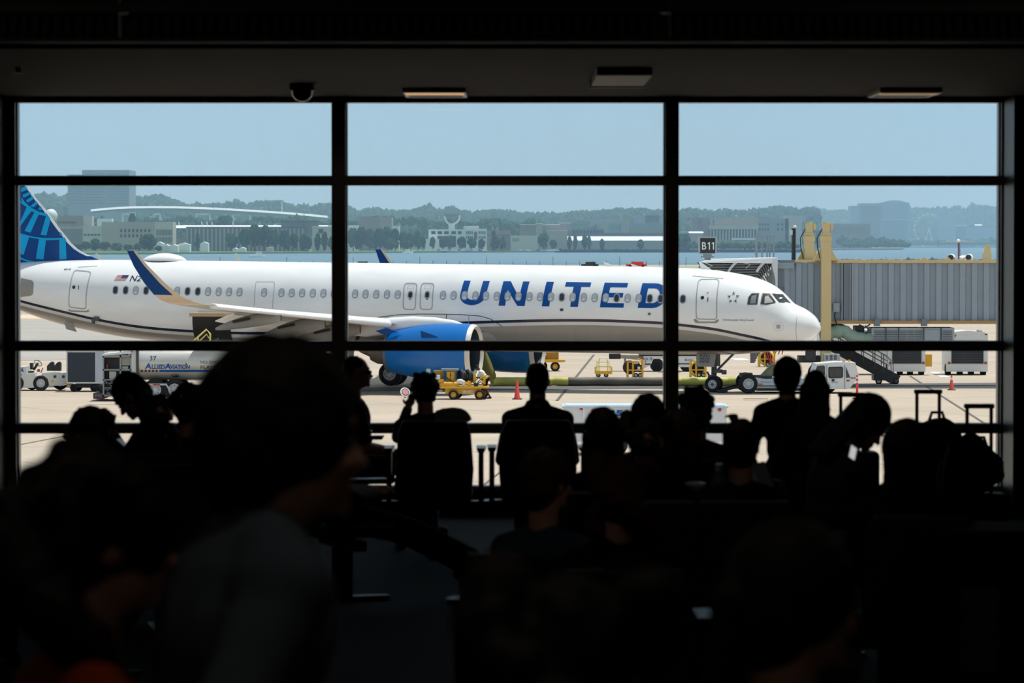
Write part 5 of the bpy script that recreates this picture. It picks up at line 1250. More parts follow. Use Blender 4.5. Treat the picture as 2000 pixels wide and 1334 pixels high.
MB().box(fx(200), fx(204), -1.12, -1.09, fz(775), fz(768)).build('tail_light', M_red, ft)
MB().box(fx(195), fx(600), -.5, .5, fz(770), fz(752)).build('chassis', M_blk, ft)
for px in (307, 345, 520): 
    for yy in (-1.0, 1.0): MB().wheel((fx(px), yy, .5), (0,1,0), .5, .32).build('wheel', [M_tyre, M_hubm], ft, smooth=40)
MB().tube([(fx(288), -1.15, fz(760)), (fx(294), -1.15, fz(749)), (fx(329), -1.15, fz(749)), (fx(336), -1.15, fz(760))], .05, 6).build('mudguard', M_gwhite2, ft)
MB().box(fx(303), fx(317), -1.2, -1.14, fz(750.5), fz(747.8)).build('reflector', M_red, ft)
MB().box(fx(600), fx(640), -1.2, 1.2, .5, 2.6).build('truck_cab', M_gwhite, ft)
# ---- belt loader at the cargo hold (yellow rail) and the white one by the fuselage
bl = thing('belt_loader', 'yellow-railed belt loader reaching up to the open cargo hold', 'belt loader', (local(400, 171), 171, G))
ex = lambda px: local(px, 171)-bl.location.x; ez = lambda py: P(1000, py, 171).z-G
MB().tube([(ex(372), -.4, ez(672)), (ex(404.5), -.4, ez(643)), (ex(412), -.4, ez(652)), (ex(411), -.4, ez(680))], .05, 6).tube([(ex(388), -.4, ez(668)), (ex(405), -.4, ez(652)), (ex(409), -.4, ez(660))], .035, 6).bar((ex(388), -.4, ez(658)), (ex(388), -.4, ez(680)), .06).build('guard_rail', M_yel2, bl)
MB().hexa([(ex(380), -.3, ez(690)), (ex(425), -.3, ez(664)), (ex(425), .6, ez(664)), (ex(380), .6, ez(690)), (ex(380), -.3, ez(684)), (ex(425), -.3, ez(660)), (ex(425), .6, ez(660)), (ex(380), .6, ez(684))]).build('conveyor', M_dgr, bl)
MB().box(ex(340), ex(430), -.7, .7, .45, .95).build('body', M_gwhite, bl)
for px in (350, 420): MB().wheel((ex(px), -.7, .38), (0,1,0), .38, .22).build('wheel', [M_tyre, M_hubm], bl, smooth=40)
wl = thing('belt_loader', 'white belt loader marked UA 138 beyond the aircraft nose gear', 'belt loader', (local(1300, 196), 196, G))
wx = lambda px: local(px, 196)-wl.location.x; wz = lambda py: P(1000, py, 196).z-G
MB().prism([(wx(1256), wz(719)), (wx(1256), wz(694)), (wx(1375), wz(692)), (wx(1375), wz(716)), (wx(1302), wz(716)), (wx(1296), wz(700)), (wx(1275), wz(700)), (wx(1270), wz(712))], (0, 1.7, 0), (0, -.85, 0)).build('body', M_gwhite, wl)
MB().box(wx(1248), wx(1375), -.86, .86, wz(694.5), wz(692)).box(wx(1258), wx(1270), -.87, -.85, wz(711.5), wz(709)).box(wx(1320), wx(1375), -.87, -.85, wz(710.5), wz(708.5)).build('black_trim', M_blk, wl)
mb = MB(); write(mb, 'UA 138', (wx(1258), -.865, wz(703)), (wx(1273)-wx(1258), 0, 0), (0, 0, wz(697)-wz(703)), bold=.01); write(mb, 'BL2126', (wx(1336.5), -.865, wz(704)), (wx(1351)-wx(1336.5), 0, 0), (0, 0, wz(700)-wz(704)), bold=.01); mb.build('body_lettering', M_lblue, wl)
MB().cyl((wx(1259.5), -.87, wz(705.5)), (wx(1259.5), -.85, wz(705.5)), .035).cyl((wx(1255.3), -.87, wz(699.7)), (wx(1255.3), -.85, wz(699.7)), .05).build('tail_light', M_red, wl)
for px in (1282, 1340): MB().wheel((wx(px), -.7, .36), (0,1,0), .37, .25).build('wheel', [M_tyre, M_tyre], wl, smooth=40)
MB().hexa([(wx(1190), -.3, wz(697.5)), (wx(1262), -.3, wz(704)), (wx(1262), .5, wz(704)), (wx(1190), .5, wz(697.5)), (wx(1190), -.3, wz(692.5)), (wx(1262), -.3, wz(694)), (wx(1262), .5, wz(694)), (wx(1190), .5, wz(692.5))]).build('conveyor', mat('conveyor_frame', '9c9784', .6, nz=.3, scale=5), wl)
MB().box(wx(1190), wx(1212), -.35, .55, wz(701), wz(691)).build('boom_tip', M_blk, wl)
MB().bar((wx(1220), -.3, wz(700)), (wx(1224), -.3, wz(715)), .08).obox((wx(1221), -.35, wz(708)), (.16, .1, .16)).build('boom_stay', M_gr, wl)
# ---- flat-topped white vehicle close to the terminal, number 154
vh = thing('service_van', 'white flat-roofed vehicle numbered 154 parked close to the terminal wall', 'van', (local(1262, 118), 118, G))
qx = lambda px: local(px, 118)-vh.location.x; qz = lambda py: P(1000, py, 118).z-G
MB().box(qx(1102), qx(1420), .05, 1.9, .45, qz(796)).build('body', M_gwhite, vh)
MB().box(qx(1098), qx(1423), 0, 2.0, qz(797), qz(793.5)).box(qx(1098)+.1, qx(1423)-.1, .1, 1.9, qz(793.5), qz(792)).build('roof', mat('roof_pale_blue', 'c3d3e0', .35, nz=.04), vh)
MB().box(qx(1139), qx(1142), .0, .06, .5, qz(797)).build('corner_post', mat('post_white', 'e4e6e8', .4), vh)
MB().box(qx(1133), qx(1138), -.0, .04, qz(801), qz(797)).box(qx(1155), qx(1165), .0, .04, qz(805), qz(800)).box(qx(1403), qx(1409), .0, .04, qz(803), qz(798)).build('clearance_lamp', M_red, vh)
MB().box(qx(1256), qx(1270), .3, .6, qz(792), qz(789)).build('roof_beacon', M_red, vh)
mb = MB(); write(mb, '154', (qx(1195), .035, qz(812.5)), (qx(1229)-qx(1195), 0, 0), (0, 0, qz(801)-qz(812.5)), bold=.06); mb.build('number_lettering', M_lblue, vh)
for px in (1205, 1325): MB().wheel((qx(px), .1, .36), (0,1,0), .36, .24).build('wheel', [M_tyre, M_hubm], vh, smooth=40)

rp = thing('round_plate', 'round white plate with a reddish centre lying tilted on the apron beside the near engine', 'plate', GP(791, 777))
ax_ = V((.35, -.80, .48)).normalized()
MB().cyl(V((0,0,.24)), V((0,0,.24))+ax_*.04, .235, n=28).build('rim', M_gwhite, rp, smooth=40); MB().cyl(V((0,0,.24))+ax_*.04, V((0,0,.24))+ax_*.05, .15, n=24).build('centre_disc', mat('disc_pink', 'd08c86', .5), rp)
MB().ring(V((0,0,.24))+ax_*.045, ax_, .165, .012, 24, 5).build('dark_ring', M_blk, rp); MB().bar((0, .08, 0), (0, .02, .22), .05).build('stand', M_blk, rp)
# ================================================================ the far shore
rng = random.Random(11)
def fx_(px, Y): return (px-1000)/F*Y
def fz_(py, Y): return P(1000, py, Y).z
LZ = G+1.2     # land level
# ---- trees
def leafmat(name, h): return mat(name, h, .95, nz=.55, scale=1.1, spec=.1, bump=1.0)
M_lf = [leafmat('foliage_dark', '1b3722'), leafmat('foliage_mid', '24482b'), leafmat('foliage_olive', '2f532e'), leafmat('foliage_pale', '3d6038')]
M_trunk = mat('bark', '4a4036', .9, nz=.2)
def crown_mesh(seed, shape):
    r = random.Random(seed); mb = MB()
    def lump(c, rad, sq=1.):
        rad *= .86
        off = V((r.random()*50, r.random()*50, r.random()*50))
        mb.ell(c, (rad, rad, rad*sq), 12, 9, fn=lambda d: 1+.42*noise.noise(d*2.3+off)+.2*noise.noise(d*5+off))
    if shape == 'round':
        for i in range(30):
            a = r.random()*6.28; t = r.random(); rr = .33*math.sin(PI*(.15+.75*t)); lump(V((math.cos(a)*rr, math.sin(a)*rr, .25+.62*t)), .15+.08*r.random(), .9)
    elif shape == 'tall':
        for i in range(26):
            a = r.random()*6.28; t = i/25; rr = .10*math.sin(PI*(.1+.8*t)); lump(V((math.cos(a)*rr, math.sin(a)*rr, .14+.76*t)), .07+.07*math.sin(PI*min(1, .25+.7*(1-t))), 1.25)
    elif shape == 'wide':
        for i in range(34):
            a = r.random()*6.28; rr = .5*math.sqrt(r.random()); t = r.random(); lump(V((math.cos(a)*rr, math.sin(a)*rr, .3+.45*t*(1-rr))), .17+.08*r.random(), .8)
    me = bpy.data.meshes.new('crown'); me.from_pydata(mb.v, [], mb.f)
    me.polygons.foreach_set('use_smooth', [True]*len(me.polygons)); return me
tr = MB().cyl((0,0,0), (0,0,.45), .035, .02, 7)
trunk_me = bpy.data.meshes.new('trunk'); trunk_me.from_pydata(tr.v, [], tr.f); trunk_me.materials.append(M_trunk)
CR = {}
for sh in ('round', 'tall', 'wide'):
    for k in range(3):
        for mi in range(4):
            me = CR.get((sh, k)) or crown_mesh(k*7+len(sh), sh)
            if (sh, k) not in CR: CR[(sh, k)] = me
            m2 = me.copy(); m2.materials.append(M_lf[mi]); CR[(sh, k, mi)] = m2
def tree(px, top, base_Y, w_, shape, mi, label, group, cat='tree', zbase=LZ):
    Y = base_Y; h = fz_(top, Y)-zbase; wd = w_/S(Y)
    t = thing('tree', label, cat, (fx_(px, Y), Y, zbase), rng.random()*6.28, group)
    c = bpy.data.objects.new('crown', CR[(shape, rng.randrange(3), mi)]); C.objects.link(c); c.parent = t
    k = {'round': 1.0, 'tall': 2.6, 'wide': .75}[shape]; c.scale = (wd*k, wd*k, h)
    b = bpy.data.objects.new('trunk', trunk_me); C.objects.link(b); b.parent = t; b.scale = (h*.7, h*.7, h)
    return t
GT = 'trees along the far river bank'
LB = {'round': 'leafy round-headed tree in the row along the far grass bank', 'tall': 'slender upright tree standing on the far grass bank', 'wide': 'broad bushy tree among the low far-shore buildings'}
def trees(lst, Y, shape, mi=None, grp=GT, lab=None):
    for px, top, w_ in lst: tree(px, top, Y*(1+.01*rng.random()), w_, shape, rng.randrange(2) if mi is None else mi, lab or LB[shape], grp+(' '+shape if lab is None else ''))
tree(289, 457, 2480, 36, 'round', 0, 'large dark round tree in front of the windowed tan block, by the white sheds', None)
tree(440, 420, 2990, 46, 'round', 0, 'large dark domed tree rising behind the long pilastered block', None)
tree(1230, 459, 2960, 30, 'round', 0, 'big rounded tree in front of the long white roof', None)
tree(259, 417, 2940, 22, 'round', 0, 'dark round tree standing on the roofline of the tan block', None)
trees([(150,476,26),(168,471,22),(187,466,26),(205,472,24),(228,474,26),(250,477,22),(270,475,18),(140,482,20),(310,480,16)], 2470, 'round')
trees([(386,455,11),(620,456,13),(634,453,12),(592,458,14),(563,462,10)], 2560, 'tall')
trees([(452,455,28),(478,446,24),(497,438,26),(518,440,28),(536,447,22),(556,450,22),(574,455,20),(601,462,18),(648,462,16)], 2580, 'round')
trees([(690,445,26),(706,442,24),(722,447,26),(741,446,24),(757,443,26),(772,447,22),(788,452,22),(802,455,18),(816,452,16),(700,463,18),(730,462,20),(765,465,22),(795,468,18)], 2750, 'round')
trees([(826,462,12),(845,462,12),(864,461,14),(880,460,16),(902,462,20),(921,464,20),(940,466,14),(967,461,22),(982,463,16)], 2790, 'round')
trees([(1112,462,9),(1123,460,9),(1142,459,11),(1151,461,9),(1176,467,9),(1251,468,13),(1112,466,8)], 2880, 'tall')
trees([(1020,468,16),(1036,462,18),(1062,455,26),(1080,468,16),(1330,455,20),(1342,462,18)], 2900, 'round')
trees([(1355+14*i, 466+6*rng.random(), 24) for i in range(15)], 2880, 'wide', 2, 'low shoreline trees below the long grey building', 'low bushy tree on the shore below the long grey building')
trees([(1646+11*i, 453+12*abs(math.sin(i*1.3))+ (4 if i > 9 else 0), 27) for i in range(12)], 3950, 'wide', 1, 'dark wooded point in the river', 'dark bushy tree on the wooded point beyond the boarding bridge')
trees([(1660+17*i, 466+4*rng.random(), 34) for i in range(7)], 3900, 'wide', 0, 'dark wooded point in the river', 'dark bushy tree on the wooded point beyond the boarding bridge')
trees([(1770+15*i, 458+9*rng.random(), 30) for i in range(14)], 5600, 'wide', 2, 'hazy trees on the far right shore', 'hazy green tree on the low shore behind the regional jet')
# ---- wooded ridge (uncountable)
SKY = [(-60,376),(0,379),(67,381),(86,376),(102,379),(120,385.6),(129,379),(180,384),(254,382),(273,384),(315,379),(330,387),(346,390.5),(365,401),(400,396.6),(426,397.5),(461,394),(487,397.5),(507,390.5),(549,392),(578,402.7),(596,397.5),(610,402.7),(631,396.6),(652,399),(680,400),(700,411),(731,405),(769,411),(802,410),(827,401.5),(843,400),(861,411),(876,405),(891,403),(898,411),(924,413),(967,409),(1000,411),(1013,414.6),(1095,415.5),(1137,412),(1178,411),(1203,407),(1247,406.4),(1293,409.7),(1326,411),(1348,406),(1389,411),(1417,409),(1455,411),(1478,406),(1516,403),(1544,403),(1561,410),(1574,404),(1620,410.5),(1660,411),(1778,404),(1808,407),(1836,406),(1861,405),(1874,402),(1884,409.7),(1897,397),(1917,401),(1947,405),(2060,402)]
def sky(px):
    for i in range(len(SKY)-1):
        if px <= SKY[i+1][0]: a, b = SKY[i], SKY[i+1]; return a[1]+(b[1]-a[1])*(px-a[0])/(b[0]-a[0])
    return SKY[-1][1]
def ridge(name, Yr, Yf, px0, px1, n, zfront, crest=1.6, sky=sky, k=.72):
    """tree crowns scattered over the slope; the crest follows the skyline"""
    mb = MB()
    def blob(q, t, rp, zt, Y):
        rad = rp*k/S(Y); off = V((rng.random()*90, rng.random()*90, rng.random()*90))
        mb.mat(rng.randrange(3)).ell((fx_(q, Y), Y, zt-rad), (rad, rad, rad*(1+.4*rng.random())), 10, 7, fn=lambda d: 1+.7*noise.noise(d*2.4+off)+.25*noise.noise(d*6+off))
    q = px0
    while q < px1:
        Y = Yr-rng.random()*60; blob(q, 0, rng.uniform(4, 8), fz_(sky(q)+rng.uniform(-1, 4), Y), Y); q += crest*rng.uniform(.8, 2.4)
    for _ in range(n):
        q = rng.uniform(px0, px1); t = rng.random(); Y = Yr+(Yf-Yr)*t
        z_r = fz_(sky(q)+4, Yr); blob(q, t, rng.uniform(5, 10), z_r+(zfront-z_r)*(t**.85)+rng.uniform(-4, 5), Y)
    o = mb.build(name, [M_lf[0], M_lf[1], M_lf[2]], smooth=180); return struct(o, 'stuff')
def hill(name, Yr, Yf, px0, px1, drop):
    n = 90; mb = MB()
    def fn(i, j):
        px = px0+(px1-px0)*i/(n-1); t = j/6; Y = Yr+(Yf-Yr)*t
        zr = fz_(sky(px)+drop, Yr); return (fx_(px, Y), Y, zr+(LZ-1-zr)*t)
    mb.grid(fn, n, 7)
    mb.grid(lambda i, j: (fx_(px0+(px1-px0)*i/(n-1), Yr+j*60), Yr+j*60, [fz_(sky(px0+(px1-px0)*i/(n-1))+drop, Yr), LZ-2][j]), n, 2)
    o = mb.build(name, mat('woodland_floor', '1e3a22', .95, nz=.3, scale=.02), smooth=60); return struct(o)
hill('hill', 5200, 3500, -80, 1600, 12); hill('hill', 7900, 7000, 1560, 2090, 12)
ridge('woodland', 5200, 3400, -70, 1600, 4300, LZ+9)
ridge('woodland', 7900, 7000, 1570, 2080, 1300, LZ+30)
ridge('woodland', 3400, 3050, -60, 1080, 700, LZ+8, 2.5, lambda q: 427+4*math.sin(q*.031)+3*math.sin(q*.083)+(6 if q > 900 else 0))
# ---- buildings
def cmat(n, h): return mat(n, h, .8, nz=.08, scale=.05)
M_win = mat('far_window', '161d25', .4, nz=.2, spec=.2)
def bld(label, blocks, Y, m, wins=(), cat='building', name='building', roof=None, extra=None):
    """blocks: (px0, px1, top py, depth m[, material]); wins: (px0, px1, py0, py1, nx, ny, share x, share y[, material])"""
    x0 = min(b[0] for b in blocks); x1 = max(b[1] for b in blocks); cx = fx_((x0+x1)/2, Y)
    t = thing(name, label, cat, (cx, Y, LZ-1.2)); zl = LZ-1.2
    for b in blocks:
        dep = b[3]; mm = b[4] if len(b) > 4 else m; lo = b[5] if len(b) > 5 else None
        yo = b[6] if len(b) > 6 else 0
        x0b, x1b, zb_, zt_b = fx_(b[0], Y)-cx, fx_(b[1], Y)-cx, (fz_(lo, Y)-zl) if lo else 0, fz_(b[2], Y)-zl
        if lo and mm is c_wroof: MB().hexa([(x0b, yo, zb_), (x1b, yo, zb_), (x1b, yo+dep, zb_), (x0b, yo+dep, zb_), (x0b, yo, zb_+.4), (x1b, yo, zb_+.4), (x1b, yo+7, zt_b), (x0b, yo+7, zt_b)]).build('sloping_roof', mm, t)
        else: MB().box(x0b, x1b, yo, yo+dep, zb_, zt_b).build('wall', mm, t)
        if roof: MB().box(fx_(b[0]-.4, Y)-cx, fx_(b[1]+.4, Y)-cx, yo-.5, yo+dep, fz_(b[2], Y)-zl, fz_(b[2]-1, Y)-zl).build('roof_edge', roof, t)
    for w_ in wins:
        a, b, c, d, nx, ny, sx, sy = w_[:8]; mm = w_[8] if len(w_) > 8 else M_win; proto = None
        pw, ph = (b-a)/nx, (d-c)/ny; W, H = pw*sx/S(Y), ph*sy/S(Y)
        me = MB().box(-W/2, W/2, -.35, .3, -H/2, H/2)
        for i in range(nx):
            for j in range(ny):
                if proto is None: o = proto = me.build('window', mm, t)
                else: o = proto.copy(); C.objects.link(o)
                o.location = (fx_(a+pw*(i+.5), Y)-cx, 0, fz_(c+ph*(j+.5), Y)-zl)
    return t
c_tan, c_brn, c_lt, c_wh, c_br2, c_gl = cmat('stone_tan', 'a0978b'), cmat('stone_brown', '8b7f74'), cmat('stone_light', 'b9b3a6'), cmat('render_white', 'e0e3e1'), cmat('brick_dusty', '877a74'), mat('green_glass', '6f8f8f', .3, nz=.2)
c_roof = cmat('roof_dark', '4b4a4a'); c_wroof = cmat('roof_white', 'f2f4f4')
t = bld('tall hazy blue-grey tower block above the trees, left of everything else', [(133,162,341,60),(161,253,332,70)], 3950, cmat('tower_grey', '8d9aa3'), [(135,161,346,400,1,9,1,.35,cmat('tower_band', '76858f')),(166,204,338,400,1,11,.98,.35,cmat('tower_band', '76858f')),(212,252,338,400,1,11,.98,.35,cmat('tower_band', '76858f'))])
bld('brown stepped building beside the white radome, left of the tan windowed block', [(108,165,421.5,20,c_brn),(150,163,430,4,c_br2,None,-4),(118,198,442,24,c_tan,None,-9),(163,181,422,12,c_lt,None,-2)], 2750, c_brn, [(112,150,431,438,8,1,.6,.6),(165,180,426,432,3,1,.35,.8)])
bld('pale annex with a dark window strip in front of the brown building', [(162,199,441,14,c_lt),(118,162,447,14,cmat('annex_dark', '6d6c6c'))], 2640, c_lt, [(163,197,456,461,5,1,.7,.7)])
bld('tan office block with two rows of square windows and a pale right end', [(199,303,433.5,26,c_tan),(303,338,433.5,26,c_lt)], 2640, c_tan, [(233,296,447,454,8,1,.5,.85),(233,296,457,464,8,1,.5,.85),(305,337,447,476,14,2,.4,.8)])
bld('low white building behind the tan block', [(190,219,427,12)], 3000, c_wh)
def house(px0, px1, py, Y, label, m=c_wh, h=3.5):
    cx = fx_((px0+px1)/2, Y); w_ = (px1-px0)/S(Y)/2; zt = fz_(py, Y)-LZ+1.2
    t = thing('shed', label, 'shed', (cx, Y, LZ-1.2))
    MB().box(-w_, w_, 0, 9, 0, zt-h*.4).build('wall', m, t); MB().prism([(-w_*1.05, zt-h*.4), (w_*1.05, zt-h*.4), (0, zt)], (0, 9.5, 0), (0, -.4, 0)).build('roof', c_wroof, t)
house(303,320,472,2500,'small white gabled shed right of the large round tree'); house(318,333,477,2490,'low white shed beside the gabled shed'); house(347,371,474,2490,'wide white tent-roofed shed left of the slender tree'); house(333,348,477,2480,'small white shed between two larger ones'); house(391,407,472,2520,'square pale shed right of the slender tree')
house(466,480,482,2540,'white marquee under the trees by the water'); house(455,464,484,2540,'little white marquee left of the wide marquee', h=2); house(520,533,482,2550,'beige truck body parked under the riverside trees', c_lt, 1)
bld('low reddish wall between the tan block and the long pilastered block', [(338,372,466,8)], 2700, cmat('wall_pink', 'a58f84'))
t = bld('long grey block with pale vertical pilasters and tall dark windows', [(364,600,444,24,cmat('pilaster_grey', '5d6468'))], 2680, c_br2, roof=c_roof)
for i in range(29):
    x = 366+8.05*i; MB().box(fx_(x-1.5, 2680)-t.location.x, fx_(x+1.5, 2680)-t.location.x, -.9, .1, 0, fz_(446, 2680)-LZ+1.2).build('pilaster', cmat('pilaster_pink', 'a09897'), t)
MB().box(fx_(549,2680)-t.location.x, fx_(620,2680)-t.location.x, 2, 20, fz_(446,2680)-LZ, fz_(433,2680)-LZ+1.2).build('upper_storey', cmat('storey_mauve', '7a7478'), t)
MB().box(fx_(546,2680)-t.location.x, fx_(625,2680)-t.location.x, 1, 22, fz_(433.5,2680)-LZ+1.2, fz_(431.7,2680)-LZ+1.2).build('roof_slab', c_roof, t)
MB().cyl((fx_(594,2680)-t.location.x, 0, fz_(445,2680)-LZ), (fx_(594,2680)-t.location.x, 0, fz_(410,2680)-LZ), .35, .2).build('mast', c_roof, t)
bld('white building with a dark doorway behind two slender trees', [(610,650,443,20,c_lt)], 2640, c_lt, [(622,632,447,456,1,1,.9,.9)], roof=c_wroof)
t = bld('long bright flat roof behind the pilastered block', [(340,640,440,40,c_wroof,446)], 2900, c_wroof); 
for px in (330,340,350,395,405,415,456): MB().bar((fx_(px,2900)-t.location.x, 5, fz_(441,2900)-LZ), (fx_(px-2,2900)-t.location.x, 5, fz_(430,2900)-LZ), .5).build('roof_mast', c_wh, t)
bld('white sheds at the foot of the brick cube', [(640,700,440,20,c_wroof),(765,780,441,16,c_wh)], 3000, c_wroof)
bld('windowless brick-grey cube rising over the riverside trees', [(701,741.5,423,40,c_br2),(741.5,765,424,40,cmat('brick_pale', '948983'))], 2950, c_br2)
t = bld('white block with big framed openings, under the dish tower', [(837,909,448,30,c_wh)], 2850, c_wh, [(842,851,451.5,457.5,1,1,.9,.95),(854.5,864,451.5,457.5,1,1,.9,.95),(867,877,451.5,457.5,1,1,.9,.95),(881,891,451.5,457.5,1,1,.9,.95),(894,902,451.5,457.5,1,1,.9,.95),(854,864,461,482,1,1,.9,1),(867,877,461,482,1,1,.9,1),(881,891,461,482,1,1,.9,1)])
MB().box(fx_(831,2850)-t.location.x, fx_(862,2850)-t.location.x, -9, 0, 0, fz_(464,2850)-LZ).build('low_wing', c_wh, t)
t = bld('white block with small windows and a red striped banner', [(909,950,447,24,c_wh),(905,935,441,10,cmat('roof_room', 'b6b9b8'),None,6)], 2845, c_wh, [(910,924,451,458,4,1,.55,.85),(934,949,451,458,4,1,.55,.85),(910,924,460.5,467,4,1,.55,.85),(934,949,460.5,467,4,1,.55,.85),(934,949,470,476,4,1,.55,.85)])
mb = MB()
for k in range(7): mb.box(fx_(926,2845)-t.location.x, fx_(932,2845)-t.location.x, -.6, -.4, fz_(450.5+k*2.2,2845)-LZ-1, fz_(449.4+k*2.2,2845)-LZ-1+1)
mb.build('banner', mat('banner_red', 'b06a70', .7), t)
# dish tower on the white block
dt = thing('dish_tower', 'white radar dish on a curved yoke standing on the white block roof', 'radar tower', (fx_(881.5,2856), 2860, fz_(448,2850)))
DX = lambda px: fx_(px,2856)-dt.location.x; DZ = lambda py: fz_(py,2856)-dt.location.z
MB().box(DX(876), DX(888), -2, 3, 0, DZ(437)).build('pedestal', c_wh, dt)
MB().tube([(DX(869),0,DZ(421)),(DX(870),0,DZ(428)),(DX(873),0,DZ(434)),(DX(878),0,DZ(438)),(DX(885),0,DZ(438)),(DX(892),0,DZ(434)),(DX(896.5),0,DZ(428)),(DX(897.5),0,DZ(420))], .9, 7).build('yoke', c_wh, dt, smooth=50)
MB().lathe([(.5, DZ(427)), (4.5, DZ(424)), (6.6, DZ(419.5)), (6.7, DZ(417.8)), (6.3, DZ(418.5)), (.4, DZ(423))], n=24).build('dish', cmat('dish_grey', '6d7478'), dt, smooth=40)
mb = MB()
for a, b in ((869.5,881.5),(878,881.5),(893,881.5),(887,881.5)): mb.bar((DX(a), 0, DZ(418)), (DX(b), 0, DZ(402)), .22)
mb.bar((DX(881.5),0,DZ(418)), (DX(881.5),0,DZ(399)), .35); mb.build('feed_tripod', cmat('tripod_grey', '93a0a6'), dt)
t = bld('low brown mill-like building with thin stacks', [(950,997,451,20,c_br2),(960,968,447,6,c_br2)], 2900, c_br2, [(952,996,458,462,12,1,.4,.9)])
for px, py in ((977,436),(962,440),(971,441)): MB().cyl((fx_(px,2900)-t.location.x, 3, fz_(452,2900)-LZ), (fx_(px,2900)-t.location.x, 3, fz_(py,2900)-LZ), .5).build('chimney', c_roof if px == 977 else c_lt, t)
bld('cream low block at the water, left of the tan cluster', [(997,1050,460,14,c_lt)], 2890, c_lt, [(1000,1014,465,472,4,2,.5,.6)])
t = bld('cluster of tan towers with white roof edges', [(1015,1048,439,20,c_brn),(1046.5,1060,437,14,c_tan,None,-3),(1060,1093,439,20,c_brn),(1093,1115,436,20,c_br2),(1068,1108,451,18,c_tan,None,-8)], 3000, c_brn, [(1016,1046,442,452,6,3,.75,.4,cmat('band_brown', '7b6f66')),(1061,1092,442,450,6,2,.75,.4,cmat('band_brown', '7b6f66'))], roof=c_wroof)
bld('long low dark roof strip behind the white roofs', [(1108,1300,455,30,cmat('roof_slate', '5d6670'))], 3050, c_roof)
bld('row of dark bays above the white roofs', [(1117,1180,447,10,cmat('bay_grey', '6e757b'))], 3100, c_roof, [(1118,1178,450,456,9,1,.6,.9)])
bld('long bright white roof line along the shore', [(1108,1300,461.5,24,c_wroof,471),(1110,1300,470,20,cmat('wall_grey_green', '8e9a94'))], 2940, c_wroof)
bld('pair of tan towers with green glass between, on the rise', [(1173,1188,432,16,c_tan),(1188,1212,436,16,c_gl),(1211,1229,428,18,c_tan),(1232,1296,436,20,c_gl),(1238,1300,447,10,c_brn,None,-6)], 3500, c_tan, [(1190,1210,439,449,1,3,1,.3,cmat('glass_band', '5c7f86')),(1236,1294,438,446,1,3,1,.3,cmat('glass_band', '5c7f86'))])
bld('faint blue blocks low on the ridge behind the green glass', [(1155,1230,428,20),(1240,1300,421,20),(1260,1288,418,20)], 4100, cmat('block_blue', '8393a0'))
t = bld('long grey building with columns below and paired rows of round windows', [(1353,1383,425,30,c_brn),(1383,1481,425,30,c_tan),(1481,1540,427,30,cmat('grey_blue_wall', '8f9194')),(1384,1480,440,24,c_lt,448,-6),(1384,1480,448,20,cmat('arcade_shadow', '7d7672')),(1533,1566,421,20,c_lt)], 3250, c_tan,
   [(1481,1503,436,441,4,1,.5,.85),(1515,1540,436,441,3,1,.45,.85),(1481,1503,445.5,450.5,4,1,.5,.85),(1515,1540,445.5,450.5,3,1,.45,.85),(1363,1372,427,447,2,1,.6,1,cmat('slot_mauve', '6e6a7c')),(1380,1398,428,440,2,1,.35,1,cmat('slot_mauve', '6e6a7c'))])
for i in range(16): MB().box(fx_(1386+6*i,3250)-t.location.x, fx_(1388.6+6*i,3250)-t.location.x, -5, -4, 0, fz_(448,3250)-LZ+1.2).build('column', c_lt, t)
bld('low pale waterfront block with a white roof, left of the gate sign', [(1324,1345,451,14,c_lt),(1342,1374,452,14,c_wroof,456),(1324,1372,456,12,cmat('pinkish_block', 'a09490'))], 3150, c_lt)
bld('pale blocks behind the lower shore trees, right of the colonnade', [(1430,1475,465,10,c_wh,470),(1400,1500,469,12,c_tan)], 3080, c_tan)
bld('faint brown block behind the wooded point', [(1600,1700,437,30,c_brn),(1556,1574,424,20,cmat('faint_pink', '9d8f8d'))], 4300, c_brn, [(1604,1698,442,458,24,1,.5,1,cmat('brown_slot', '776b65'))])
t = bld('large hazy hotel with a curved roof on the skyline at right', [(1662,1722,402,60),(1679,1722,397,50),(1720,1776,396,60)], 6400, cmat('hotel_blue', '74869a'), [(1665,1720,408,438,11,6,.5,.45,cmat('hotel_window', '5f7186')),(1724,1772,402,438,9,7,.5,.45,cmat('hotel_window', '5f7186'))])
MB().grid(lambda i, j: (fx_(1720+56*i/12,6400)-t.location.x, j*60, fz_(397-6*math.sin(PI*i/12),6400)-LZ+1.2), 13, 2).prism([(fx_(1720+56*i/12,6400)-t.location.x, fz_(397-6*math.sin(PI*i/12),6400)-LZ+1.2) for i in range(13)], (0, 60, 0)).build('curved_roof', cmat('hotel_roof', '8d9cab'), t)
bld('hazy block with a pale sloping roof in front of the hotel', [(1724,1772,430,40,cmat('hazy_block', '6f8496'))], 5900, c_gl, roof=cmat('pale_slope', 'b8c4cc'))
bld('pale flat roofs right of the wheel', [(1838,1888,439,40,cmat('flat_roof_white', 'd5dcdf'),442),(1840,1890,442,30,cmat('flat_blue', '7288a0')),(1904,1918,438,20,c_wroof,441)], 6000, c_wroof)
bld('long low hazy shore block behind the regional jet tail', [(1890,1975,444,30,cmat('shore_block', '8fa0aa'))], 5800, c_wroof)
bld('pale rectangular hazy tower on the right skyline', [(1834,1866,418,30,cmat('pale_tower', 'a3b0b6'))], 5900, c_wroof)
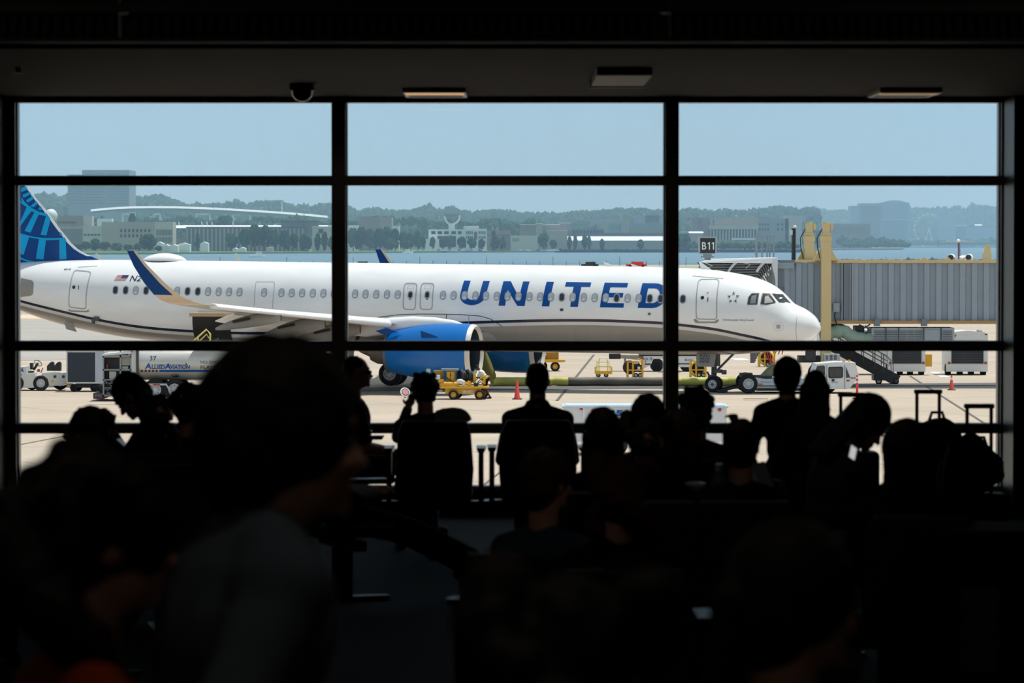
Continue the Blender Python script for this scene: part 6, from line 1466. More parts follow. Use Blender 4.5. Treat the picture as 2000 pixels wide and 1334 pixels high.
# ferris wheel
fw = thing('ferris_wheel', 'faint white ferris wheel far across the river', 'ferris wheel', (fx_(1814,6000), 6000, LZ))
r0 = 28/S(6000); zc_ = fz_(447,6000)-LZ
mb = MB(); mb.ring((0,0,zc_), (0,1,0), r0, .22, 40, 5).ring((0,0,zc_), (0,1,0), r0*.93, .15, 40, 5).build('rim', c_wh, fw)
mb = MB()
for i in range(20): a = PI*i/10; mb.bar((0,0,zc_), (r0*math.cos(a), 0, zc_+r0*math.sin(a)), .12)
mb.build('spokes', c_wh, fw)
MB().bar((0,0,zc_), (-9,0,0), .7).bar((0,0,zc_), (7,0,0), .7).build('support_leg', c_wroof, fw)
gm = MB().ell((0,0,0), (1.3,1.3,1.4), 8, 6)
gp = None
for i in range(20):
    a = PI*i/10+.1
    if gp is None: o = gp = gm.build('gondola', c_wh, fw)
    else: o = gp.copy(); C.objects.link(o)
    o.location = (r0*1.04*math.cos(a), 0, zc_+r0*1.04*math.sin(a))
# radome and long bridge
rd = thing('radome', 'big white golf-ball radome beside the tail fin', 'radome', (fx_(100,2600), 2600, LZ-1.2))
z0 = fz_(422,2600)-LZ+1.2
MB().ell((0,0,z0), (13/S(2600),)*2+(14/S(2600),), 28, 18).build('dome', mat('dome_white', 'e0e2e4', .5), rd, smooth=60)
MB().cyl((0,0,0), (0,0,z0-3), 3.4, 4.2).build('support', c_tan, rd)
bg_ = thing('river_bridge', 'long low white arched road bridge far off below the tree line', 'bridge', (fx_(420,3480), 3480, LZ))
BP = [(180,411),(228,406.6),(262,405.2),(300,404.8),(350,405.2),(400,406.8),(450,409.2),(500,412.2),(550,415.6),(600,419.6),(640,423.5)]
def bpt(px, py): return V((fx_(px,3480)-bg_.location.x, 0, fz_(py,3480)-LZ))
mb = MB()
for i in range(len(BP)-1): 
    a, b = bpt(*BP[i]), bpt(*BP[i+1]); mb.bar(a, b, 1.9, 26) if 0 else mb.hexa([a+V((0,-10,-1)), b+V((0,-10,-1)), b+V((0,10,-1)), a+V((0,10,-1)), a+V((0,-8.2,1.0)), b+V((0,-8.2,1.0)), b+V((0,10,1)), a+V((0,10,1))])
mb.build('parapet', c_wroof, bg_)
mb = MB()
for i in range(len(BP)-1):
    a, b = bpt(*BP[i]), bpt(*BP[i+1]); ha, hb = (3.2 if 0 < i < 9 else 1.5,)*2; mb.hexa([a+V((0,-8,-1-ha)), b+V((0,-8,-1-hb)), b+V((0,8,-1-hb)), a+V((0,8,-1-ha)), a+V((0,-8,-1)), b+V((0,-8,-1)), b+V((0,8,-1)), a+V((0,8,-1))])
mb.build('girder', cmat('girder_grey', '8a949c'), bg_)
for a, b in ((383,413),(455,491),(300,316),(240,256),(520,540)):
    MB().box(bpt(a,400).x, bpt(a,400).x+1.6, -7, 7, 0, bpt(a,419).z).box(bpt(b,400).x-1.6, bpt(b,400).x, -7, 7, 0, bpt(b,419).z).box(bpt(a,400).x, bpt(b,400).x, -7, 7, bpt(a,420).z, bpt(a,417).z).build('pier', c_wh, bg_)
MB().bar(bpt(551,413), bpt(551,393), .5).build('flagpole', c_wh, bg_)
# shore details: sea wall with reeds, cars, boats
mb = MB()
for i in range(520):
    px = 1086+i*.925; Y = 2800; h = rng.uniform(1.1, 3.2); x = fx_(px, Y); mb.box(x, x+.5, Y, Y+.6, G-.3, G-.3+h)
struct(mb.build('pile_wall', mat('timber_wet', '2f3b4c', .9, nz=.3)), 'stuff')
struct(MB().box(fx_(1084,2802), fx_(1562,2802), 2801, 2806, G-.4, LZ+.5).build('sea_wall', mat('seawall_dark', '37424f', .9, nz=.2)))
carm = MB().box(-2.2, 2.2, -.9, .9, .3, .85).prism([(-1.5,.85),(1.3,.85),(.8,1.45),(-1.0,1.45)], (0,1.6,0), (0,-.8,0)).box(-1.6,-1.1,-.95,.95,0,.5).box(1.0,1.5,-.95,.95,0,.5)
cols_ = [mat('car_white', 'e3e5e6', .3), mat('car_silver', 'aeb4b8', .3), mat('car_dark', '3a4048', .3), mat('car_red', 'a33a3c', .3)]
for i in range(64):
    px = 832+i*2.55+rng.uniform(-1,1)
    if i > 45: px = 640+ (i-46)*2.8 if i < 52 else 1010+(i-52)*7
    ci = rng.choice([0,0,1,1,2]) if i != 58 else 3
    cnm = ['white','silver','dark','red'][ci]
    o = carm.build('parked_car', cols_[ci]); o.location = (fx_(px,2755), 2755+rng.uniform(-6,3), LZ-.3)
    tag(o, '%s car in the parked row along the far bank' % cnm if ci != 3 else 'single red car parked on the far bank', 'car', '%s cars parked on the far bank' % cnm if ci != 3 else None)
def boat(px, py, L, label):
    Y = YG(py); t = thing('motor_boat', label, 'boat', (fx_(px,Y), Y, G-.3))
    MB().hexa([(-L/2,-1,0),(L/2-1,-.6,0),(L/2-1,.6,0),(-L/2,1,0),(-L/2,-1.3,1.2),(L/2,-.3,1.6),(L/2,.3,1.6),(-L/2,1.3,1.2)]).build('hull', c_wroof, t)
    MB().box(-L*.15,L*.2,-.9,.9,1.2,2.4).tube([(-L*.1,0,2.4),(0,0,3.2),(L*.15,0,2.4)],.12,5).build('cabin', c_wh, t)
    MB().prism([(-L/2,0),(-L*3,.35),(-L*5,.0)], (0,3,0), (0,-1.5,.05)).prism([(-L*.6,0),(-L*.5,.8),(L*.2,.5),(L*.4,0)], (0,.6,0), (0,-2,0)).build('wake', mat('foam', 'dfe6e8', .8), t)
boat(505, 501.5, 9, 'white motor boat with spray, on the river left of the centre post'); boat(797, 494.5, 8, 'small speedboat with a long white wake')
# airfield edge fence, scrub and small vehicles
mb = MB(); Yf = 1090
for i in range(60): x = fx_(430+i*26, Yf); mb.box(x-.06, x+.06, Yf, Yf+.1, G, G+1.6+(i % 5 == 0)*1.2)
mb.bar((fx_(430,Yf),Yf,G+.9), (fx_(1990,Yf),Yf,G+.9), .03)
tag(mb.build('perimeter_fence', M_dgr), 'thin dark post fence along the near river edge', 'fence')
mb = MB()
for i in range(1500):
    px = 1600+rng.random()*400; Y = 1105+rng.random()*12; r = .25+rng.random()*.4; off = V((rng.random()*9,)*3)
    mb.mat(rng.randrange(2)).ell((fx_(px,Y), Y, G+r*.7+rng.random()*1.1), (r,r,r*1.2), 6, 4)
struct(mb.build('scrub', [mat('scrub_grey', '6a6c68', .95, nz=.3), mat('scrub_rust', '75605a', .95, nz=.3)]), 'stuff')
def smallveh(px, py, Y, m, label, L=5, h=1.6):
    t = thing('airfield_vehicle', label, 'vehicle', (fx_(px,Y), Y, G))
    MB().box(-L/2,L/2,-1,1,.4,h*.6).box(-L/4,L/3,-.9,.9,h*.6,h).build('body', m, t); MB().cyl((-L*.3,-1.02,.4),(-L*.3,1.02,.4),.4).cyl((L*.3,-1.02,.4),(L*.3,1.02,.4),.4).build('wheel', M_tyre, t)
smallveh(1152,518,1040,M_dgr,'dark airfield vehicle near the river edge, left'); smallveh(1243,518.5,1030,M_org,'orange airfield vehicle behind the fuselage roof',6,1.7); smallveh(707,513,1060,M_dgr,'dark airfield vehicle left of the blue winglet tip')
# ---- regional jet taxiing away
rj = thing('regional_jet', 'small white regional jet with striped T-tail seen from behind on the airfield', 'airplane', (fx_(1872,980), 980, G), R(-14))
M_rjw = mat('jet_white', 'dfe2e5', .35)
mb = MB()
def rf(i, j):
    t = [0,1.2,3,5,8,22,26,28][j]; r = [.15,.6,1.0,1.25,1.35,1.35,.9,.1][j]; a = 2*PI*i/20; return (r*math.cos(a), t, 2.3+(.9 if j == 0 else .6 if j == 1 else .25 if j == 2 else 0)+r*math.sin(a))
mb.grid(rf, 20, 8, True); mb.build('fuselage', M_rjw, rj, smooth=60)
MB().prism([(0,2.6),(3.6,2.6),(1.6,7.6),(-.6,7.6)], (.36,0,0), (-.18,0,0), (0,1,0)).build('tail_fin', mat('tail_stripes', '6b5a78', .5, nz=.6, scale=1.5), rj)
mb = MB()
for k in range(5): mb.box(-.2,.2,.1+.5*0,.12,3.2+k*.9,3.6+k*.9)
mb.build('fin_stripe', M_red, rj)
MB().hexa([(-4.3,-.3,7.45),(0,-.7,7.5),(0,1.6,7.5),(-4.3,.6,7.45),(-4.3,-.3,7.52),(0,-.7,7.72),(0,1.6,7.72),(-4.3,.6,7.52)]).hexa([(0,-.7,7.5),(4.3,-.3,7.45),(4.3,.6,7.45),(0,1.6,7.5),(0,-.7,7.72),(4.3,-.3,7.52),(4.3,.6,7.52),(0,1.6,7.72)]).ell((0,-.5,7.65),(.5,1.4,.5)).build('tailplane', M_rjw, rj)
for sx2 in (-1, 1):
    e = MB().lathe([(.75,0),(.95,.6),(1.0,2),(.9,3.4),(.8,3.6)], (sx2*2.45,2.2,3.1), (0,1,0), 24, False).build('engine', M_rjw, rj, smooth=50)
    MB().lathe([(.8,.02),(.5,.3),(.42,-.2),(.3,.4),(.05,.4)], (sx2*2.45,2.2,3.1), (0,1,0), 20).build('exhaust', M_steel, e)
    MB().box(min(sx2*1.0,sx2*1.8),max(sx2*1.0,sx2*1.8),2.6,4.8,2.95,3.15).build('pylon', M_rjw, rj)
    MB().hexa([(sx2*1,10,1.4),(sx2*10.5,14,2.0),(sx2*10.5,15.2,2.0),(sx2*1,15,1.4),(sx2*1,10,1.7),(sx2*10.5,14,2.1),(sx2*10.5,15.2,2.1),(sx2*1,15,1.7)]).build('wing', M_rjw, rj)
MB().box(-2,-1.7,13,13.3,.4,1.6).box(1.7,2,13,13.3,.4,1.6).cyl((-2.2,13.1,.4),(-1.5,13.1,.4),.4).cyl((1.5,13.1,.4),(2.2,13.1,.4),.4).cyl((-.2,24,.3),(.2,24,.3),.3).box(-.1,.1,23.9,24.1,.3,1.4).build('undercarriage', M_tyre, rj)
smallveh(1905,500,830,M_gwhite,'white van beside the regional jet',5,5.2) if 0 else None
# another jet, of which only the wing tips stand above the fuselage
oj = thing('parked_jet', 'parked jet behind the airliner, only its white winglet tips showing above the roof', 'airplane', (fx_(330,400), 400, G))
mb = MB()
mb.grid(lambda i, j: ([.1,.9,1.35,1.35,.9,.1][j]*math.cos(2*PI*i/18), [-13,-10,-6,8,11,13][j], 2.4+[.1,.9,1.35,1.35,.9,.1][j]*math.sin(2*PI*i/18)), 18, 6, True).build('fuselage', M_rjw, oj, smooth=60)
for sx2, tip in ((1, fx_(469,400)), (-1, fx_(196,400))):
    xt = tip-oj.location.x; zt = fz_(495,400)-G
    MB().hexa([(sx2*1,-2,1.6),(xt,1,2.6),(xt,2.2,2.6),(sx2*1,3,1.6),(sx2*1,-2,2.0),(xt,1,2.75),(xt,2.2,2.75),(sx2*1,3,2.0)]).build('wing', M_rjw, oj)
    MB().prism([(xt-.0,2.6),(xt+1.3,2.6),(xt-.5,zt),(xt-.72,zt)], (0,.12,0), (0,1.4,0)).build('winglet', mat('winglet_pale', 'd5d9d0', .5), oj)
for x, y in ((-1.6,2),(1.6,2),(0,-8)): MB().cyl((x-.15,y,.45),(x+.15,y,.45),.45).box(x-.06,x+.06,y-.06,y+.06,.4,1.8).build('landing_gear', M_tyre, oj)
# ================================================================ people, seats and luggage in the dark lounge
REM = []
def remeshed(mb, name, m, parent, vox=.011, it=3, disp=None):
    o = mb.build(name, m, parent); r = o.modifiers.new('r', 'REMESH'); r.mode = 'VOXEL'; r.voxel_size = vox; r.use_smooth_shade = True
    if it: s_m = o.modifiers.new('s', 'SMOOTH'); s_m.iterations = it; s_m.factor = .6
    if disp:
        tx = bpy.data.textures.new('hair_lumps', 'CLOUDS'); tx.noise_scale = disp[1]; d = o.modifiers.new('d', 'DISPLACE'); d.texture = tx; d.strength = disp[0]; d.mid_level = .5
    REM.append(o); return o
skin_m = [mat('skin_light', 'b98a72', .55, nz=.08), mat('skin_tan', '8e624a', .55, nz=.08), mat('skin_deep', '4a3226', .55, nz=.08)]
def cloth(name, h): return mat('cloth_'+name, h, .9, nz=.2, scale=30, spec=.1)
def hairm(name, h): return mat('hair_'+name, h, .7, nz=.35, scale=60, spec=.2)
def ik(a, c, l1, l2, hint):
    a, c = V(a), V(c); d = c-a; L = min(d.length, (l1+l2)*.995); d.normalize()
    k = (l1*l1-l2*l2+L*L)/(2*L); h = math.sqrt(max(0, l1*l1-k*k)); hn = V(hint); hn = (hn-d*hn.dot(d)).normalized()
    return a+d*k+hn*h, a+d*L
def hand(mb, w, d, up, s, curl=.5, r0=.0092):
    """palm, four fingers of unequal length and a thumb that leaves the side of the palm"""
    d = V(d).normalized(); up = V(up); up = (up-d*up.dot(d)).normalized(); sd = d.cross(up)*s
    pc = w+d*.045
    mb.ell(pc, (.04, .045, .016), 12, 8, M=Matrix((sd, d, up)).transposed())
    for k, (off, ln) in enumerate(((-.030, .062), (-.010, .074), (.010, .070), (.029, .055))):
        b = w+d*.082+sd*off; dd = d; seg = ln/2.6; r = r0-.0006*k
        for j in range(3):
            e = b+dd*seg; mb.caps(b, e, r, r*.93, 8); b = e; r *= .93
            dd = (dd*math.cos(curl)-up*math.sin(curl)).normalized()
    b = w+d*.025-sd*.030; dd = (d*.6-sd*.75-up*.25).normalized()
    e = b+dd*.038; mb.caps(b, e, .0115, .0105, 8); mb.caps(e, e+(dd*.5+d*.6-up*.2).normalized()*.03, .0105, .009, 8)
def human(label, px, Y, heading=0., hd=0., shorts=False, sit=True, sc=1., lean=0., side=0., hp=0., hy=0., hr=0., hands=None, feet=None, skin=0, top='black', tc='0d0d0f', trouser='1a1c22', sleeve='long', hair='short', hc='120e0c', pz=None, body_w=1., curl=.5, zoff=0., name='person', group=None, collar=False, hair_k=1.):
    t = thing(name, label, 'person', (fx_(px, Y), Y, zoff), heading, group); t.scale = (sc,)*3
    pz = pz if pz else (.512 if sit else .94)
    T = Matrix.Rotation(-lean, 3, 'X') @ Matrix.Rotation(side, 3, 'Y'); pel = V((0, 0, pz)); U = lambda x, y, z: pel + T @ V((x*body_w, y, z))
    nb = U(0, 0, .50)
    Hm = Matrix.Rotation(hy, 3, 'Z') @ T @ Matrix.Rotation(-hp, 3, 'X') @ Matrix.Rotation(hr, 3, 'Y')
    hc_ = nb + T @ V((0, .0, .05-hd)) + Hm @ V((0, .02, .122)); Hh = lambda x, y, z: hc_ + Hm @ V((x, y, z))
    sh = {s: U(s*.168, 0, .41) for s in (-1, 1)}; hip = {s: pel+V((s*.09*body_w, 0, 0)) for s in (-1, 1)}
    hands = hands or {}; feet = feet or {}
    dflt_h = {s: ((s*.12, .30, pz+.10) if sit else (s*.26, .06, pz-.10)) for s in (-1, 1)}
    dflt_f = {s: ((s*.11, .47, .085) if sit else (s*.10, .0, .085)) for s in (-1, 1)}
    J = {}
    for s in (-1, 1):
        hd = hands.get(s, dflt_h[s]); hint = (s*.5, -.5, -.6) if len(hd) < 4 else hd[3]
        el, wr = ik(sh[s], V(hd[:3]), .29, .26, hint)
        kn, an = ik(hip[s], V(feet.get(s, dflt_f[s])), .44, .43, (0, 1, .35 if sit else 0)); J[s] = (el, wr, kn, an)
    def torso(mb, g):
        mb.ell(U(0, 0, .03), (.158*body_w+g, .115+g, .12+g), M=T); mb.ell(U(0, .005, .19), (.135*body_w+g, .098+g, .15+g), M=T)
        mb.ell(U(0, .0, .33), (.158*body_w+g, .112+g, .17+g), M=T); mb.caps(sh[-1], sh[1], .055+g)
        mb.caps(U(0, -.01, .475), sh[-1]+V((0, 0, .012)), .046+g, .042+g); mb.caps(U(0, -.01, .475), sh[1]+V((0, 0, .012)), .046+g, .042+g)
    b = MB(); torso(b, 0); b.caps(U(0, -.005, .44), Hh(0, -.02, -.06), .062, .056)
    b.ell(Hh(0, -.01, .02), (.075, .094, .098), 16, 12, M=Hm); b.ell(Hh(0, .025, -.045), (.058, .066, .07), 14, 10, M=Hm)
    b.caps(Hh(0, .078, .012), Hh(0, .108, -.022), .010, .014, 8); b.ell(Hh(0, .085, -.085), (.022, .018, .016), M=Hm); b.ell(Hh(0, .090, -.055), (.024, .012, .010), M=Hm)
    b.caps(Hh(-.035, .078, .035), Hh(.035, .078, .035), .013, n=8)
    for s in (-1, 1):
        b.ell(Hh(s*.076, -.005, -.005), (.011, .02, .032), M=Hm); b.ell(Hh(s*.038, .07, -.02), (.022, .02, .02), M=Hm)
        el, wr, kn, an = J[s]; b.caps(sh[s], el, .047, .039); b.caps(el, wr, .040, .026); hand(b, wr, (wr-el), (0, .3, 1) if sit else (s*1, 0, .2), s, curl)
        b.caps(hip[s], kn, .082, .056); b.caps(kn, kn+(an-kn)*.35, .055, .057); b.caps(kn+(an-kn)*.35, an, .056, .036)
        f = V((0, .16, -.05)); b.caps(an+V((0, -.03, -.02)), an+f, .038, .030)
    remeshed(b, 'body', skin_m[skin], t, .0085, 3)
    for s in (-1, 1): MB().ell(Hh(s*.034, .079, .008), (.012, .010, .010), 10, 7, M=Hm).build('eye', mat('eye_white', '6b655f', .4), t, smooth=60)
    c = MB(); torso(c, .013)
    for s in (-1, 1):
        el, wr, kn, an = J[s]
        if sleeve == 'long': c.caps(sh[s], el, .060, .052); c.caps(el, el+(wr-el)*.92, .052, .036)
        elif sleeve == 'short': c.caps(sh[s], sh[s]+(el-sh[s])*.75, .062, .060)
    if collar: c.tube([U(.06*math.cos(a), .06*math.sin(a)-.005, .52+.02*math.sin(a+PI)) for a in [PI*i/8 for i in range(16)]], .02, 7, closed=True)
    remeshed(c, 'hoodie' if collar else 'shirt', cloth(top, tc), t, .012, 3, (.012, .12))
    c = MB(); c.ell(U(0, 0, .0), (.172*body_w, .128, .12), M=T)
    for s in (-1, 1):
        el, wr, kn, an = J[s]; c.caps(hip[s], kn if not shorts else hip[s]+(kn-hip[s])*.9, .094, .070)
        if not shorts: c.caps(kn, kn+(an-kn)*.93, .070, .052)
    remeshed(c, 'trousers', cloth('trouser_'+trouser, trouser), t, .014, 3, (.01, .1))
    for s in (-1, 1):
        an = J[s][3]; sm = MB(); sm.caps(an+V((0, -.035, -.035)), an+V((0, .17, -.048)), .044, .036); sm.caps(an+V((0, -.01, .0)), an+V((0, .06, -.03)), .046, .04); remeshed(sm, 'shoe', mat('shoe_dark', '1b1a1a', .6), t, .012, 2)
    if hair != 'bald':
        h = MB(); k = hair_k
        if hair in ('short', 'curly', 'bun', 'long', 'ponytail', 'big'):
            h.ell(Hh(0, -.02, .035), (.084*k, .098*k, .098*k), 16, 11, M=Hm); h.ell(Hh(0, -.055, -.01), (.078*k, .065*k, .085*k), 14, 9, M=Hm)
        if hair == 'curly':
            for i in range(26):
                a = i*2.4; z = -.06+.19*((i*7) % 26)/26; r = .085*math.sqrt(max(.05, 1-((z-.03)/.13)**2)); h.ell(Hh(r*math.cos(a), min(.055, -.025+r*1.1*math.sin(a)), z), (.024*k,)*3, 8, 6)
        if hair == 'big':
            for i in range(30):
                a = i*2.4; z = -.16+.29*((i*7) % 30)/30; r = .12*math.sqrt(max(.1, 1-((z+.01)/.19)**2)); h.ell(Hh(r*math.cos(a), min(.05, -.03+r*math.sin(a)), z), (.045*k,)*3, 8, 6)
        if hair == 'long':
            for x in (-.06, -.03, 0, .03, .06): h.caps(Hh(x, -.07, .0), Hh(x*1.25, -.085, -.27), .042, .028)
            for s in (-1, 1): h.caps(Hh(s*.075, -.01, .02), Hh(s*.085, .0, -.22), .026, .02)
        if hair == 'bun': h.ell(Hh(0, -.10, .085), (.045*k, .045*k, .042*k), M=Hm)
        if hair == 'ponytail': h.ell(Hh(0, -.125, -.0), (.04, .045, .045), M=Hm); h.caps(Hh(0, -.13, -.01), Hh(0, -.15, -.17), .038, .02)
        if hair == 'cap':
            h.ell(Hh(0, -.01, .045), (.084, .10, .075), 16, 11, M=Hm); h.ell(Hh(0, .11, .05), (.065, .065, .010), 14, 8, M=Hm @ Matrix.Rotation(-.15, 3, 'X'))
        remeshed(h, 'cap' if hair == 'cap' else 'hair', hairm(hc, hc), t, .0085, 2, (.018 if hair in ('curly', 'big', 'short', 'bun') else .008, .03) if hair != 'cap' else None)
    return t, Hh, J, Hm
# ---- gate seats
M_seat = mat('seat_black', '0b0b0d', .6, nz=.1, scale=20); M_arm = mat('armrest_black_plastic', '101215', .3, spec=.5); M_sfr = mat('seat_frame', '22252a', .4, .6)
def seat_proto(label, group):
    t = thing('lounge_chair', label, 'seat', (0, 0, 0), 0, group)
    def bk(i, j):
        u = i/8-.5; v = j/8; w_ = .50*(1-.10*v**3); edge = 1 if (i in (0, 8)) else 0
        return (u*w_, -.20-.10*v+.02*math.cos(u*3), .42+.52*v-(.03*(abs(u)*2)**6 if j == 8 else 0))
    m = MB(); m.grid(bk, 9, 9); n = len(m.v); m.grid(lambda i, j: V(bk(i, j))+V((0, .05, 0)), 9, 9)
    g = MB(); prof = [(-.25, 0), (-.262, .18), (-.245, .42), (-.215, .51), (.215, .51), (.245, .42), (.262, .18), (.25, 0)]
    g.prism(prof, (0, .055, 0), (0, -.24, .43), (1, 0, 0), V((0, -.14, 1)).normalized()); o = g.build('backrest', M_seat, t)
    bv = o.modifiers.new('b', 'BEVEL'); bv.width = .018; bv.segments = 3
    o = MB().obox((0, .02, .43), (.50, .50, .08)).build('seat_cushion', M_seat, t); bv = o.modifiers.new('b', 'BEVEL'); bv.width = .025; bv.segments = 3
    for s in (-1, 1):
        a = MB().hexa([(s*.31-.022, -.16, .715), (s*.31+.022, -.16, .715), (s*.31+.030, .16, .715), (s*.31-.030, .16, .715), (s*.31-.030, -.18, .745), (s*.31+.030, -.18, .745), (s*.31+.034, .18, .745), (s*.31-.034, .18, .745)]).build('armrest', M_arm, t)
        MB().box(s*.31-.018, s*.31+.018, -.12, -.06, .36, .72).build('armrest_post', M_sfr, t)
    MB().box(-.36, .36, -.05, .05, .32, .38).build('beam', M_sfr, t); MB().box(-.02, .02, -.06, .06, .03, .33).box(-.04, .04, -.28, .28, 0, .03).build('leg', M_sfr, t)
    return t
SEAT0 = None
def seat(px, Y, heading, label, group=None):
    global SEAT0
    if SEAT0 is None: SEAT0 = o = seat_proto(label, group)
    else: o = copy_tree(SEAT0)
    o.location = (fx_(px, Y), Y, 0); o.rotation_euler.z = heading; o['label'] = label
    if group: o['group'] = group
    elif 'group' in o: del o['group']
    return o
def zp(py, Y): return P(1000, py, Y).z
def Yseat(top): return 5705/(top-475)
D = R
# row against the glass
seat(850, 24.2, 0, 'black gate seat seen from behind, holding the curly-haired person with hand to face'); seat(1050, 24.3, 0, 'black gate seat seen from behind, holding the person in the dark green jacket')
human('curly-haired person in a seat by the glass, left hand raised to the face', 831, 24.2, D(10), sc=.95, hp=.12, hy=D(10), hands={-1: (-.10, .15, 1.06, (-.35, .0, -1)), 1: (.15, .25, .62)}, hair='curly', hc='100b09', tc='3b4146', top='grey', sleeve='long', zoff=.0, curl=.9)
human('person with close-cropped hair and dark green jacket, seen from behind at the centre', 1050, 24.3, 0, hair='short', hc='16120f', top='green', tc='1c2b25', body_w=1.08, collar=True, hair_k=.95)
t, Hh, J, Hm = human('person in sunglasses and black shirt, in profile left of the centre post', 690, 25.9, D(-80), hp=.05, hair='short', hair_k=.9, skin=0, top='black', tc='0a0a0b', sleeve='short')
MB().caps(Hh(-.06, .085, .01), Hh(.06, .085, .01), .016, n=8).caps(Hh(.07, .08, .012), Hh(.078, -.01, .01), .006, n=6).caps(Hh(-.07, .08, .012), Hh(-.078, -.01, .01), .006, n=6).build('sunglasses', M_blk, t, smooth=60)
seat(690, 25.9, D(-80), 'gate seat turned side-on under the person in sunglasses')
human('person in pale patterned shirt slouching with legs stretched out to the right', 668, 21.2, D(-72), lean=-.45, hp=.5, feet={-1: (-.12, .98, .09), 1: (.10, .90, .20)}, hands={-1: (-.05, .18, .66), 1: (.05, .2, .64)}, top='patterned', tc='8c9cae', hair='short', trouser='15161a', sleeve='long')
seat(668, 21.2, D(-72), 'gate seat turned side-on under the slouching person')
# left cluster
human('person with a bun at the far left, head dark against the window', 168, Yseat(800), D(75), hair='bun', hair_k=1.1, hc='0e0b0a', top='dark', tc='17181b', hp=-.1); seat(168, Yseat(800), D(75), 'gate seat at the far left under the person with the bun')
t, Hh, J, Hm = human('person bowing the head over a phone held in both hands, left bay', 324, 21.6, D(78), lean=.18, hp=.7, hands={-1: (-.04, .34, .93, (-.3, -.5, -.7)), 1: (.05, .33, .90, (.3, -.5, -.7))}, hair='short', hc='0c0a09', top='navy', tc='1a2230', skin=1, curl=.8, hair_k=1.08, sc=1.07)
ph = thing('smartphone', 'phone glowing faintly in the hands of the bowing person in the left bay', 'phone', P(246, 874, 21.6), D(78))
MB().obox((0, 0, 0), (.075, .012, .15), M=Matrix.Rotation(D(-50), 3, 'X')).build('case', M_blk, ph); MB().obox(Matrix.Rotation(D(-50), 3, 'X') @ V((0, -.007, 0)), (.068, .004, .14), M=Matrix.Rotation(D(-50), 3, 'X')).build('screen', mat('phone_screen', '7d93a8', .2, emit=.12), ph)
seat(324, 21.6, D(78), 'gate seat side-on under the person bowing over a phone')
human('person with soft light-edged hair seen from behind, just right of the bowing person', 308, Yseat(768), D(10), hair='big', hair_k=.85, hc='241c17', top='denim', tc='222b38'); seat(308, Yseat(768), D(10), 'gate seat under the person with light-edged hair')
human('person with rounded dark hair partly hidden behind the tall walking man', 366, Yseat(752), D(-5), hair='short', hair_k=1.05, top='charcoal', tc='141517'); seat(366, Yseat(752), 0, 'gate seat under the person partly hidden by the tall walking man')
# centre and right rows
human('person with smooth dark hair to the shoulders, seen from behind, right of the green jacket', 1177, Yseat(803), D(4), hair='long', hair_k=1.12, top='black2', tc='0c0c0e', body_w=1.05); seat(1190, Yseat(803), 0, 'gate seat under the person right of the green jacket')
human('person with dark hair just left of the right-hand post', 1266, Yseat(776), 0, hair='short', hair_k=1.12, top='brown', tc='191410'); seat(1266, Yseat(776), 0, 'gate seat under the person left of the right-hand post')
human('person with tousled hair raising one fist near the shoulder, right of the right-hand post', 1360, Yseat(760), D(-8), hair='curly', hair_k=1.05, hc='17110d', top='slate', tc='1b2028', hands={1: (.225, .20, 1.05, (.25, -.1, -1))}, curl=1.3); seat(1360, Yseat(760), 0, 'gate seat under the person with the raised fist')
human('slim person standing at the glass with dark hair tied up, right bay', 1538, 20.2, D(-10), sit=False, sc=.86, hd=.03, hair='short', hair_k=1.14, hc='0d0a09', top='teal', tc='10171c', hp=.05, body_w=.95)
human('long-haired girl standing beside the slim person at the glass', 1592, 19.8, D(-15), sit=False, sc=.815, hair='long', hc='1c1410', top='grey3', tc='1f2023', hp=.12, body_w=.88)
t, Hh, J, Hm = human('person hunched forward over a phone, back curved, right bay', 1596, 18.2, D(-68), lean=.30, hp=.5, hair='long', hair_k=1.15, hc='110d0b', top='blue', tc='1d2733', hands={-1: (-.03, .42, .82, (-.3, -.5, -.7)), 1: (.06, .40, .80, (.3, -.5, -.7))}, sc=1.08)
ph = thing('smartphone', 'lit phone of the hunched person in the right bay', 'phone', P(1668, 884, 17.5), D(-60))
MB().obox((0, 0, 0), (.07, .010, .12), M=Matrix.Rotation(D(20), 3, 'Y')).build('case', M_blk, ph); MB().obox((0, -.007, 0), (.045, .004, .06), M=Matrix.Rotation(D(20), 3, 'Y')).build('screen', mat('phone_screen_bright', 'e6e8ea', .2, emit=.6), ph)
seat(1590, 18.2, D(-68), 'gate seat under the hunched person in the right bay')
human('person with rounded hair low at the right, in front of the luggage', 1772, Yseat(836), D(-10), body_w=1.15, hair='long', hair_k=1.35, hc='0d0a09', top='maroon', tc='1c1213'); seat(1788, Yseat(834), 0, 'gate seat under the person in front of the luggage')
human('person with full dark hair low between two others, just left of the right-hand post', 1262, Yseat(815), 0, hair='big', hair_k=.85, hc='15100d', top='plum', tc='171014'); seat(1262, Yseat(815), 0, 'gate seat under the person with full hair left of the right-hand post')
human('person with long hair at the foot of the right-hand post', 1328, Yseat(806), D(-6), hair='long', hair_k=1.1, hc='2a1c13', top='sand', tc='262119'); seat(1328, Yseat(806), 0, 'gate seat under the long-haired person at the foot of the post')
human('person sitting low in a dark coat between the raised fist and the standing pair', 1448, 16.8, D(-12), sc=.98, hair='short', hair_k=1.1, hc='120d0b', top='coat', tc='101114', body_w=1.1); seat(1448, 16.8, 0, 'gate seat under the person in the dark coat')
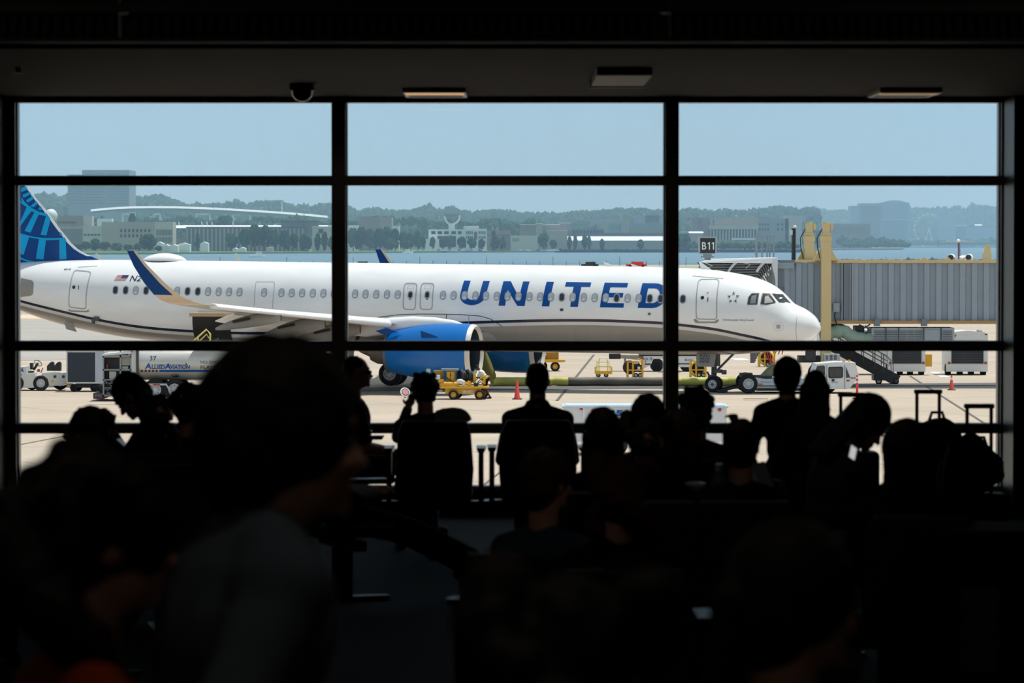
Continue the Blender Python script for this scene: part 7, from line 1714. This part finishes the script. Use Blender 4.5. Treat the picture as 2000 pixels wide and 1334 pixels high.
# second row, nearer
human('brown-haired person in a denim jacket sitting low at the centre, face turned right', 1062, 13.9, D(-30), hair='short', hair_k=1.12, hc='3a2517', top='denim2', tc='2c3a4a', hy=D(-15)); seat(1062, 13.9, D(-20), 'gate seat under the person in the denim jacket')
human('person with wide auburn hair sitting right of the denim jacket', 1212, 13.3, D(5), hair='big', hair_k=1.15, hc='3b1c10', top='rust', tc='241410'); seat(1212, 13.3, 0, 'gate seat under the person with auburn hair')
# people walking close to the camera
human('tall man with thick dark hair walking right, close up, pale grey shirt', 382, 5.75, D(-72), hd=.07, sit=False, sc=1.175, lean=.2, hp=-.1, hair='short', hair_k=1.2, hc='0c0a09', top='pale_grey', tc='4a535f', feet={-1: (-.1, .30, .085), 1: (.1, -.30, .10)}, hands={-1: (-.24, .22, .90), 1: (.24, -.1, .86)})
human('dark-haired person close up at the lower left in an orange top', 96, 5.7, D(-70), sit=False, sc=1.02, lean=.10, hair='big', hair_k=1.1, hc='0a0808', top='orange', tc='8a3414', body_w=1.1)
human('person close up at the bottom centre, only a broad dark head showing', 1112, 4.3, D(-5), sit=False, sc=.985, hair='big', hair_k=1.02, hc='080707', top='black3', tc='0b0b0c')
human('woman close up at the lower right with hair gathered at the nape, navy top', 1528, 5.7, D(-62), sit=False, sc=.955, hair='ponytail', hair_k=1.2, hc='0b0807', top='navy2', tc='101d33', hp=.1)
yw = 161.2
t, Hh, J, Hm = human('ground crew worker in pale shirt, dark shorts and cap bending over the yellow trailer', 951, yw, D(80), sit=False, zoff=G, lean=.72, hp=-.1, sleeve='short', top='hi_pale', tc='d5d9cf', trouser='14161c', shorts=True, hair='cap', hc='16171a', skin=2, feet={-1: (-.10, -.16, .085), 1: (.10, .12, .085)}, hands={-1: (-.10, .62, .98), 1: (.10, .60, .93)}, sc=1.0, pz=.90)
# ---- luggage
def suitcase(px, Y, w_, h, hz, label, col, heading=0., group=None):
    t = thing('suitcase', label, 'suitcase', (fx_(px, Y), Y, 0), heading)
    o = MB().box(-w_, w_, -.12, .12, .05, h).build('shell', mat('case_'+col, col, .6), t); bv = o.modifiers.new('b', 'BEVEL'); bv.width = .035; bv.segments = 3
    k = .082
    MB().bar((-k, -.06, h), (-k, -.06, hz), .018).bar((k, -.06, h), (k, -.06, hz), .018).build('handle_rod', mat('rod_dark', '24262a', .4, .6), t)
    o = MB().box(-k-.022, k+.022, -.08, -.04, hz-.025, hz+.008).build('grip', M_blk, t); bv = o.modifiers.new('b', 'BEVEL'); bv.width = .01; bv.segments = 2
    for x in (-w_*.8, w_*.8):
        for y in (-.09, .09): MB().cyl((x-.012, y, .03), (x+.012, y, .03), .03).build('wheel', M_tyre, t)
    return t
def soft(name, label, cat, px, py, Y, r, col, strap=True, seed=0):
    c = P(px, py, Y); t = thing(name, label, cat, c)
    rr = random.Random(seed); m = MB(); m.ell((0, 0, 0), r, 16, 12, fn=lambda d: 1+.18*noise.noise(d*2+V((seed, 0, 0))))
    for i in range(5): m.ell((rr.uniform(-.6,.6)*r[0], -.5*r[1], rr.uniform(-.5,.7)*r[2]), (r[0]*.4, r[1]*.5, r[2]*.35))
    remeshed(m, 'body', cloth(col, col), t, .012, 2)
    if strap: MB().tube([(-.3*r[0], 0, r[2]*.9), (-.2*r[0], 0, r[2]*1.25), (.2*r[0], 0, r[2]*1.25), (.3*r[0], 0, r[2]*.9)], .012, 6).build('strap', M_blk, t)
    return t
suitcase(1811.5, 26.3, .2, .60, zp(762, 26.3), 'dark wheeled case, handle up, near the glass with a soft bag on it', '15161a')
suitcase(1911, 24.4, .2, .42, zp(790, 24.4), 'dark wheeled case with its handle up at the far right by the window edge', '121317')
suitcase(1663, 26.2, .2, .60, zp(768, 26.2), 'dark wheeled case whose handle shows behind the hunched person', '131418')
suitcase(1808, 17.6, .19, .50, .80, 'near wheeled case with pale metal handle rods at the lower right', '17181b')
soft('duffel_bag', 'soft grey bag bulging over the wheeled case near the glass', 'bag', 1830, 862, 26.25, (.19, .13, .17), '232326', seed=3)
soft('folded_cap', 'crumpled dark cap lying on the soft grey bag', 'cap', 1842, 829, 26.25, (.075, .06, .03), '2b2a2c', False, 5)
soft('backpack', 'dark backpack leaning on the case at the far right', 'backpack', 1912, 915, 24.4, (.17, .12, .17), '14161a', seed=8)
soft('hooded_jacket', 'pale grey hooded jacket draped over the backrest beside the curly-haired person', 'jacket', 884, 815, 24.1, (.13, .035, .07), '8b9296', False, 31)
soft('garment_bag', 'dark slumped bag filling the gap between the grey bag and the right case', 'bag', 1875, 976, 23.6, (.16, .12, .42), '111215', False, 21)
soft('rolled_jacket', 'rolled dark jacket wedged beside the far right case handle', 'jacket', 1895, 872, 24.0, (.10, .08, .09), '1a1d26', False, 11)
# low cabinet, tables and small bright things
o = MB().box(-.48, .48, 0, .5, 0, zp(1045, 17.8)).build('low_cabinet', mat('cabinet_pale', '3f4447', .6, nz=.05)); o.location = (fx_(1497, 17.8), 17.8, 0); tag(o, 'low pale grey cabinet standing on the carpet behind the woman in the navy top', 'cabinet')
pd = thing('podium', 'dark podium with a paler framed notice at the lower right edge', 'podium', (fx_(1925, 15.2), 15.2, 0))
MB().box(-.22, .22, 0, .5, 0, .86).box(-.26, .26, -.04, .54, .86, .90).build('cabinet', mat('podium_dark', '070708', .8, spec=.1), pd); MB().box(-.1, .06, -.012, 0, .30, .66).build('notice', mat('notice_grey', '23272b', .6), pd)
sb = thing('side_table', 'small dark table between the seats, holding a cup and bottle', 'table', (fx_(1372, 17.0), 17.0, 0))
ztb = zp(1000, 17.0); MB().cyl((0,0,ztb-.03), (0,0,ztb), .28, n=28).build('table_top', M_blk, sb); MB().cyl((0,0,0), (0,0,ztb-.03), .03).cyl((0,0,0), (0,0,.02), .2, n=24).build('stem', M_sfr, sb)
cu = thing('plastic_cup', 'clear plastic cup with a pale lid on the small table', 'cup', (fx_(1358, 16.9), 16.9, ztb))
MB().lathe([(.035, 0), (.045, .13)], n=20).build('cup_body', mat('cup_pale', '77888f', .2), cu, smooth=50); MB().lathe([(.049, .13), (.049, .145), (.02, .15)], n=20).build('lid', mat('lid_white', 'b4bcc0', .3), cu, smooth=50)
bo = thing('water_bottle', 'blue water bottle standing beside the plastic cup', 'bottle', (fx_(1405, 16.9), 16.9, ztb))
MB().lathe([(.035, 0), (.036, .15), (.015, .2), (.014, .22)], n=20).build('bottle_body', mat('bottle_blue', '24507c', .2), bo, smooth=50); MB().lathe([(.018, .2), (.018, .235)], n=16).build('bottle_cap', mat('lid_white', 'b4bcc0', .3), bo, smooth=50)
lp = thing('laptop', 'tilted open laptop with a pale striped lid, beside the raised fist', 'laptop', P(1490, 940, 17.6), D(-20))
Ml = Matrix.Rotation(D(-22), 3, 'Y'); MB().obox((0, 0, 0), (.02, .24, .19), M=Ml).build('screen_lid', mat('laptop_silver', 'a9b7c2', .35, .3), lp)
mb = MB()
for i in range(6): mb.obox(Ml @ V((-.012, 0, -.08+.03*i)), (.004, .22, .012), M=Ml)
mb.build('lid_stripes', M_blk, lp); MB().obox((-.1, 0, -.1), (.2, .24, .015)).build('keyboard_base', M_blk, lp)
pp = thing('paper_sheet', 'folded white sheet catching light low beside the right cabinet edge', 'paper', P(1672, 1066, 17.9), D(20)); MB().obox((0,0,0), (.10,.002,.05), M=Matrix.Rotation(D(35),3,'Y')).obox((-.03,0,.03),(.06,.002,.03), M=Matrix.Rotation(D(-20),3,'Y')).build('sheet', mat('paper_white', 'c8ced2', .7), pp)
# ---- ceiling fittings
zt_c = WZ(190)
def ceil_pos(px, Y): return V((fx_(px, Y), Y, zt_c))
def Yc(py): return 7000*(zt_c-CZ)/(475-py)
for px, lab, em in ((850, 'rectangular ceiling lamp glowing amber above the middle bay', .55), (1770, 'rectangular ceiling lamp with a dim amber strip above the right bay', .12)):
    t = thing('ceiling_lamp', lab, 'ceiling light', ceil_pos(px, 26.6))
    MB().box(-.23, .23, -.30, .62, -.035, 0).build('housing', mat('lamp_rim', '55504a', .4, .5), t)
    l = bpy.data.lights.new('ceiling_lamp_bulb', 'SPOT'); l.energy = 2.2 if px < 1000 else 1.2; l.color = (1, .82, .62); l.spot_size = R(165); l.shadow_soft_size = .15
    lo = bpy.data.objects.new('ceiling_lamp_bulb', l); C.objects.link(lo); lo.location = ceil_pos(px, 26.4)-V((0, 0, .06))
    MB().box(-.215, .215, -.27, -.02, -.042, -.035).build('diffuser', mat('lamp_amber_%d' % px, 'e8b880', .4, emit=em), t); MB().box(-.2, .2, .02, .58, -.04, -.035).build('baffle', M_blk, t)
t = thing('ceiling_vent', 'dark recessed ceiling vent with a paler rim above the right half of the middle bay', 'vent', ceil_pos(1213, 24.0))
MB().box(-.18, .18, -.7, .9, -.05, 0).build('recess', M_blk, t); MB().box(-.19, .19, .9, .93, -.06, 0).build('rim', mat('rim_grey', '3c4043', .4, .4), t)
t = thing('security_camera', 'black dome security camera hanging from the ceiling above the left bay', 'camera', ceil_pos(591, 25.6))
MB().cyl((0,0,-.05), (0,0,0), .095, n=28).build('mount', M_blk, t, smooth=40); MB().lathe([(.075,-.05), (.07,-.09), (.045,-.12), (.01,-.13)], n=28).build('dome', mat('dome_black', '0c0c0e', .15), t, smooth=60)
t = thing('sprinkler', 'small pale ceiling sprinkler at the upper left', 'sprinkler', ceil_pos(38, 23.3)); MB().cyl((0,0,-.03), (0,0,.03), .02).cyl((0,0,-.035), (0,0,-.03), .035).build('head', M_gr, t)
# a few weak unseen ceiling lamps, added to lift the dark hall
for x, y in ((-3.5, 0), (3.5, 0), (0, 5), (-3.5, 11), (3.5, 11), (0, 17)):
    t = thing('fill_downlight', 'unseen fill lamp added to lift the dark hall', 'ceiling light', (x, y, 5.0 if y < 21 else zt_c), group='added hall fill lamps')
    MB().cyl((0,0,-.03), (0,0,0), .14, n=24).build('trim_ring', M_gr, t)
    MB().cyl((0,0,-.036), (0,0,-.03), .11, n=24).build('diffuser', mat('fill_downlight_glow', 'f0d8b8', .4, emit=1.0), t)
    l = bpy.data.lights.new('fill_downlight_lamp', 'SPOT'); l.energy = 26; l.color = (1, .86, .7); l.spot_size = R(150); l.shadow_soft_size = .1
    lo = bpy.data.objects.new('fill_downlight_lamp', l); C.objects.link(lo); lo.location = (x, y, 4.94)
# ---- bake the remeshed surfaces
dg = bpy.context.evaluated_depsgraph_get()
done = [(o, bpy.data.meshes.new_from_object(o.evaluated_get(dg))) for o in REM]
for o, me in done:
    o.modifiers.clear(); old = o.data; o.data = me; me.name = o.name
    if old.users == 0: bpy.data.meshes.remove(old)
